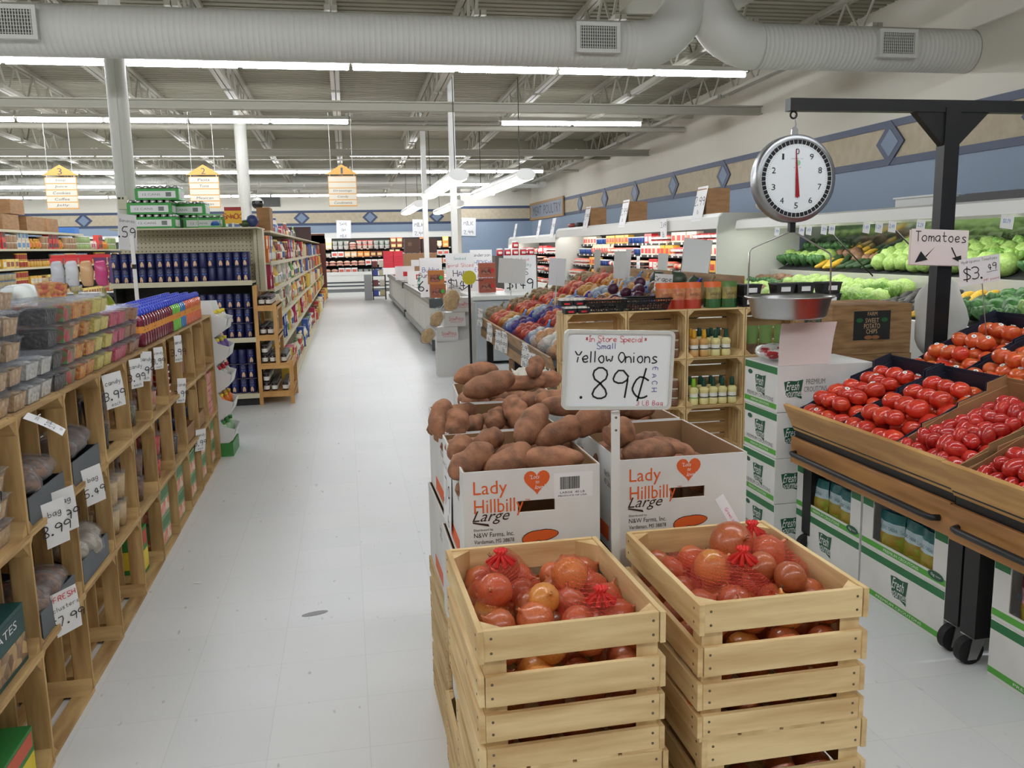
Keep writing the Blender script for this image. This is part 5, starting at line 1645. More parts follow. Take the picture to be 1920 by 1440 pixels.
# ================================================================ crate shelf with bottles (faces the camera)
CROT = (Matrix.Rotation(pi/2, 3, 'X') @ Matrix.Rotation(pi/2, 3, 'Z')).to_euler()
SX0, SY, SHH = 1.44, 5.6, .3465
SK = Kind(crate_root('wooden_crate', 'x', WX, WY, WZ, 9))
for c in range(4):
    for lv in range(3):
        SK((SX0+.435*(c+.5), SY+CD, SHH*lv+.176), CROT, '%s-row wooden crate in dressing bottle shelf, %s column from left' % (tier[lv], ON[c]), 'crates of the dressing shelf')
def cel(c, lv, fx, fy):
    return Vector((SX0+.435*c+fx, SY+fy, SHH*lv+.0125))
CREM = mat('dressing_cream', (228, 216, 150), .3, coat=.3)
TANB = mat('dressing_tan', (206, 160, 96), .3, coat=.3)
LBL = mat('bottle_label_white', (232, 230, 222), .5)
def dressing(c, cap, band):
    t = thing('dressing_bottle', 'x', 'bottle')
    b = B(); b.lathe([(.03, 0), (.034, .006), (.034, .04), (.03, .046), (.03, .085), (.034, .092), (.035, .112), (.026, .124), (.015, .13), (.014, .136)], 14); b.obj('bottle', c, t)
    b = B(); b.lathe([(.0312, .048), (.0312, .083)], 14, cap0=False, cap1=False); lb = b.obj('label', LBL, t)
    b = B(); b.lathe([(.0316, .05), (.0316, .058)], 14, cap0=False, cap1=False); b.obj('label_band', band, lb)
    b = B(); b.lathe([(.0165, .13), (.016, .15), (.013, .185), (.0125, .19)], 12); b.obj('cap', cap, t)
    return t
CAPG = mat('cap_dark_green', (24, 70, 56), .4); CAPY = mat('cap_golden', (214, 160, 44), .4); CAPL = mat('cap_lime', (136, 190, 50), .4)
OLV = flat((70, 72, 40))
KDG, KDY, KDL = Kind(dressing(CREM, CAPG, OLV)), Kind(dressing(TANB, CAPY, OLV)), Kind(dressing(CREM, CAPL, CAPL))
for lv, spec in ((2, [('Y', .07, .04), ('Y', .145, .04), ('G', .19, .08), ('G', .23, .035), ('G', .31, .04), ('G', .16, .16), ('G', .24, .14), ('G', .3, .15), ('Y', .08, .13)]), (1, [('L', .07, .035), ('G', .15, .04), ('G', .22, .04), ('G', .29, .04), ('G', .365, .04), ('G', .08, .13), ('G', .16, .13), ('G', .24, .13), ('G', .32, .13)])):
    for i, (k, fx, fy) in enumerate(spec):
        {'G': KDG, 'Y': KDY, 'L': KDL}[k](cel(2, lv, fx, fy), R.uniform(0, 6), '%s dressing bottle in the %s-row shelf crate, %s, %s' % ({'G': 'cream dark-capped', 'Y': 'tan gold-capped', 'L': 'lime-capped'}[k], tier[lv], 'front row' if fy < .1 else 'back row', '%s from left' % ON[sum(1 for q in spec if (q[2] < .1) == (fy < .1) and q[1] < fx)]), 'dressing bottles')
t = thing('sauce_jar', 'x', 'jar')
b = B(); b.lathe([(.03, 0), (.034, .005), (.034, .045), (.03, .052)], 12); b.obj('jar', flat((120, 84, 66), .3), t)
b = B(); b.lathe([(.032, .052), (.032, .064)], 12); b.obj('lid', flat((196, 184, 160)), t)
KJ = Kind(t)
for lv in (2, 1):
    for i, fx in enumerate((.36, .29)):
        for q in range(3):
            KJ(cel(1, lv, fx, .05)+Vector((0, 0, .065*q)), 0, 'brown sauce jar in %s-row shelf crate beside sign, %s stack, %s from below' % (tier[lv], ('right', 'left')[i], ON[q]), 'sauce jars')
def pouch(name, label, loc, w, h, top, mid, low, grp, rz=0):
    t = thing(name, label, 'pouch', loc, rz, grp)
    k = 9
    def seg(z0, z1, m, nm):
        b = B(); v = []
        for i in range(5):
            z = z0+(z1-z0)*i/4
            fat = .035*(1-(z/h)**1.5)+.002
            for s in (-1, 1):
                for j in range(k):
                    u = -1+2*j/(k-1)
                    v.append((u*w/2*(1-.04*sin(3*z/h)), s*fat*(1-abs(u)**2.2), z))
        f = []
        for i in range(4):
            for s in (0, 1):
                for j in range(k-1):
                    a0 = i*2*k+s*k+j
                    q = (a0, a0+1, a0+2*k+1, a0+2*k)
                    f.append(tuple(reversed(q)) if s else q)
        b.add(v, f, 0, True)
        b.obj(nm, m, t)
    seg(0, h*.36, low, 'pouch_base'); seg(h*.36, h*.8, mid, 'pouch_front'); seg(h*.8, h, top, 'pouch_top')
    return t
OR1 = mat('pouch_orange', (226, 104, 44), .25); OR2 = mat('pouch_tan_window', (206, 140, 92), .25, (180, 90, 60), (20, 20, 20)); OR3 = mat('pouch_red_base', (176, 60, 40), .25)
GR1 = mat('pouch_green', (86, 120, 58), .25); GR2 = mat('pouch_green_window', (168, 150, 84), .25, (120, 110, 60), (20, 20, 20)); GR3 = mat('pouch_deep_green', (50, 96, 50), .25, (150, 40, 40), (9, 9, 9), contrast=(.36, .4))
for i, (x, kk) in enumerate(((2.17, 0), (2.27, 0), (2.38, 0), (2.53, 1), (2.65, 1))):
    m = (OR1, OR2, OR3) if not kk else (OR1 if i == 3 else GR1, GR2, GR3)
    for r_ in range(2):
        p = pouch('salad_topping_pouch', '%s topping pouch standing on the crate shelf, %s from left, %s' % ('green based' if kk else 'orange', ON[i], ('front row', 'behind')[r_]), (x+.015*r_, 5.66+.075*r_, 1.041), .115, .185, *m, 'topping pouches', R.uniform(-.1, .1))
        if r_ == 0:
            b = B(); fit(b, 'SALAD' if kk else 'SALAD PIZAZZ', .08, .018, frame((0, -.032, .105), (1, 0, 0), (0, 0, 1))); b.obj('pouch_lettering', flat((90, 60, 40)), p)
PG = mat('pouch_leaf_green', (98, 128, 62), .3); PG2 = mat('pouch_brown_window', (120, 92, 62), .3, (80, 60, 44), (24, 24, 24)); PG3 = mat('pouch_dark_base', (70, 66, 48), .3)
for i, x in enumerate((2.835, 2.945, 3.06)):
    pouch('snack_pouch', 'green snack pouch inside the shelf crate behind crouton boxes, %s from left' % ON[i], (x, 5.68, SHH*2+.0125), .105, .2, PG, PG, PG2, 'green snack pouches')
# baskets and mushroom packs on top
BSK = net('basket_black_weave', (22, 22, 24), 55, .16)
SHAL = mat('shallot_skin', (196, 140, 110), .5, (160, 96, 76), (30, 30, 30), rnd=.1)
bulb = B(); bulb.lathe([(.05, -.95), (.6, -.75), (1, -.1), (.85, .45), (.4, .85), (.12, 1.15), (.06, 1.4)], 10)
BULB = bulb.mesh('bulb', SHAL)
for i, (x, w_) in enumerate(((1.725, .3), (2.02, .34))):
    t = thing('black_basket', 'black plastic weave basket %s on top of the crate shelf' % ('with shallots, left one' if i == 0 else 'nearly empty, right one'), 'basket', (x, 5.7, 1.041))
    b = B(); b.taper(w_*.82, .19, w_, .25, 0, .085, 0, False); b.obj('weave', BSK, t)
    b = B()
    c = [(-w_/2, -.125, .085), (w_/2, -.125, .085), (w_/2, .125, .085), (-w_/2, .125, .085)]
    b.tube(c, .007, 6, closed=True); b.obj('rim', BLACK, t)
    for q in range(18 if i == 0 else 7):
        o = place('shallot', BULB, None, (x-.1+.04*(q % 6)+R.uniform(-.01, .01), 5.63+.05*(q//6)+R.uniform(-.01, .01), 1.041+(.075 if i == 0 else .03)+R.uniform(-.004, .008)), (R.uniform(-1.4, 1.4), R.uniform(-1, 1), R.uniform(0, 6)))
        o.scale = (.021,)*3
        tag(o, 'small tan shallot in the %s black basket' % ('left' if i == 0 else 'right'), 'shallot', 'shallots in the %s basket' % ('left' if i == 0 else 'right'))
t = thing('mushroom_pack', 'x', 'pack')
b = B(); b.taper(.075, .09, .085, .1, 0, .036); b.obj('tray', TRAY, t)
b = B(); b.taper(.083, .098, .07, .085, .0362, .05); b.obj('contents', mat('mushroom_white', (226, 222, 212), .5, (180, 172, 158), (40, 40, 40)), t)
b = B(); b.box(-.03, -.0515, .006, .03, -.048, .034); lb = b.obj('label', INK, t)
b = B(); b.box(-.02, -.0522, .008, .02, -.0515, .02); b.obj('red_print', RED, lb)
KM = Kind(t)
for i, (x, q) in enumerate(((1.475, 0), (1.565, 0), (1.475, 1), (1.565, 1))):
    KM((x-.02*q, 5.64+.03*q, 1.041+.052*q), 0, 'black mushroom pack on the crate shelf corner, %s %s' % (('lower', 'upper')[q], ('left', 'right')[i % 2]), 'mushroom packs')
t = thing('dark_tub', 'x', 'tub')
b = B(); b.taper(.12, .12, .14, .14, 0, .07); b.obj('tub', mat('tub_smoky', (38, 36, 36), .25), t)
b = B(); b.box(-.073, -.073, .07, .073, .073, .08); b.obj('lid', TRAY, t)
b = B(); b.add([(-.035, -.0665, .022), (.035, -.0665, .022), (.035, -.0695, .055), (-.035, -.0695, .055)], [(0, 1, 2, 3)]); b.obj('label', PAPER, t)
KB_ = Kind(t)
for i, (x, q) in enumerate(((2.8, 0), (2.96, 0), (3.12, 0), (2.8, 1), (3.27, 0), (3.06, 1), (3.21, 1), (3.42, 0), (3.42, 1))):
    KB_((x, 5.68, 1.041+.082*q), R.uniform(-.05, .05), 'smoky black lidded tub behind the hanging scale pan, %s row, %s from left' % (('lower', 'upper')[q], ON[sum(1 for z in ((2.8, 0), (2.96, 0), (3.12, 0), (2.8, 1), (3.27, 0), (3.06, 1), (3.21, 1), (3.42, 0), (3.42, 1)) if z[1] == q and z[0] < x)]), 'dark tubs on the shelf')
b = B(); b.box(3.2, 5.6, 1.0, 3.55, 5.9, 1.04); b.box(3.2, 5.62, 0, 3.24, 5.9, 1.0); b.box(3.5, 5.62, 0, 3.55, 5.9, 1.0); tag(b.obj('side_table', DARK), 'dark stand continuing the crate shelf to the right under black tubs', 'stand')
t = thing('wrapped_pack', 'crumpled dark wrapped pack on the shelf left of the black tubs', 'pack', (2.78, 5.82, 1.12))
b = B(); b.ell((0, 0, 0), .07, .06, .05, 12, 8, 0, lambda p: p+Vector((.008*sin(60*p.y), .006*sin(70*p.x), .008*sin(50*p.x+40*p.y)))); b.obj('wrap', mat('wrap_dark_film', (60, 62, 64), .15), t)
b = B(); b.box(-.06, -.05, -.08, .06, .05, -.045); b.obj('tray', TRAY, t)
# garlic basket
t = thing('bushel_basket', 'round wooden bushel basket full of white garlic behind sweet potatoes', 'basket', (1.06, 4.98, .555))
SPL = mat('basket_split_wood', (196, 158, 102), .6, (150, 116, 70), (40, 40, 3))
b = B(); b.lathe([(.125, 0), (.155, .165), (.15, .165), (.12, .005)], 24, cap1=False); b.obj('basket_body', SPL, t)
for z0, z1, m in ((.13, .168, WZ), (.09, .11, flat((96, 104, 84)))):
    r0 = .126+.03*z0/.165
    b = B(); b.lathe([(r0, z0), (r0+.006, z0), (r0+.012, z1), (r0+.006, z1)], 24, 0, cap0=False, cap1=False); b.obj('basket_hoop', m, t)
GAR = mat('garlic_white', (236, 232, 220), .5, (206, 196, 178), (30, 30, 6))
g = B(); g.lathe([(.1, -.7), (.7, -.65), (1, -.15), (.85, .3), (.4, .65), (.13, 1.0), (.09, 1.5)], 12)
g2 = [Vector(p) for p in g.v]
g.v = [tuple(Vector((p.x*(1+.07*cos(7*math.atan2(p.y, p.x))), p.y*(1+.07*cos(7*math.atan2(p.y, p.x))), p.z))) for p in g2]
GM = g.mesh('garlic_bulb', GAR)
for q in range(34):
    a = q*2.4
    r_ = .125*sqrt((q+.5)/34)
    o = place('garlic_bulb', GM, None, (1.06+r_*cos(a), 4.98+r_*sin(a), .72+.03*(1-(r_/.125)**2)+R.uniform(0, .01)), (R.uniform(-1, 1), R.uniform(-1, 1), R.uniform(0, 6)))
    o.scale = (.027,)*3
    tag(o, 'white garlic bulb heaped in the round bushel basket', 'garlic', 'garlic bulbs')
for k in range(2):
    KCR((1.06, 4.98, k*CD), (0, 0, .3), 'wooden crate carrying the garlic basket, %s one' % ('lower', 'upper')[k])
# ================================================================ onion and potato bin
def bx(y):
    return 1.40+.024*(y-5.8)
BW = mat('bin_wood_front', (176, 138, 92), .6, (136, 102, 64), (14, 2, 20)); BW2 = mat('bin_wood_dark', (96, 78, 58), .6)
BSL = math.atan2(.5, 1.45)
t = thing('produce_bin', 'long sloping produce bin with wooden front full of bagged onions', 'bin')
def ybar(b, y0, y1, sec, m=0):
    v = [(bx(y0)+x, y0, z) for x, z in sec]+[(bx(y1)+x, y1, z) for x, z in sec]
    n = len(sec)
    b.add(v, [(i, (i+1) % n, n+(i+1) % n, n+i) for i in range(n)]+[tuple(reversed(range(n))), tuple(range(n, 2*n))], m)
for y0, y1 in ((5.95, 8.0), (8.03, 10.0)):
    b = B(); ybar(b, y0, y1, [(0, .70), (.015, .705), (.05, .595), (.035, .59)]); b.obj('front_board', BW, t)
    b = B(); ybar(b, y0, y1, [(.03, .55), (.045, .55), (.045, .46), (.03, .46)]); b.obj('lower_board', BW, t)
    b = B(); ybar(b, y0, y1, [(.035, .6), (.05, .6), (.05, .545), (.035, .545)]); b.obj('dark_rail', BW2, t)
b = B(); ybar(b, 5.95, 10.0, [(.04, .62), (1.5, 1.12), (1.5, 1.08), (.04, .56)]); b.obj('sloping_deck', BLACK, t)
b = B(); ybar(b, 5.95, 10.0, [(1.47, 1.08), (1.5, 1.08), (1.5, 1.25), (1.47, 1.25)]); b.obj('back_board', BW, t)
for y in (6.05, 8.0, 9.9):
    for x in (.12, 1.42):
        b = B(); b.box(bx(y)+x-.035, y-.035, 0, bx(y)+x+.035, y+.035, .58 if x < 1 else 1.06); b.obj('leg', BLACK, t)
for y in (9.2, 8.5):
    b = B(); b.box(1.75, y-.3, 0, 2.25, y+.2, .25); tag(b.obj('floor_carton', CARD), 'brown carton on the floor under the onion bin, %s' % ('far one' if y > 9 else 'near one'), 'box')
sph = B()
def cluster(n, seed, r, sp):
    r_ = random.Random(seed)
    b = B()
    for i in range(n):
        a, q = i*2.4, sqrt((i+.5)/n)
        b.ell((sp[0]*q*cos(a), sp[1]*q*sin(a), sp[2]*(1-q*q)+r_.uniform(-.01, .01)+r*.8), r*r_.uniform(.9, 1.1), r*r_.uniform(.9, 1.1), r*.9, 10, 7)
    return b
PAL = dict(red_onion=((206, 96, 66), 'red netted onions'), white_onion=((214, 218, 210), 'white onions in blue net'), purple=((96, 60, 104), 'purple onions in blue net'), yellow=((214, 164, 84), 'yellow potatoes'), orange=((214, 120, 70), 'orange yams'), brown=((146, 110, 72), 'brown potatoes'), peach=((226, 170, 120), 'peach coloured sweet onions'), garlic=((238, 234, 222), 'white turnips'))
NETC = dict(red_onion=(206, 60, 44), white_onion=(110, 150, 210), purple=(60, 70, 190), yellow=(226, 150, 60), orange=(226, 80, 50), brown=(150, 130, 80), peach=(236, 190, 150), garlic=(240, 240, 236))
BK = {}
for k, (c, nm) in PAL.items():
    t = thing('produce_bag', 'x', 'bag')
    m = mat('bagged_'+k, c, .4, tuple(int(x*.8) for x in c), (14, 14, 14), rnd=.08)
    cluster(9, len(k), .043, (.105, .125, .045)).obj('bulbs', m, t)
    nb = B(); nb.ell((0, 0, .035), .155, .175, .07, 16, 8); nb.obj('net', net('net_'+k, NETC[k], 130, .055), t)
    b = B(); b.tube([(.12, .05, .07), (.15, .06, .1), (.17, .08, .1)], [.02, .006, .014], 6); b.obj('gathered_neck', flat(NETC[k]), t)
    BK[k] = Kind(t)
cols = ['brown', 'brown', 'orange', 'red_onion', 'yellow', 'white_onion', 'purple', 'red_onion', 'red_onion', 'white_onion', 'peach', 'garlic', 'peach']
for j, k in enumerate(cols):
    y = 9.82-.305*j
    for i in range(5):
        kk = k
        if j >= 4 and i >= 3:
            kk = ('yellow', 'yellow', 'white_onion', 'yellow', 'white_onion', 'purple', 'brown', 'purple', 'brown')[(j-4) % 9]
        elif j in (7, 8) and i == 2:
            kk = 'white_onion' if j == 7 else 'red_onion'
        u = .14+.285*i
        BK[kk]((bx(y)+.05+u*cos(BSL), y+R.uniform(-.02, .02), .645+u*sin(BSL)+R.uniform(0, .03)), Euler((R.uniform(-.1, .1), -BSL+R.uniform(-.1, .1), R.uniform(-.3, .3))), 'bag of %s, long bin, %s column from far end, %s row' % (PAL[kk][1], ON[j], ON[i]), 'bags in the onion bin')
# loose roots at the near high end of the bin
LOOSE = [('purple onion', (84, 36, 62), .05, 1), ('rutabaga', (146, 110, 84), .06, .9), ('yellow squash', (230, 190, 50), .055, 1), ('dark melon', (70, 84, 64), .075, 1), ('brown root', (130, 104, 80), .06, .9)]
LM = []
for nm, c, r_, sq in LOOSE:
    b = B(); b.lathe([(.05, -.98), (.5, -.85), (.95, -.3), (1, .1), (.75, .6), (.35, .88), (.1, 1.05), (.05, 1.2)], 12)
    LM.append(b.mesh(nm.replace(' ', '_'), mat('loose_'+nm, c, .35, tuple(int(q*.75) for q in c), (6, 6, 6), rnd=.1)))
for i, (x, y, z, k) in enumerate(((2.15, 6.75, 1.05, 0), (2.28, 6.85, 1.1, 0), (2.2, 6.95, 1.13, 0), (2.35, 6.72, 1.13, 0), (2.42, 6.9, 1.18, 0), (2.3, 6.6, 1.08, 0), (2.08, 6.6, 1.02, 1), (1.95, 6.7, 1.0, 1), (2.05, 6.8, 1.04, 1), (2.5, 6.75, 1.14, 1), (2.45, 6.55, 1.1, 4), (2.42, 6.4, 1.13, 2), (2.56, 6.6, 1.13, 4), (2.62, 6.45, 1.12, 4), (2.7, 6.75, 1.2, 3), (2.78, 6.6, 1.16, 3), (2.6, 6.95, 1.2, 3), (1.9, 6.45, .96, 1), (2.2, 6.4, 1.04, 4))):
    nm, c, r_, sq = LOOSE[k]
    o = place(nm.replace(' ', '_'), LM[k], None, (x, y, z), (R.uniform(-.8, .8), R.uniform(-.8, .8), R.uniform(0, 6)))
    o.scale = (r_,)*3
    tag(o, 'loose %s at the high near end of the onion bin, %s' % (nm, nth(i)+' counted from left'), nm, 'loose roots on the bin')
def white_card(label, loc, w, h, rot, txt=None, post=None, ts=.3):
    t = thing('price_card', label, 'price card', loc, rot=rot)
    b = B(); b.box(-w/2, -.001, -h/2, w/2, .001, h/2); b.obj('card', PAPER, t)
    if txt:
        b = B(); T = frame((0, -.0012, 0), (1, 0, 0), (0, 0, 1))
        for i, s in enumerate(txt):
            b.hand(s, h*ts*(1 if len(txt) < 3 else .7), T @ TR(0, h*(.5-(i+.6)/len(txt))), wd=.1, adv=.8)
        b.obj('handwriting', INK, t)
    if post:
        b = B(); b.cyl((0, .004, 0), (0, .004, -post), .006, n=6); b.obj('stem', WHITE, t)
    return t
for i, (y, dz) in enumerate(((9.72, .04), (8.95, -.06), (8.35, -.08), (7.95, -.06), (6.85, -.05), (6.6, -.1))):
    white_card('white price tag clipped on the onion bin front board, %s from far end' % ON[i], (bx(y)-.012, y, .66+dz), .1, .2, (0, .12, -pi/2+.45), ['2.99', 'bag', 'lb'], None)
for i, (x, y, z, w_, h_, rz, post) in enumerate(((2.05, 8.3, 1.24, .17, .27, -.5, .35), (2.6, 8.0, 1.3, .14, .26, .35, .3), (2.42, 6.35, 1.2, .15, .13, .05, .12), (2.75, 8.2, 1.3, .06, .3, .1, .3), (3.0, 7.9, 1.28, .12, .25, .3, .3), (2.0, 10.4, 1.2, .38, .3, .3, .55), (2.85, 9.6, 1.32, .1, .25, .5, .3))):
    white_card('white card on a stem above the onion bin, %s' % ('left, blank and tilted', 'middle, narrow and tilted', 'small, reading $5.99 beside yellow squash', 'thin edge-on, middle', 'right of the thin one', 'large blank at the far end', 'edge-on at the far right')[i], (x, y, z), w_, h_, (0, .08, rz), ['Grape', '$5.99'] if i == 2 else None, post, .3)
t = thing('price_sign', 'blank white framed board on a stem in front of the meat case', 'sign', (3.05, 7.2, 1.38), rot=(0, .12, 0))
b = B(); b.box(-.13, -.004, -.15, .13, .004, .15); b.obj('board', mat('sign_board_white', (238, 240, 241), .35), t)
b = B(); b.tube([(-.13, 0, -.15), (.13, 0, -.15), (.13, 0, .15), (-.13, 0, .15)], .006, 6, closed=True); b.obj('frame', CHROME, t)
b = B(); b.cyl((0, 0, -.15), (.03, 0, -.42), .008, n=6); b.obj('stem', WHITE, t)
# ================================================================ freezers and what stands on them
BUMP = mat('bumper_dark_grey', (64, 70, 72), .5); SKIRT = mat('skirt_grey', (168, 170, 168), .5); FRZ = mat('freezer_white', (222, 224, 220), .4)
def freezer(label, x0, x1, y0, y1):
    t = thing('chest_freezer', label, 'freezer')
    b = B(); b.box(x0+.03, y0+.03, .2, x1-.03, y1-.03, .66)
    b.box(x0+.02, y0+.02, .66, x0+.1, y1-.02, .78); b.box(x1-.1, y0+.02, .66, x1-.02, y1-.02, .78); b.box(x0+.1, y0+.02, .66, x1-.1, y0+.1, .78); b.box(x0+.1, y1-.1, .66, x1-.1, y1-.02, .78)
    b.obj('body', FRZ, t)
    for i in range(int((y1-y0)/1.2)+1):
        b = B(); yy = y0+.05+1.2*i; b.box(x0+.022, yy, .24, x0+.029, min(yy+1.17, y1-.05), .62); b.obj('front_panel', FRZ, t)
    b = B(); b.prism([(x0+.06, .08), (x0+.01, .12), (x0-.005, .21), (x0+.03, .21)], y0, y1, 'y'); b.obj('skirt', SKIRT, t)
    b = B(); b.box(x0-.01, y0-.015, .07, x0+.45, y0+.03, .22); b.obj('skirt_end', BUMP, t)
    b = B(); b.box(x0+.1, y0+.1, 0, x1-.1, y1-.1, .2); b.obj('base', BLACK, t)
    b = B(); b.box(x0-.02, y0+.1, .71, x0+.03, y1-.05, .76); b.box(x0-.005, y0+.1, .76, x0+.06, y1-.05, .8); b.obj('rail', mat('rail_grey', (150, 150, 146), .4), t)
    b = B(); b.box(x0-.03, y0-.03, .67, x1+.02, y0+.04, .8); b.obj('bumper', BUMP, t, bev=.015)
    b = B(); b.box(x0+.3, y0-.034, .745, x0+.62, y0-.031, .78); b.obj('price_strip', PAPER, t)
    return t
freezer('nearer long white chest freezer along the right side of aisle', 1.14, 2.65, 11.95, 17.7)
freezer('farther long white chest freezer along the aisle, toward back wall', 1.16, 2.65, 18.2, 25.0)
for fi, (y0, y1) in enumerate(((12.1, 17.6), (18.3, 24.9))):
    n = 0
    y = y0+.15
    while y < y1-.2:
        for x in (1.42, 1.75, 2.08, 2.38):
            c = R.choice(((238, 238, 240), (236, 238, 240), (214, 60, 60), (230, 226, 214), (200, 214, 230), (236, 170, 160)))
            h = R.uniform(.08, .15)
            b = B(); b.box(-.14, -.2, 0, .14, .2, h)
            o = b.obj('frozen_carton', flat(c), None, (x, y, .661))
            tag(o, 'frozen carton lying in the %s chest freezer, %s from near end, %s from aisle' % (('nearer', 'farther')[fi], nth(n//4), ON[n % 4]), 'carton', 'frozen cartons')
            n += 1
        y += .45 if fi == 0 else .62
t = thing('case_end', 'white plastic clad display case behind the yellow disc stand', 'display case')
b = B(); b.box(1.56, 10.75, .04, 2.62, 11.85, .83); b.obj('body', mat('case_cloudy_white', (206, 210, 214), .45, (188, 194, 200), (1.5, 1.5, .7)), t, bev=.04)
b = B(); b.box(1.53, 10.71, .83, 2.65, 11.88, .89); b.obj('top', FRZ, t, bev=.01)
def poster(label, x0, x1, y, z0, z1, lines, rz=0):
    t = thing('poster', label, 'poster', ((x0+x1)/2, y, z0), rot=(-.06, 0, rz))
    w_, h = x1-x0, z1-z0
    b = B(); b.box(-w_/2, -.004, 0, w_/2, .004, h); b.obj('board', PAPER, t)
    for zf, st, s, c, nm in lines:
        b = B(); b.hand(st, s*h, frame((0, -.0045, h*zf), (1, 0, 0), (0, 0, 1)), wd=.1, adv=.75); b.obj('handwriting', c, t)
GRNI = flat((60, 150, 140))
poster('white poster reading Bubba Burgers on freezer, leftmost', 1.03, 1.35, 12.35, .8, 1.36, [(.7, 'Bubba', .12, BLUE, 0), (.56, 'Burgers', .12, INK, 0), (.28, '6.99', .26, INK, 0)])
poster('white poster reading Spiral Sliced HAM $1.49 on freezer', 1.39, 1.8, 12.2, .85, 1.42, [(.87, 'Smoked', .07, GRNI, 0), (.7, 'Spiral Sliced', .085, RED, 0), (.5, 'HAM', .16, INK, 0), (.24, '$149', .24, INK, 0)])
poster('white poster reading Chicken Bacon, standing behind the ham posters', 1.8, 2.13, 12.6, .83, 1.46, [(.88, 'Sanderson', .07, INK, 0), (.7, 'CHICKEN', .1, BLUE, 0), (.54, 'LEG QTR', .09, BLUE, 0), (.38, '10 lb bag', .09, BLUE, 0)], .05)
poster('white poster reading Old Kentucky HAMS $149 right of the others', 2.1, 2.55, 11.5, .89, 1.38, [(.88, 'Smithfield', .08, RED, 0), (.74, 'Old Kentucky', .08, GRNI, 0), (.54, 'HAMS', .16, INK, 0), (.22, '$149', .3, INK, 0)])
for i, (x, z, c, k) in enumerate(((1.24, .81, (150, 84, 44), 0), (1.22, 1.0, (178, 110, 54), 1), (1.83, .9, (150, 70, 50), 2), (1.83, 1.1, (160, 84, 60), 3))):
    t = thing('burger_carton', 'brown printed food carton in front of the posters, %s' % ('left pair lower', 'left pair upper', 'right pair lower', 'right pair upper')[i], 'carton', (x, 11.99 if i < 2 else 11.3, z))
    b = B(); b.box(-.11, -.05, 0, .11, .05, .19); b.obj('carton', flat(c), t)
    b = B(); b.box(-.09, -.0508, .03, .05, -.05, .13); b.obj('food_print', grains('food_print_%d' % i, (60, 34, 26), (170, 100, 80), 26), t)
    b = B(); b.add([(.065+.028*cos(q*.785), -.0512, .09+.03*sin(q*.785)) for q in range(8)], [tuple(range(8))]); b.obj('round_badge', flat((60, 160, 60) if i < 2 else (190, 30, 40)), t)
# cup towers on the freezer
CUPW = mat('cup_white_green', (226, 236, 232), .4, (70, 150, 130), (8, 8, 26), contrast=(.46, .5))
for i, (x, y, n) in enumerate(((1.3, 15.6, 2), (1.3, 13.6, 4))):
    for q in range(n):
        b = B(); b.lathe([(.045, 0), (.06, .1), (.055, .105)], 12)
        tag(b.obj('ice_cream_cup', CUPW, None, (x, y, .8+.107*q)), 'white green tub stacked on freezer rail, %s stack, %s from below' % (('far', 'near')[i], ON[q]), 'tub', 'tubs on the freezer rail')
b = B(); b.box(1.14, 15.4, .78, 1.5, 15.8, .8); b.box(1.14, 13.4, .78, 1.5, 13.8, .8); tag(b.obj('freezer_lid', CLEAR), 'clear sliding cover on the near chest freezer', 'cover')
# poultry cartons and red boxes on the far freezer
for i, (x, y, w_, z0, h, c) in enumerate(((1.52, 20.3, .34, 1.39, .33, (84, 58, 44)), (1.91, 20.3, .34, 1.39, .33, (70, 46, 38)), (1.7, 20.3, .75, .8, .58, (160, 122, 84)))):
    t = thing('bulk_carton', ('dark printed upper carton, left of white poles', 'dark wrapped upper carton, right one', 'big brown bulk carton below two dark cartons')[i]+' on far freezer', 'carton', (x, y, z0))
    b = B(); b.box(-w_/2, -.25, 0, w_/2, .25, h); b.obj('carton', flat(c, .5), t)
    b = B(); b.add([(-w_*.3, -.2506, h*.5), (-w_*.05, -.2506, h*.5), (-w_*.05, -.2506, h*.75), (-w_*.3, -.2506, h*.75)], [(0, 1, 2, 3)]); b.obj('label', PAPER if i == 2 else flat((120, 90, 70)), t)
for q in range(6):
    b = B(); b.box(-.13, -.15, 0, .13, .15, .15); tag(b.obj('red_carton', mat('carton_red_print', (186, 36, 54), .5, (226, 120, 130), (9, 9, 9), contrast=(.3, .36)), None, (1.15+.27*(q % 2), 24.2, .98+.152*(q//2))), 'red printed carton stacked on the far freezer end, %s row %s' % (ON[q//2], ('left', 'right')[q % 2]), 'carton', 'red cartons')
b = B(); b.box(.98, 23.9, .8, 1.6, 24.5, .98); tag(b.obj('white_carton', PAPER), 'white carton under the red printed cartons', 'carton')
for i, (x, y) in enumerate(((1.25, 18.9), (1.4, 17.3))):
    white_card('white notice with red patch standing on the freezers, %s' % ('far one', 'near one')[i], (x, y, .97 if i == 0 else .9), .42, .3, (0, 0, 0))
    b = B(); b.box(-.09, -.004, -.05, .09, -.002, .05); tag(b.obj('red_sticker', RED, None, (x+.05, y, .95 if i == 0 else .93)), 'red tag stuck on the white freezer notice, %s' % ('far one', 'near one')[i], 'sticker')
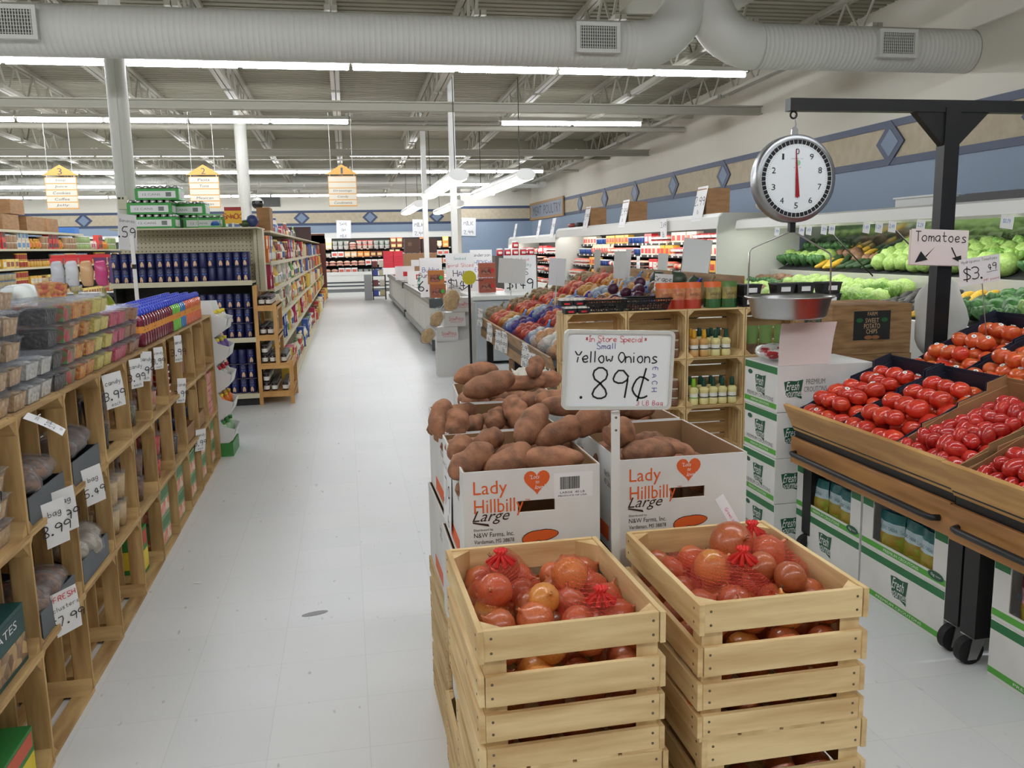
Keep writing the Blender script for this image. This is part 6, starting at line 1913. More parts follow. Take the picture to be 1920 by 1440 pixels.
# red lidded jars on a counter behind
b = B(); b.box(2.55, 14.8, 0, 3.3, 15.4, 1.34); tag(b.obj('counter', mat('counter_dark', (70, 66, 62), .6)), 'dark counter block behind the posters carrying red jars', 'counter')
t = thing('red_jar', 'x', 'jar')
b = B(); b.lathe([(.055, 0), (.06, .01), (.06, .09), (.05, .1)], 14); b.obj('jar', flat((180, 34, 50), .3), t)
b = B(); b.lathe([(.056, .1), (.056, .125)], 14); b.obj('lid', PAPER, t)
b = B(); b.add([(.0605*sin(a), -.0605*cos(a), z) for z in (.03, .07) for a in (-.6, -.2, .2, .6)], [(i, i+1, i+5, i+4) for i in range(3)]); b.obj('label', LBL, t)
KRJ = Kind(t)
for i, (x, z) in enumerate(((2.66, 0), (2.8, 0), (2.94, 0), (3.08, 0), (3.22, 0), (2.94, 1))):
    KRJ((x, 14.95, 1.341+.126*z), 0, 'red jar with white lid on the dark counter, %s' % ('alone on top' if z else ON[i]+' from left'), 'red jars')
# dispenser with white cartons, and the hanging strip stand
t = thing('dispenser', 'white floor display box with angled front beside black stand', 'display', (1.3, 10.35, 0))
b = B(); b.prism([(-.16, 0), (.2, 0), (.2, .84), (.02, .84), (-.16, .45)], -.15, .3, 'y'); b.obj('body', mat('display_white', (222, 222, 220), .5), t)
t = thing('snack_carton', 'x', 'carton')
b = B(); b.box(-.125, -.11, 0, .125, .11, .165); b.obj('carton', mat('display_white', (222, 222, 220), .5), t)
b = B(); T = frame((.02, -.1102, .09), (1, 0, 0), (0, 0, 1)); fit(b, 'SnowPrince', .17, .05, T); fit(b, 'SNACKS', .14, .012, T @ TR(0, -.038)); b.obj('red_lettering', flat((206, 70, 80)), t)
KS = Kind(t)
for i, (x, z) in enumerate(((1.12, .42), (1.21, .588), (1.31, .756))):
    KS((x, 10.02, z), 0, 'white carton with red lettering stepping up the dispenser, %s' % ('lowest', 'middle', 'uppermost')[i], 'stepped white cartons')
b = B(); b.box(1.0, 9.95, 0, 1.42, 10.18, .42); b.box(1.1, 9.95, .42, 1.42, 10.18, .588) if False else None; b.box(1.25, 10.1, .42, 1.42, 10.18, .75)
tag(b.obj('carton_support', mat('display_white', (222, 222, 220), .5)), 'white pedestal under the stepped cartons', 'pedestal')
t = thing('disc_stand', 'black floor stand with yellow round disc and hanging snack bags', 'stand', (1.335, 9.5, 0))
b = B(); b.box(-.15, -.12, 0, .06, .1, .018); b.obj('base_plate', BLACK, t)
b = B(); b.cyl((0, 0, .018), (0, 0, 1.12), .014, n=10); b.obj('pole', BLACK, t)
b = B(); b.cyl((0, -.03, 1.165), (0, -.022, 1.165), .078, n=28); b.cyl((0, -.034, 1.165), (0, -.03, 1.165), .008, n=8); b.obj('disc', mat('disc_yellow', (214, 206, 46), .5), t)
b = B(); b.tube([(0, 0, 1.08), (-.08, -.02, 1.03), (-.12, -.03, 1.06)], .006, 6); b.tube([(0, -.01, 1.14), (.15, -.03, 1.13), (.16, -.03, 1.15)], .005, 6); b.obj('hook', BLACK, t)
PAST = grains('snack_golden', (196, 148, 70), (226, 190, 120), 50)
t = thing('hanging_snack_bag', 'x', 'bag')
b = B(); b.ell((0, 0, -.16), .085, .05, .12, 14, 10, 0, lambda p: p+Vector((.006*sin(50*p.z), .008*sin(60*p.x), 0))); b.obj('contents', PAST, t)
b = B(); b.ell((0, 0, -.14), .095, .058, .15, 14, 10, 0, lambda p: p+Vector((.01*sin(50*p.z), .01*sin(60*p.x), 0))); b.prism([(-.08, -.03), (.08, -.03), (.05, .02), (-.05, .02)], -.002, .002, 'y'); b.obj('film', FILM, t)
KH = Kind(t)
for i, (x, z, s, a) in enumerate(((1.2, 1.07, 1.05, .35), (1.03, .82, .8, .5), (.93, .63, .8, .6))):
    KH((x, 9.62-.02*i, z), (0, a, 0), 'clear bag of golden snacks hanging in a strip from black stand, %s' % ('top', 'middle', 'bottom')[i], 'hanging snack bags', s)
b = B(); b.tube([(1.215, 9.47, 1.06), (1.2, 9.6, 1.05), (1.03, 9.6, .84), (.93, 9.57, .66)], .003, 5); tag(b.obj('hanging_strip', WHITE), 'thin strip linking the hanging snack bags', 'strip')
# ---------------------------------------------------------------- white power poles and oval pendants
for i, (x, y) in enumerate(((1.47, 16.0), (1.62, 12.95))):
    b = B(); b.box(x-.045, y-.045, .662, x+.045, y+.045, deckz(y)-.08); tag(b.obj('power_pole', WHITE), 'white square pole from freezer to the ceiling, %s' % ('left farther', 'right nearer')[i], 'pole')
PL = mat('pendant_lamp', (255, 255, 252), .4, emit=PEND)
def pendant():
    t = thing('pendant_light', 'x', 'ceiling light')
    n = 20
    rx, rz, L = .14, .085, 2.3
    b = B()
    v = [(rx*cos(2*pi*i/n), y, rz*sin(2*pi*i/n)) for y in (-L, L) for i in range(n)]
    f = [(i, n+i, n+(i+1) % n, (i+1) % n) for i in range(n) if not (11 <= i <= 18)]
    b.add(v, f, 0, True)
    b.add(v[:n], [tuple(range(n))]); b.add(v[n:], [tuple(reversed(range(n)))])
    b.obj('shade', WHITE, t)
    b = B()
    w_ = rx*.8
    b.box(-w_, -L+.03, -rz*.75, w_, L-.03, -rz*.4); b.obj('lamp', PL, t)
    b = B()
    for y in (-L*.8, L*.8):
        b.cyl((0, y, rz), (0, y, 1.4), .006, n=6)
    b.obj('suspension_wire', BLACK, t)
    return t
KPN = Kind(pendant())
for i, (x, y) in enumerate(((1.6, 14.4), (2.55, 14.4), (1.7, 22.2), (2.6, 22.2))):
    KPN((x, y, 2.5), 0, 'white oval pendant light over the freezers, %s' % ('near left', 'near right', 'far left', 'far right')[i], 'oval pendants')
# ================================================================ refrigerated cases
CLAMP = mat('case_lamp', (255, 255, 250), .4, emit=CASE)
CWH = mat('case_white', (226, 226, 220), .45); CGR = mat('case_kick_grey', (120, 124, 122), .5); CBK = mat('case_interior_dark', (40, 42, 44), .6)
LIPG = mat('shelf_lip_black', (30, 32, 33), .5)
def multideck(label, loc, rz, L, H, D, shelves, can_h=.2, lipz=.55, interior=CBK):
    """local x along the front, y into the case, front looks to -y"""
    t = thing('refrigerated_case', label, 'refrigerated case', loc, rz)
    b = B(); b.box(0, .04, 0, L, D, .12); b.obj('kick_base', CGR, t)
    b = B(); b.box(0, 0, .12, L, .1, lipz-.12); b.box(0, .1, .12, L, D, .3); b.obj('lower_front', CWH, t)
    for i, z in enumerate((.2, .32)):
        b = B(); b.box(0, -.015, z, L, 0, z+.05); b.obj('bumper_rail', BUMP, t)
    b = B(); b.box(0, -.02, lipz-.12, L, .06, lipz); b.obj('front_lip', CWH, t)
    b = B(); b.box(0, D-.1, .3, L, D, H-.02); b.obj('back_panel', interior, t)
    b = B(); b.box(0, .06, .3, L, D-.1, lipz-.06); b.obj('bottom_deck', LIPG, t)
    for z, d in shelves:
        b = B(); b.box(.01, D-.1-d, z-.02, L-.01, D-.1, z); b.box(.01, D-.11-d, z-.03, L-.01, D-.1-d, z+.015); sh = b.obj('shelf', LIPG, t)
        b = B()
        x = .2
        while x < L-.2:
            b.box(x, D-.113-d, z-.024, x+.07, D-.11-d, z+.01)
            x += R.uniform(.18, .4)
        b.obj('price_labels', PAPER, sh)
    b = B(); b.prism([(0, H-can_h), (-.0, H-.05), (.05, H), (D, H), (D, H-.05), (.12, H-.06), (.08, H-can_h)], 0, L, 'x'); b.obj('canopy', CWH, t)
    b = B(); b.box(.1, .14, H-can_h+.03, L-.1, .2, H-can_h+.07); b.obj('lamp', CLAMP, t)
    for x in (-.03, L):
        b = B(); b.prism([(-.02, 0), (D, 0), (D, H), (.06, H), (.0, H-.06), (-.02, H-.2)], x, x+.03, 'x'); b.obj('end_panel', mat('end_panel_white', (206, 208, 202), .5), t)
    M_ = Matrix.Translation(loc) @ Matrix.Rotation(rz, 4, 'Z')
    return t, M_
def packmesh(kind, c, c2):
    b = B()
    m1 = flat(c, .4)
    m2 = flat(c2, .4)
    if kind == 'tray':
        b.taper(.15, .2, .17, .22, 0, .03, 1); b.ell((0, 0, .034), .075, .1, .022, 10, 6, 0)
    elif kind == 'box':
        b.box(-.075, -.05, 0, .075, .05, .14); b.box(-.055, -.0506, .03, .055, -.05, .1, 1)
    elif kind == 'roll':
        b.cyl((-.1, 0, .045), (.1, 0, .045), .042, n=10); b.cyl((-.04, 0, .045), (.04, 0, .045), .0435, n=10, m=1)
    elif kind == 'tub':
        b.lathe([(.055, 0), (.065, .09), (.068, .092), (.068, .104)], 12, mf=[0, 1, 1])
    elif kind == 'jar':
        b.lathe([(.035, 0), (.04, .006), (.04, .09), (.03, .1), (.034, .1), (.034, .125)], 10, mf=[0, 0, 0, 1, 1])
    elif kind == 'bag':
        b.ell((0, 0, .075), .07, .04, .075, 10, 7, 0); b.box(-.06, -.003, .13, .06, .003, .17, 0); b.add([(-.04, -.04, .04), (.04, -.04, .04), (.04, -.038, .11), (-.04, -.038, .11)], [(0, 1, 2, 3)], 1)
    elif kind == 'can':
        b.lathe([(.036, 0), (.036, .11)], 12, 0); b.lathe([(.0365, .02), (.0365, .09)], 12, 1, cap0=False, cap1=False)
    elif kind == 'bottle':
        b.lathe([(.035, 0), (.038, .005), (.038, .14), (.014, .2), (.014, .22)], 10, 0); b.lathe([(.0385, .03), (.0385, .11)], 10, 1, cap0=False, cap1=False); b.lathe([(.016, .215), (.016, .24)], 8, 1)
    return b.mesh('package', [m1, m2])
PKC = {}
NAMES = dict(tray='meat_tray', box='food_box', roll='sausage_roll', tub='food_tub', jar='jar', bag='food_bag', can='food_can', bottle='bottle')
CATS = dict(tray='meat tray', box='box', roll='roll', tub='tub', jar='jar', bag='bag', can='can', bottle='bottle')
PKW = dict(tray=.18, box=.16, roll=.21, tub=.14, jar=.085, bag=.145, can=.076, bottle=.082)
PKH = dict(tray=.057, box=.142, roll=.09, tub=.106, jar=.127, bag=.172, can=.112, bottle=.242)
def pk(kind, c, c2, loc, rz, label, grp, scale=None):
    k = (kind, c, c2)
    if k not in PKC:
        PKC[k] = packmesh(kind, c, c2)
    o = place(NAMES[kind], PKC[k], None, loc, (0, 0, rz))
    if scale:
        o.scale = scale
    return tag(o, label, CATS[kind], grp)
CN = {}
def cname(c):
    r, g, b_ = c
    mx, mn = max(c), min(c)
    if mx < 70: return 'black'
    if mx-mn < 28: return 'white' if mx > 190 else 'grey'
    if r >= g >= b_:
        if g > .78*r: return 'yellow' if b_ < 150 else 'cream'
        if g > .5*r: return 'orange' if r > 190 else 'brown'
        return 'red' if r > 130 else 'maroon'
    if g >= r and g >= b_: return 'green'
    if b_ >= r and b_ >= g: return 'blue' if g > r else 'purple'
    return 'pink'
def stock(M_, x0, x1, y, z, rz, kinds, where, grp, seg=.7, stack=1, maxh=.25, gap=.008, sc=1.0):
    """a row of goods along local x; kinds = list of (kind, colour, second colour), each used for a run"""
    x = x0
    n = 0
    while x < x1-.05:
        kind, c, c2 = R.choice(kinds)
        run = R.uniform(.5, 1.3)*seg
        xe = min(x1, x+run)
        w = PKW[kind]*sc
        while x+w <= xe+.02 and x+w < x1:
            h = PKH[kind]*sc
            k = max(1, min(stack, int(maxh/h)))
            for q in range(k):
                p = M_ @ Vector((x+w/2, y+R.uniform(-.01, .01), z+q*(h+.001)))
                pk(kind, c, c2, p, rz+R.uniform(-.06, .06), '%s %s, %s, %s from %s%s' % (cname(c), NAMES[kind].replace('_', ' '), where[0], nth(n), where[1], (', layer '+ON[q]) if k > 1 else ''), grp, (sc,)*3 if sc != 1 else None)
            n += 1
            x += w+gap
        x += .004
        if xe - x < .03 and w > run:
            x += w
    return n
MEATS = [('tray', (176, 60, 62), (232, 232, 228)), ('tray', (206, 110, 110), (232, 232, 228)), ('tray', (196, 90, 70), (236, 230, 220)), ('roll', (190, 60, 56), (240, 236, 226)), ('roll', (206, 150, 110), (200, 50, 50)), ('box', (204, 50, 54), (240, 236, 226)), ('bag', (226, 196, 170), (200, 60, 60)), ('box', (236, 224, 204), (206, 60, 60)), ('tub', (60, 100, 180), (240, 240, 240)), ('box', (226, 170, 60), (190, 50, 40)), ('tray', (226, 170, 150), (30, 30, 30))]
t, M1 = multideck('long meat case along right wall with white end panel', (4.78, 19.4, 0), -pi/2, 8.8, 1.88, 1.15, [(.82, .75), (1.06, .65), (1.29, .55), (1.5, .45)])
for si, (z, y) in enumerate(((.5, .2), (.822, .38), (1.062, .48), (1.292, .58), (1.502, .68))):
    stock(M1, .08, 8.7, y+.0, z, -pi/2, MEATS, ('%s shelf of the long meat case' % ('bottom', 'second', 'third', 'fourth', 'top')[si], 'far end'), 'packs in the long meat case', .9, 3, .17, sc=1.25)
t, M2 = multideck('second meat case beyond the long one toward the corner', (4.95, 26.2, 0), -pi/2, 6.6, 1.78, 1.05, [(.8, .7), (1.05, .6), (1.3, .5)])
for si, (z, y) in enumerate(((.5, .2), (.802, .38), (1.052, .45), (1.302, .5))):
    stock(M2, .08, 6.5, y, z, -pi/2, MEATS[:6]+[MEATS[10]], ('%s shelf of the second meat case' % ('bottom', 'second', 'third', 'top')[si], 'far end'), 'packs in the second meat case', .9, 2, .17, sc=1.4)
DAIRY = [('box', (236, 196, 150), (240, 230, 210)), ('box', (226, 140, 60), (240, 200, 140)), ('tub', (240, 236, 226), (200, 60, 60)), ('bag', (236, 206, 160), (240, 240, 230)), ('tray', (240, 220, 200), (226, 160, 140)), ('tub', (240, 240, 236), (90, 110, 90)), ('box', (240, 240, 236), (220, 100, 80)), ('roll', (226, 120, 60), (240, 230, 210)), ('box', (150, 200, 110), (230, 240, 220)), ('box', (120, 60, 40), (226, 190, 130)), ('tub', (226, 226, 230), (60, 90, 160))]
t, M3 = multideck('long refrigerated case along the back wall of the store', (-9.0, 30.95, 0), 0, 12.9, 2.09, .95, [(.95, .6), (1.24, .55), (1.52, .5)], .2, .72)
for si, (z, y) in enumerate(((.67, .2), (.952, .22), (1.242, .27), (1.522, .32))):
    stock(M3, 7.5, 12.8, y, z, 0, DAIRY, ('%s shelf of the back wall case' % ('bottom', 'second', 'third', 'top')[si], 'left'), 'goods in the back wall case', .6, 3 if si == 3 else 2, .4 if si == 3 else .17, sc=1.35)
for i, x in enumerate((-.03, 2.62, 4.25)):
    white_card('white handwritten sign standing on the back wall case, %s' % ('left', 'middle', 'right')[i], (x, 30.93 if x < 4 else 29.97, 2.2), .5, .62, (0, .03, 0), ['SAVE', 'ON', 'MILK'] if i == 0 else ['MILK', '2.99'], None, .2)
# boards leaning on the meat case tops
for i, (y, z, w_, c) in enumerate(((17.0, 1.87, .34, 1), (14.6, 1.87, .34, 1), (11.3, 1.87, .34, 1), (25.4, 1.77, .3, 0), (22.2, 1.77, .3, 0), (20.6, 1.77, .34, 0))):
    t = thing('price_board', 'white leaning price board on the meat case canopy, %s from the near end' % {11.3: 'first', 14.6: 'second', 17.0: 'third', 20.6: 'fourth', 22.2: 'fifth', 25.4: 'sixth'}[y], 'sign', (4.78 if i < 3 else 4.95, y, z-.08), rot=(0, .2, 0))
    b = B(); b.box(-.006, -w_/2, 0, .0, w_/2, .48); b.obj('board', PAPER, t)
    b = B(); T = frame((-.0065, 0, .28), (0, -1, 0), (0, 0, 1)); b.hand('2.99', .12, T); b.hand('lb', .06, T @ TR(0, -.15)); b.obj('handwriting', INK, t)
    if c:
        b = B(); b.box(4.86, y-.14, z+.011, 5.2, y+.2, z+.36); tag(b.obj('brown_carton', CARD), 'brown carton behind a leaning board on meat case, %s from near end' % {11.3: 'first', 14.6: 'second', 17.0: 'third'}[y], 'carton')
for i, (y, z) in enumerate(((12.45, 1.72), (11.6, 1.25), (11.1, 1.26), (13.6, 1.2))):
    white_card('white price sheet hanging at the long meat case, %s' % ('large at canopy', 'third shelf left', 'third shelf right', 'farther shelf')[i], (4.74, y, z), .26 if i == 0 else .16, .28 if i == 0 else .2, (0, 0, -pi/2), ['3.49', 'lb'])
for i, y in enumerate((18.6, 18.0)):
    b = B(); b.ell((4.95, y, 1.93), .1, .18, .05, 10, 6); tag(b.obj('clutter_bundle', flat((150, 70, 60) if i == 0 else (40, 40, 42))), '%s bundle on top of the long meat case far end' % ('reddish', 'black')[i], 'bundle')
# framed wall sign
t = thing('wall_sign', 'oak framed grey wall sign reading MEAT POULTRY on right wall', 'sign', (6.47, 27.6, 2.67))
b = B(); b.box(-.01, -2.3, -.27, .0, 2.3, .27); b.obj('panel', flat((150, 158, 172)), t)
b = B(); b.box(-.04, -2.35, .22, .0, 2.35, .29); b.box(-.04, -2.35, -.29, 0, 2.35, -.22); b.box(-.04, -2.35, -.22, 0, -2.28, .22); b.box(-.04, 2.28, -.22, 0, 2.35, .22); b.obj('frame', mat('oak_frame', (176, 140, 92), .5), t)
b = B(); fit(b, 'MEAT', 1.3, .3, frame((-.012, 1.3, 0), (0, -1, 0), (0, 0, 1))); fit(b, 'POULTRY', 2.3, .3, frame((-.012, -.85, 0), (0, -1, 0), (0, 0, 1))); b.obj('lettering', flat((70, 76, 92)), t)
# ---------------------------------------------------------------- produce case with greens
t = thing('produce_case', 'white refrigerated produce case full of greens along right wall', 'refrigerated case')
PY0, PY1 = 3.6, 10.45
b = B(); b.prism([(4.75, .1), (4.62, .62), (4.62, .82), (4.7, .82), (4.8, .77), (5.45, .94), (5.45, 1.1), (5.5, 1.1), (6.1, 1.36), (6.1, .1)], PY0, PY1, 'y'); b.obj('body', CWH, t)
b = B(); b.prism([(4.81, .775), (5.44, .945), (5.44, .96), (4.81, .79)], PY0+.02, PY1-.02, 'y'); b.obj('lower_deck', CBK, t)
b = B(); b.prism([(5.51, 1.105), (6.08, 1.355), (6.08, 1.37), (5.51, 1.12)], PY0+.02, PY1-.02, 'y'); b.obj('upper_deck', CBK, t)
b = B(); b.box(5.44, PY0+.02, .94, 5.5, PY1-.02, 1.14); b.obj('divider_rail', mat('rail_light', (190, 190, 182), .5), t)
b = B(); b.prism([(6.1, 1.2), (5.85, 1.72), (5.9, 1.74), (6.15, 1.74), (6.15, 1.2)], PY0, PY1, 'y'); b.obj('mirror_back', mat('mirror_back', (150, 156, 150), .12, metal=.9), t)
b = B(); b.prism([(4.98, 1.645), (4.95, 1.67), (4.97, 1.77), (5.05, 1.79), (6.15, 1.79), (6.15, 1.74), (5.1, 1.70)], PY0, PY1, 'y'); b.obj('canopy', CWH, t)
b = B(); b.box(5.2, PY0+.1, 1.66, 5.27, PY1-.1, 1.70); b.obj('lamp', CLAMP, t)
for y in (PY0-.03,):
    b = B(); b.prism([(4.62, .1), (4.62, .8), (4.9, .95), (5.5, 1.2), (5.9, 1.5), (5.4, 1.62), (4.95, 1.66), (4.97, 1.78), (6.15, 1.79), (6.15, .1)], y, y+.03, 'y'); b.obj('end_panel', CWH, t)
def green(name, c, c2, sc_, fn=None, kind='ball'):
    m = mat('veg_'+name.replace(' ', '_'), c, .45, c2, sc_, bump=.35, bscale=2, rnd=.1)
    b = B()
    if kind == 'ball':
        b.ell((0, 0, 0), 1, 1, .92, 14, 10, 0, lambda p: p*(1+.05*sin(9*p.x+5*p.y)+.05*sin(8*p.z-6*p.y)+.03*cos(17*p.x)))
    elif kind == 'leafy':
        for i in range(11):
            a = i*2.4
            u = .35+.6*i/11
            pts = [(0, 0, -.7), (.35*u*cos(a), .35*u*sin(a), -.1), (.8*u*cos(a), .8*u*sin(a), .5), (1.05*u*cos(a), 1.05*u*sin(a), .75)]
            b.tube(pts, [.1, .3, .42, .1], 6)
    elif kind == 'long':
        b.ell((0, 0, 0), 1.9, .5, .45, 14, 8, 0, lambda p: Vector((p.x, p.y+.12*p.x*p.x*.2, p.z+.1*sin(2*p.x))))
    elif kind == 'pepper':
        b.lathe([(.2, -.9), (.7, -.95), (1, -.4), (1, .35), (.7, .75), (.25, .7), (.1, .95)], 12)
    return b.mesh(name.replace(' ', '_'), m)
VEG = dict(cabbage=green('green cabbage', (176, 204, 120), (140, 176, 90), (5, 5, 5)), lettuce=green('iceberg lettuce', (196, 220, 140), (150, 190, 96), (7, 7, 7)), romaine=green('leafy greens', (90, 140, 62), (150, 186, 90), (4, 4, 4), kind='leafy'), kale=green('dark kale', (48, 92, 52), (84, 130, 70), (5, 5, 5), kind='leafy'),
           cuke=green('cucumber', (52, 84, 44), (34, 60, 34), (8, 8, 8), kind='long'), squash=green('yellow squash', (226, 186, 66), (206, 160, 50), (6, 6, 6), kind='long'), eggplant=green('eggplant', (40, 34, 44), (62, 58, 60), (6, 6, 6), kind='long'), pepper=green('bell pepper', (60, 120, 50), (44, 96, 40), (3, 3, 3), kind='pepper'), ypepper=green('yellow pepper', (232, 190, 60), (220, 160, 50), (3, 3, 3), kind='pepper'), roots=green('root vegetable', (150, 110, 80), (110, 80, 60), (6, 6, 6)))
VN = dict(cabbage='green cabbage', lettuce='pale green lettuce', romaine='leafy green bunch', kale='dark green kale bunch', cuke='dark cucumber', squash='yellow squash', eggplant='dark eggplant', pepper='green bell pepper', ypepper='yellow pepper', roots='brown root vegetable')
VC = {}
def vegrow(y0, y1, kinds, tier_, rows, r, step):
    y = y1
    n = 0
    while y > y0:
        for i in range(rows):
            k = kinds if isinstance(kinds, str) else kinds[i % len(kinds)]
            u = (i+.5)/rows
            if tier_ == 'upper':
                x, z = 5.56+.46*u, 1.14+.2*u
            else:
                x, z = 4.86+.52*u, .79+.15*u
            rr = r*R.uniform(.88, 1.1)
            o = place(VN[k].replace(' ', '_'), VEG[k], None, (x, y+R.uniform(-.02, .02), z+rr*.8+R.uniform(0, .02)), (R.uniform(-.3, .3), R.uniform(-.3, .3), R.uniform(0, 6)) if k not in ('cuke', 'squash', 'eggplant') else (R.uniform(-.1, .1), -.35+R.uniform(-.1, .1), R.uniform(-.5, .5)))
            o.scale = (rr,)*3
            key = (k, tier_, i)
            VC[key] = VC.get(key, -1)+1
            tag(o, '%s in produce case, %s tier, %s row up, %s from far end' % (VN[k], tier_, ON[i], nth(VC[key])), 'vegetable', '%ss on the %s tier' % (VN[k], tier_))
        n += 1
        y -= step
vegrow(9.5, 10.4, ['kale', 'cabbage', 'cuke'], 'upper', 4, .09, .18)
vegrow(9.5, 10.4, ['roots', 'lettuce', 'kale'], 'lower', 4, .09, .18)
vegrow(9.0, 9.45, ['squash', 'cuke', 'roots'], 'upper', 4, .075, .16)
vegrow(8.35, 8.9, ['cuke', 'roots', 'squash'], 'upper', 4, .075, .16)
vegrow(7.0, 8.3, 'cabbage', 'upper', 4, .105, .19)
vegrow(6.35, 6.95, ['cabbage', 'romaine'], 'upper', 4, .11, .2)
vegrow(5.6, 6.3, ['kale', 'pepper', 'ypepper'], 'upper', 4, .09, .18)
vegrow(4.4, 5.5, ['romaine', 'kale'], 'upper', 4, .13, .22)
vegrow(8.7, 9.45, ['lettuce', 'roots', 'cabbage'], 'lower', 4, .1, .19)
vegrow(7.9, 8.6, 'lettuce', 'lower', 4, .1, .19)
vegrow(7.4, 7.85, ['romaine', 'lettuce'], 'lower', 4, .1, .2)
vegrow(6.75, 7.3, 'eggplant', 'lower', 4, .07, .13)
vegrow(6.2, 6.65, ['squash', 'squash', 'cuke'], 'lower', 4, .075, .15)
vegrow(5.5, 6.1, ['kale', 'pepper'], 'lower', 4, .1, .18)
vegrow(4.4, 5.4, ['romaine', 'pepper', 'cabbage'], 'lower', 4, .12, .21)
for i, (y, tx) in enumerate(((9.3, '.99'), (8.75, '.89'), (8.6, '.69'), (8.3, '.59'), (8.15, '.89'), (7.55, '1.49'), (7.35, '1.29'), (7.15, '2.49'), (6.75, '2.29'), (5.75, '$2.79'))):
    t = thing('price_card', 'white card with blue price at the produce case canopy, %s from the far end' % ON[i], 'price card', (4.93, y, 1.615), rot=(0, .12, -pi/2), group='blue price cards')
    b = B(); b.box(-.065 if i == 9 else -.055, -.001, -.055, .065 if i == 9 else .055, .001, .045); b.obj('card', PAPER, t)
    b = B(); fit(b, tx, .075, .035, frame((0, -.0012, 0), (1, 0, 0), (0, 0, 1))); b.obj('blue_lettering', flat((70, 130, 200)), t)
for i, (y, dx) in enumerate(((8.4, .5), (7.3, .5))):
    b = B(); b.tube([(5.0, y, 1.64), (5.5, y-.25, 1.05)], .007, 6); tag(b.obj('support_rod', BLACK), 'thin black rod from canopy down to produce case divider, %s' % ('far', 'near')[i], 'rod')
for i, (y, l_) in enumerate(((6.5, 1.2), (5.3, 1.3))):
    b = B(); b.prism([(y-l_/2, 1.791), (y-l_/2+.1, 1.85), (y-l_/2+.3, 1.88), (y+l_/2-.3, 1.88), (y+l_/2-.1, 1.85), (y+l_/2, 1.791)], 5.4, 5.7, 'x'); tag(b.obj('rolled_curtain', BLACK), 'black rolled cover lying on the produce case canopy, %s' % ('left one', 'right one')[i], 'cover')
b = B(); b.box(6.3, 8.2, 1.79, 6.42, 9.1, 1.95); b.box(6.28, 8.18, 1.95, 6.44, 9.12, 1.97); tag(b.obj('pipe_box', FRZ), 'low white service box on wall above produce case', 'box')
b = B(); b.ell((5.2, 10.1, 1.95), .14, .12, .07, 12, 8); b.ell((5.2, 10.1, 2.03), .06, .06, .06, 10, 6); tag(b.obj('figurine', flat((200, 190, 170))), 'small pale figurine on top of the meat case end', 'figurine')
# ================================================================ gondola shelving on the left
PEG = None
def pegboard():
    m = bpy.data.materials.new('pegboard_cream')
    m.use_nodes = True
    N, L = m.node_tree.nodes, m.node_tree.links
    p = N['Principled BSDF']
    p.inputs['Roughness'].default_value = .6
    tc = N.new('ShaderNodeTexCoord')
    sx_ = N.new('ShaderNodeSeparateXYZ')
    L.new(tc.outputs['Object'], sx_.inputs[0])
    prev = None
    outs = []
    for ax in ('X', 'Z'):
        a = N.new('ShaderNodeMath'); a.operation = 'MULTIPLY'; a.inputs[1].default_value = 26
        L.new(sx_.outputs[ax], a.inputs[0])
        f = N.new('ShaderNodeMath'); f.operation = 'FRACT'; L.new(a.outputs[0], f.inputs[0])
        s = N.new('ShaderNodeMath'); s.operation = 'SUBTRACT'; s.inputs[1].default_value = .5; L.new(f.outputs[0], s.inputs[0])
        q = N.new('ShaderNodeMath'); q.operation = 'MULTIPLY'; L.new(s.outputs[0], q.inputs[0]); L.new(s.outputs[0], q.inputs[1])
        outs.append(q.outputs[0])
    ad = N.new('ShaderNodeMath'); ad.operation = 'ADD'; L.new(outs[0], ad.inputs[0]); L.new(outs[1], ad.inputs[1])
    lt = N.new('ShaderNodeMath'); lt.operation = 'LESS_THAN'; lt.inputs[1].default_value = .02; L.new(ad.outputs[0], lt.inputs[0])
    mx = N.new('ShaderNodeMixRGB'); mx.inputs[1].default_value = lin((200, 192, 162)); mx.inputs[2].default_value = lin((70, 66, 54))
    L.new(lt.outputs[0], mx.inputs[0]); L.new(mx.outputs[0], p.inputs['Base Color'])
    return m
PEG = pegboard()
t = thing('endcap_shelf', 'end-cap shelving with cream pegboard holding navy nut cans', 'shelving unit', (0, 0, 0))
EX0, EX1, EY = -2.18, -.9, 8.62
b = B(); b.box(EX0, 9.1, .1, EX1, 9.13, 1.72); b.obj('pegboard_back', PEG, t)
b = B(); b.box(EX1, 8.98, 1.1, EX1+.09, 9.16, 1.72); b.box(EX1+.002, 8.975, 1.1, EX1+.012, 8.98, 1.72); b.obj('upright', CREAM, t)
b = B()
for i in range(40):
    b.box(EX1+.03, 8.978, 1.12+.015*i, EX1+.04, 8.98, 1.128+.015*i)
b.obj('slotted_strip', BLACK, t)
b = B(); b.box(EX0, 9.06, .1, EX1, 9.1, 1.18); b.box(EX0, 8.7, .1, EX0+.02, 9.06, 1.18); b.box(EX1-.02, 8.7, .1, EX1, 9.06, 1.18); b.obj('lining', DARK, t)
for z, d in ((1.215, .46), (.66, .44), (.11, .46)):
    b = B(); b.box(EX0, 9.06-d, z-.02, EX1, 9.06, z); b.box(EX0, 9.055-d, z-.035, EX1, 9.06-d, z+.012); b.obj('shelf', CREAM, t)
b = B(); b.box(EX0, 8.64, 0, EX1, 9.06, .09); b.obj('kick_plate', BLACK, t)
NAVYC = mat('can_navy', (30, 34, 84), .35)
t = thing('nut_can', 'x', 'can')
b = B(); b.lathe([(.038, 0), (.039, .004), (.039, .132), (.037, .136)], 16); b.obj('can_body', NAVYC, t)
b = B(); b.lathe([(.0395, .134), (.0395, .142)], 16); b.obj('lid', mat('can_lid_dark', (28, 30, 52), .4), t)
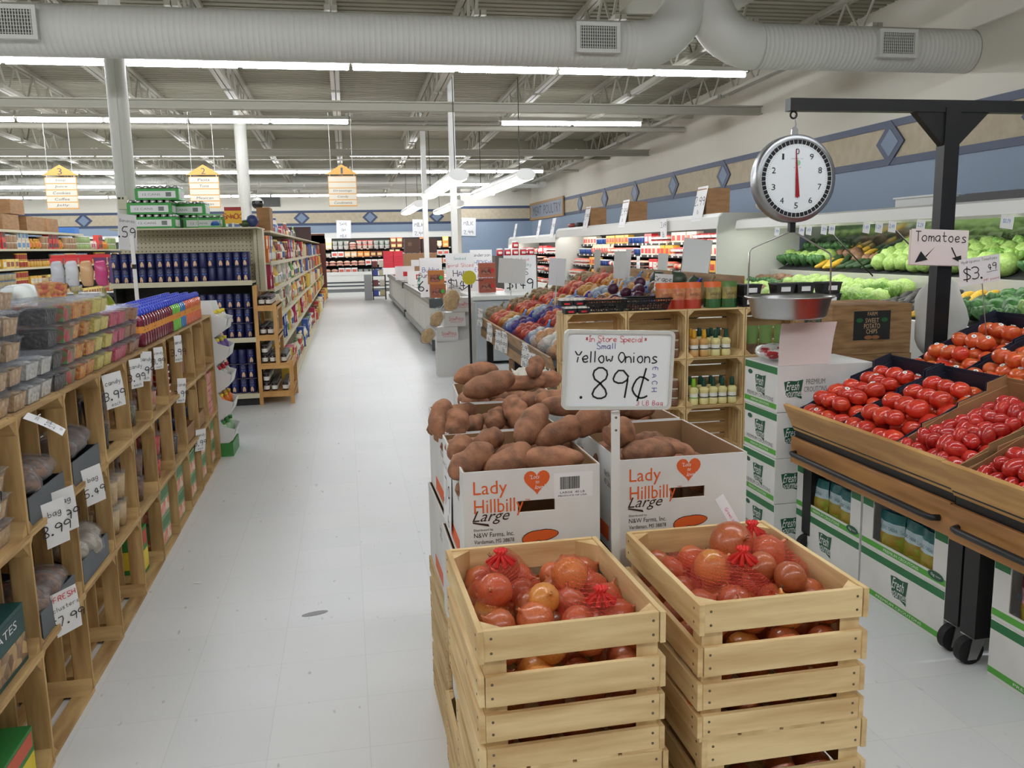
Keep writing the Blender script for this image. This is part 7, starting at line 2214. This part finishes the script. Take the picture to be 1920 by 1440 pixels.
def wrapq(pts, rad):
    v = []
    for u, z in pts:
        a = u/rad
        v.append((rad*sin(a), -rad*cos(a), z))
    return v
b = B()
poly = [(-.012, .012), (.012, .012), (.017, .03), (.012, .048), (.006, .062), (-.006, .062), (-.012, .048), (-.017, .03)]
b.add(wrapq([(0, .035)]+poly, .0397), [(0, 1+i_, 1+(i_+1) % 8) for i_ in range(8)])
b.obj('peanut_print', flat((226, 186, 150)), t)
b = B(); b.add(wrapq([(-.018, .072), (0, .072), (.018, .072), (.018, .088), (0, .09), (-.018, .088)], .0396), [tuple(range(6))]); b.obj('blue_print', flat((70, 110, 190)), t)
b = B(); b.add(wrapq([(-.02, .096), (0, .096), (.02, .096), (.018, .116), (0, .12), (-.018, .116)], .0396), [tuple(range(6))]); b.obj('name_print', flat((92, 84, 110)), t)
KCAN = Kind(t)
for lay in range(2):
    for i in range(16):
        x = EX0+.05+.0785*i
        turned = (lay == 0 and 11 <= i <= 13) or (lay == 1 and i == 10)
        KCAN((x, 8.66+.0, 1.216+.1425*lay), (1.7 if turned else R.uniform(-.35, .35)), 'navy nut can on the upper end-cap shelf, %s layer, %s from left' % (('lower', 'upper')[lay], ON[i]), 'nut cans on the upper end-cap shelf')
        if lay == 1:
            KCAN((x, 8.745, 1.216+.1425*lay), R.uniform(-.3, .3), 'navy nut can behind the front row, upper shelf top layer, %s from left' % ON[i], 'nut cans behind the front row')
for sh, z in ((0, .661), (1, .111)):
    for lay in range(3):
        for i in range(7):
            x = EX1-.075-.083*i
            KCAN((x, 8.76+.0, z+.1465*lay), R.uniform(-.35, .35) if not (sh == 1 and lay == 2 and i in (1, 2)) else 1.8, 'navy nut can on the %s end-cap shelf, %s layer, %s from right' % (('middle', 'bottom')[sh], ('lowest', 'middle', 'top')[lay], ON[i]), 'nut cans on the %s end-cap shelf' % ('middle', 'bottom')[sh])
        b = B(); b.box(EX1-.62, 8.715, z+.1425+.1465*lay, EX1-.03, 8.81, z+.145+.1465*lay)
        if lay < 2:
            tag(b.obj('tray_card', flat((120, 110, 120))), 'thin card between can layers, %s end-cap shelf, %s' % (('middle', 'bottom')[sh], ('lower', 'upper')[lay]), 'card')
# drink packs on top
GPK = mat('pack_green', (56, 156, 64), .4)
t = thing('drink_pack', 'x', 'drink pack')
b = B(); b.box(-.2, -.13, 0, .2, .13, .105); b.obj('carton', GPK, t)
b = B(); b.box(-.17, -.1306, .018, .17, -.13, .082); b.box(.2, -.1, .018, .2006, .1, .082); lb = b.obj('label', PAPER, t)
b = B(); b.box(.08, -.1312, .03, .13, -.1306, .07); fit(b, '12 CANS', .16, .02, frame((-.05, -.1308, .05), (1, 0, 0), (0, 0, 1))); b.obj('print', flat((120, 130, 120)), lb)
b = B()
for i in range(6):
    for j in range(4):
        b.lathe([(.03, 0), (.031, .012), (.026, .026), (.025, .028)], 10, 0, (-.167+.0665*i, -.098+.065*j, .105))
b.obj('can_tops', CHROME, t)
KG = Kind(t)
GY = 8.93
b = B(); b.box(-2.18, 8.75, 1.722, -.83, 9.5, 1.735); tag(b.obj('top_board', CREAM), 'cream board lying across the end-cap top under drink packs', 'board')
for i, (x, y, z) in enumerate(((-1.79, GY-.02, 1.736), (-1.37, 9.2, 1.736), (-1.79, 9.2, 1.736), (-1.82, GY, 1.87), (-1.55, 9.22, 1.87), (-1.74, GY+.02, 2.005))):
    KG((x, y, z), R.uniform(-.03, .03), 'green and white pack of drink cans on the end-cap top, %s' % ('bottom front', 'bottom right rear', 'bottom left rear', 'middle front', 'middle rear', 'uppermost')[i], 'drink packs')
b = B(); b.tube([(-1.4, 8.9, 1.75), (-1.2, 8.9, 1.75), (-1.19, 8.9, 1.86), (-1.4, 8.9, 1.86)], .008, 6, closed=True); b.box(-1.4, 8.9, 1.736, -1.2, 9.0, 1.75); tag(b.obj('green_rack', flat((120, 190, 120), .3)), 'pale green wire rack right of the drink packs', 'rack')
t = thing('promo_card', 'yellow promo card standing on the end-cap top with small goods', 'sign', (-1.08, 8.95, 1.736))
b = B(); b.box(-.075, -.003, .04, .085, .003, .2); b.obj('card', flat((240, 190, 50)), t)
b = B(); b.box(-.075, -.004, .165, .085, -.003, .2); b.obj('red_header', flat((170, 40, 40)), t)
b = B(); b.hand('SNACK', .05, frame((.0, -.0035, .11), (1, 0, 0), (0, 0, 1)), wd=.2, adv=.7); b.obj('lettering', flat((200, 90, 30)), t)
b = B(); b.box(-.01, -.005, 0, .01, .005, .05); b.obj('stem', WHITE, t)
for i, (x, c, w_, h) in enumerate(((-1.25, (40, 90, 170), .05, .07), (-.97, (60, 80, 50), .06, .08), (-.9, (50, 60, 110), .06, .13))):
    b = B(); b.ell((0, 0, h/2), w_, .05, h/2, 10, 7); tag(b.obj('small_pack', flat(c, .4), None, (x, 9.0, 1.736)), '%s small pack on the end-cap top near yellow card' % ('blue', 'olive', 'dark blue')[i], 'pack')
# gondola of the first aisle
t = thing('gondola', 'long shelving gondola of the first aisle behind the end-cap', 'shelving unit')
GX = -.62
b = B(); b.box(-1.3, 9.2, .1, -1.25, 27.5, 1.72); b.obj('spine', PEG, t)
b = B(); b.box(-1.25, 9.4, 0, GX-.02, 27.5, .12); b.obj('base', CREAM, t)
SHZ = [(.13, .63), (.48, .52), (.79, .5), (1.1, .48), (1.38, .46)]
for z, d in SHZ:
    b = B(); b.box(-1.25, 9.4, z-.02, -1.25+d, 27.5, z); b.box(-1.25+d, 9.4, z-.03, -1.25+d+.012, 27.5, z+.012); b.obj('shelf', CREAM, t)
b = B(); b.box(-1.25, 27.5, 0, GX, 27.55, 1.95); b.box(-2.2, 27.5, 1.7, -.62, 27.55, 2.0); b.obj('end_panel', flat((110, 52, 40)), t)
b = B(); b.box(-2.0, 20, 1.72, -.75, 20.05, 2.02); b.obj('header_panel', flat((60, 34, 34)), t)
GROC = [('bag', (236, 232, 222), (120, 150, 190)), ('box', (232, 228, 214), (90, 130, 80)), ('jar', (214, 204, 180), (236, 232, 224)), ('bottle', (222, 216, 196), (90, 120, 70)), ('bottle', (226, 190, 80), (230, 230, 210)), ('bottle', (150, 60, 40), (236, 220, 190)), ('jar', (206, 110, 60), (60, 60, 60)), ('jar', (120, 60, 40), (226, 200, 120)), ('can', (200, 190, 160), (180, 60, 50)), ('box', (236, 130, 50), (240, 230, 200)), ('box', (180, 40, 80), (240, 220, 220)), ('bag', (190, 50, 60), (236, 226, 210)), ('bag', (226, 210, 180), (90, 140, 80)), ('bottle', (110, 160, 70), (240, 230, 180)), ('box', (60, 90, 160), (236, 236, 236)), ('jar', (226, 210, 170), (70, 120, 70)), ('bag', (120, 90, 70), (236, 220, 180)), ('box', (226, 200, 90), (190, 60, 50)), ('bottle', (232, 226, 214), (60, 90, 150))]
MG = Matrix.Translation((0, 0, 0))
MGR = Matrix.Translation((0, 9.45, 0)) @ Matrix.Rotation(pi/2, 4, 'Z')      # local x -> +y, local y -> -x : front looks to +x
for si, (z, d) in enumerate(SHZ):
    stock(MGR, .0, 7.6, 1.25-d+.07, z+.001, pi/2, GROC, ('%s shelf of first aisle gondola' % ('bottom', 'second', 'third', 'fourth', 'top')[si], 'near end'), 'goods on the first aisle gondola', .4, 2, .3 if si < 4 else .32)
b = B()
PC = [flat(c) for c in ((226, 190, 80), (180, 60, 50), (236, 226, 204), (90, 140, 80), (70, 90, 150), (206, 130, 70), (120, 70, 50), (226, 210, 170))]
for z, d in SHZ:
    y = 17.2
    while y < 27.4:
        w_ = R.uniform(.08, .22)
        h = R.uniform(.14, .27)
        x = -1.25+d-.07
        m = R.randrange(8)
        b.cyl((x, y+w_/2, z+.001), (x, y+w_/2, z+h), w_/2*.96, n=8, m=m) if R.random() < .5 else b.box(x-.05, y, z+.001, x+.05, y+w_*.95, z+h, m)
        y += w_
tag(b.obj('distant_groceries', PC), 'small mixed groceries filling the far half of the first aisle gondola', 'groceries', None, 'stuff')
for i in range(10):
    y = 10.2+1.7*i
    pk(*R.choice(GROC[5:9]), (-1.05, y, 1.725), pi/2, '%s loose pack on the top ledge of first aisle gondola' % nth(i), 'packs on the gondola ledge', (1.3, 1.3, 1.1)) if False else None
b = B(); b.box(-1.3, 9.7, 1.7, -.79, 27.4, 1.72); tag(b.obj('ledge_board', CREAM), 'cream top ledge along the first aisle gondola', 'board')
stock(MGR, .4, 8, .98, 1.7205, pi/2, GROC[5:], ('on the top ledge of first aisle gondola', 'near end'), 'goods on the gondola ledge', .5, 1, .2)
b = B(); b.box(-.95, 10.0, 1.721, -.81, 10.4, 1.98); tag(b.obj('brown_carton', CARD, None, (-.0, 0, 0)), 'brown carton on the gondola ledge near second column', 'carton')
# stepped wooden jar rack
t = thing('step_rack', 'stepped pine rack of dark jam jars at the end-cap corner', 'rack', (0, 0, 0))
PINE = mat('pine_rack', (214, 164, 98), .55, (190, 138, 76), (12, 12, 3))
RX = [-.885, -.70, -.60]
for y in (8.62, 9.26):
    b = B(); b.box(-.905, y, 0, -.87, y+.035, 1.17); b.obj('post', PINE, t)
    b = B(); b.box(-.725, y, .40, -.69, y+.035, .99); b.obj('post', PINE, t)
    b = B(); b.box(-.605, y, 0, -.57, y+.035, .43); b.obj('post', PINE, t)
for z, x1 in ((.96, -.69), (.67, -.69), (.39, -.57), (.11, -.57)):
    b = B(); b.box(-.87, 8.63, z, x1-.035 if z > .3 and x1 > -.6 else x1, 9.28, z+.018)
    b.box(-.87, 8.622, z-.035, x1-.0, 8.64, z); b.box(x1-.02, 8.64, z-.035, x1, 9.27, z+.03)
    b.obj('shelf', PINE, t)
b = B(); b.box(-.9, 8.66, 1.04, -.885, 9.26, 1.17); b.obj('back_board', PINE, t)
t = thing('jam_jar', 'x', 'jar')
b = B(); b.lathe([(.026, 0), (.029, .004), (.029, .066), (.025, .074)], 12); b.obj('jar', mat('jam_dark', (44, 22, 26), .2, coat=.4), t)
b = B(); b.lathe([(.0285, .074), (.0285, .09)], 12); b.obj('lid', mat('lid_grey_black', (70, 70, 72), .35), t)
b = B(); b.lathe([(.0293, .014), (.0293, .052)], 12, cap0=False, cap1=False); b.obj('label', LBL, t)
KJJ = Kind(t)
for si, (z, xs) in enumerate(((.979, (-.835, -.765)), (.689, (-.835, -.765)), (.409, (-.835, -.76, -.655)), (.129, (-.835, -.76, -.655)))):
    for j in range(8):
        for i, x in enumerate(xs):
            for q in range(2 if si in (2, 3) and i == 0 else 1):
                KJJ((x, 8.70+.072*j, z+.0905*q), R.uniform(0, 6), 'dark jam jar in the pine rack, %s shelf, %s column, %s from front%s' % (('top', 'second', 'third', 'bottom')[si], ON[i], ON[j], ', stacked' if q else ''), 'jam jars')
# gondola of the third aisle, far left
t = thing('gondola', 'far left grocery gondola of the third aisle with coffee and soup', 'shelving unit')
SH3 = [(.18, .6), (.56, .6), (.93, .52), (1.27, .5), (1.62, .5)]
b = B(); b.box(-6.55, 13, 0, -6.5, 26, 1.9); b.obj('spine', DARK, t)
b = B(); b.box(-6.5, 13, 0, -5.95, 26, .16); b.obj('base', DARK, t)
for z, d in SH3:
    b = B(); b.box(-6.5, 13, z-.02, -6.5+d, 26, z); b.box(-6.5+d, 13, z-.03, -6.5+d+.012, 26, z+.01); b.obj('shelf', CREAM, t)
COF = [('jar', (206, 160, 60), (120, 60, 40)), ('can', (226, 190, 90), (160, 60, 40)), ('box', (226, 180, 70), (236, 226, 200)), ('bag', (200, 170, 130), (236, 220, 180)), ('can', (196, 176, 140), (190, 80, 60)), ('box', (236, 210, 120), (150, 80, 50)), ('tub', (180, 110, 60), (236, 220, 180)), ('tub', (206, 190, 150), (90, 120, 160))]
COF2 = [('box', (206, 60, 50), (50, 36, 34)), ('box', (226, 216, 196), (80, 140, 190)), ('bag', (226, 170, 50), (236, 120, 40)), ('bag', (226, 206, 196), (190, 70, 80)), ('box', (196, 190, 190), (90, 80, 84)), ('jar', (150, 170, 110), (226, 226, 210)), ('tub', (206, 170, 140), (230, 220, 200))]
ML3 = Matrix.Translation((0, 13.1, 0)) @ Matrix.Rotation(pi/2, 4, 'Z')
for si, (z, d) in enumerate(SH3):
    stock(ML3, 2.0, 11.8, 6.5-d+.1, z+.001, pi/2, COF if si < 4 else COF2, ('%s shelf of the far left gondola' % ('bottom', 'second', 'third', 'fourth', 'top')[si], 'near end'), 'goods on the far left gondola', .7, 2, .29 if si < 4 else .4, sc=1.25)
for i, (y, w_, z, c) in enumerate(((17.3, .8, 1.98, 0), (17.7, .7, 2.27, 0), (18.6, 1.0, 1.98, 0), (19.6, .7, 1.98, 0), (16.5, .3, 1.98, 0), (21.2, .4, 1.95, 1))):
    b = B(); b.box(-.3, -w_/2, 0, .12, w_/2, .27 if not c else .16)
    tag(b.obj('overstock_carton', CARD if not c else flat((60, 120, 200)), None, (-6.1, y, z)), '%s carton on top of the far left gondola, %s' % ('brown' if not c else 'blue', ('left stack lower', 'left stack upper', 'middle', 'right', 'leftmost', 'small at right end')[i]), 'carton')
b = B(); b.box(-6.5, 16, 1.93, -5.95, 21.6, 1.975); tag(b.obj('top_board', CREAM), 'board on the far left gondola carrying cartons', 'board')
for k in range(3):
    b = B(); b.box(-6.5, 16.4+1.5*k, 1.63, -6.45, 16.45+1.5*k, 1.93); tag(b.obj('board_prop', DARK), 'prop under the far left top board, %s' % ON[k], 'prop')
# rack with hanging snack bags
t = thing('clip_rack', 'black wire rack of hanging snack bags beside first column', 'rack', (-3.3, 12.3, 0), .1)
b = B(); b.box(-.45, -.3, 0, .45, .3, .05); b.box(-.45, .2, .05, -.4, .25, 1.5); b.box(.4, .2, .05, .45, .25, 1.5); b.box(-.45, .21, .05, .45, .24, 1.0); b.box(-.45, -.25, .95, .45, .25, 1.0); b.obj('frame', BLACK, t)
b = B(); b.box(-.45, -.26, 1.46, .45, .26, 1.5); b.obj('red_header', flat((200, 40, 46)), t)
for i in range(10):
    x, z = -3.66+.175*(i % 5), (1.08, .5)[i//5]
    o = thing('snack_bag', '%s hanging snack bag on the black wire rack, %s row, %s from left' % (('silver', 'silver', 'tan', 'pink', 'purple')[i % 5], ('upper', 'lower')[i//5], ON[i % 5]), 'bag', (x, 12.0, z), .1, 'bags on the wire rack')
    b = B(); b.ell((0, 0, .18), 1, 1, .17, 16, 10, 0, lambda p: Vector((.08*math.copysign(abs(p.x)**.35, p.x)+.006*sin(40*p.z), .04*p.y*abs(p.y)**.2+.006*sin(50*p.x), p.z))); b.obj('bag', flat(((176, 176, 182), (186, 186, 190), (190, 150, 110), (176, 60, 110), (96, 60, 110))[i % 5], .2), o)
    b = B(); b.prism([(-.075, .3), (.075, .3), (.08, .38), (-.08, .38)], -.004, .004, 'y'); b.obj('bag_header', flat(((206, 60, 60), (206, 60, 60), (200, 40, 46), (90, 40, 90), (80, 40, 90))[i % 5], .3), o)
# black magazine rack at the far freezer end
t = thing('wire_rack', 'narrow black wire rack beside grey pillar box at the far freezer', 'rack', (.92, 26.0, 0))
b = B()
for x in (-.17, .2):
    for y in (-.15, .15):
        b.box(x-.012, y-.012, 0, x+.012, y+.012, 1.15)
for z in (.1, .4, .7, .95):
    b.box(-.17, -.15, z, .2, .15, z+.015)
b.obj('frame', BLACK, t)
b = B(); b.box(-.42, -.15, 0, -.2, .2, .75); tag(b.obj('grey_box', flat((150, 152, 154)), None, (.92, 26.0, 0)), 'grey upright box left of the narrow black rack', 'box')
for i in range(8):
    b = B(); b.box(-.07, -.1, 0, .07, .1, .17)
    tag(b.obj('magazine_pack', flat(((60, 80, 160), (200, 190, 150), (120, 60, 60), (214, 206, 190))[i % 4]), None, (.84+.19*(i % 2), 26.0, (.116, .416, .716, .966)[i//2])), 'pack in the narrow black rack, %s shelf, %s' % (ON[i//2], ('left', 'right')[i % 2]), 'pack')
# ---------------------------------------------------------------- aisle signs
SGO = mat('sign_orange', (232, 176, 96), .5); SGC = mat('sign_cream_panel', (234, 226, 208), .5); SGT = flat((96, 98, 104))
def aisle_sign(n, x, words):
    y = 15.0
    t = thing('aisle_sign', 'hanging house-shaped aisle sign with cream panels listing %s' % {'3': 'soup, juice and cookies', '2': 'pasta, tuna and gelatin', '1': 'dressings, candy and condiments'}[n], 'sign', (x, y, 2.22))
    b = B(); b.prism([(-.275, .53), (.275, .53), (0, .695)], -.012, .012, 'y'); rf = b.obj('gable', SGO, t)
    b = B(); fit(b, n, .07 if n != '1' else .035, .1, frame((0, -.0125, .59), (1, 0, 0), (0, 0, 1))); b.obj('number', SGT, rf)
    b = B(); b.box(-.235, -.01, 0, .235, .01, .5); b.obj('backboard', SGO, t)
    for i, w_ in enumerate(words):
        z = .41-.097*i
        b = B(); b.box(-.225, -.013, z, .225, -.01, z+.082); p = b.obj('panel', SGC, t)
        if w_:
            b = B(); fit(b, w_, min(.3, .037*len(w_)), .042, frame((.0, -.0135, z+.041), (1, 0, 0), (0, 0, 1)), 0, .2); b.obj('lettering', SGT, p)
    b = B()
    for s in (-.2, .2):
        b.cyl((s, 0, .5), (s, 0, .54), .006, n=6); b.cyl((s*.9, 0, .57), (s*.9, 0, deckz(y)-2.22-.4), .004, n=6)
    b.obj('suspension_rod', WHITE, t)
aisle_sign('3', -4.39, ['Soup', 'Juice', 'Cookies', 'Coffee', 'Jelly'])
aisle_sign('2', -2.22, ['Pasta', 'Tuna', '', 'Mexican', 'Gelatin'])
aisle_sign('1', .0, ['', '', 'Dressings', 'Candy', 'Condiments'])
t = thing('thermostat', 'small cream box mounted on the near white column', 'control box', (-2.21, 9.5, 1.95))
b = B(); b.box(-.05, -.03, 0, .05, .02, .13); b.obj('housing', mat('box_cream', (214, 208, 186), .5), t, bev=.006)
b = B(); b.box(-.04, -.034, .1, -.015, -.03, .12); b.box(.0, -.034, .1, .015, -.03, .12); b.obj('dark_switch', BLACK, t)
t = thing('camera_dome', 'black dome security camera on an arm beside second column', 'camera', (-1.44, 15.45, 2.3))
b = B(); b.ell((0, 0, 0), .1, .1, .09, 14, 10); b.obj('dome', mat('dome_black', (16, 16, 18), .1), t)
b = B(); b.tube([(-.12, 0, .14), (-.04, 0, .15), (0, 0, .12), (0, 0, .06)], .02, 8); b.cyl((0, 0, .05), (0, 0, .1), .1, .05, 14); b.obj('arm', WHITE, t)
b = B(); b.box(-3.0, 31.88, 3.05, -2.2, 31.95, 3.5); tag(b.obj('wall_grille', GRILL), 'dark louvred wall grille high on the back wall', 'grille')
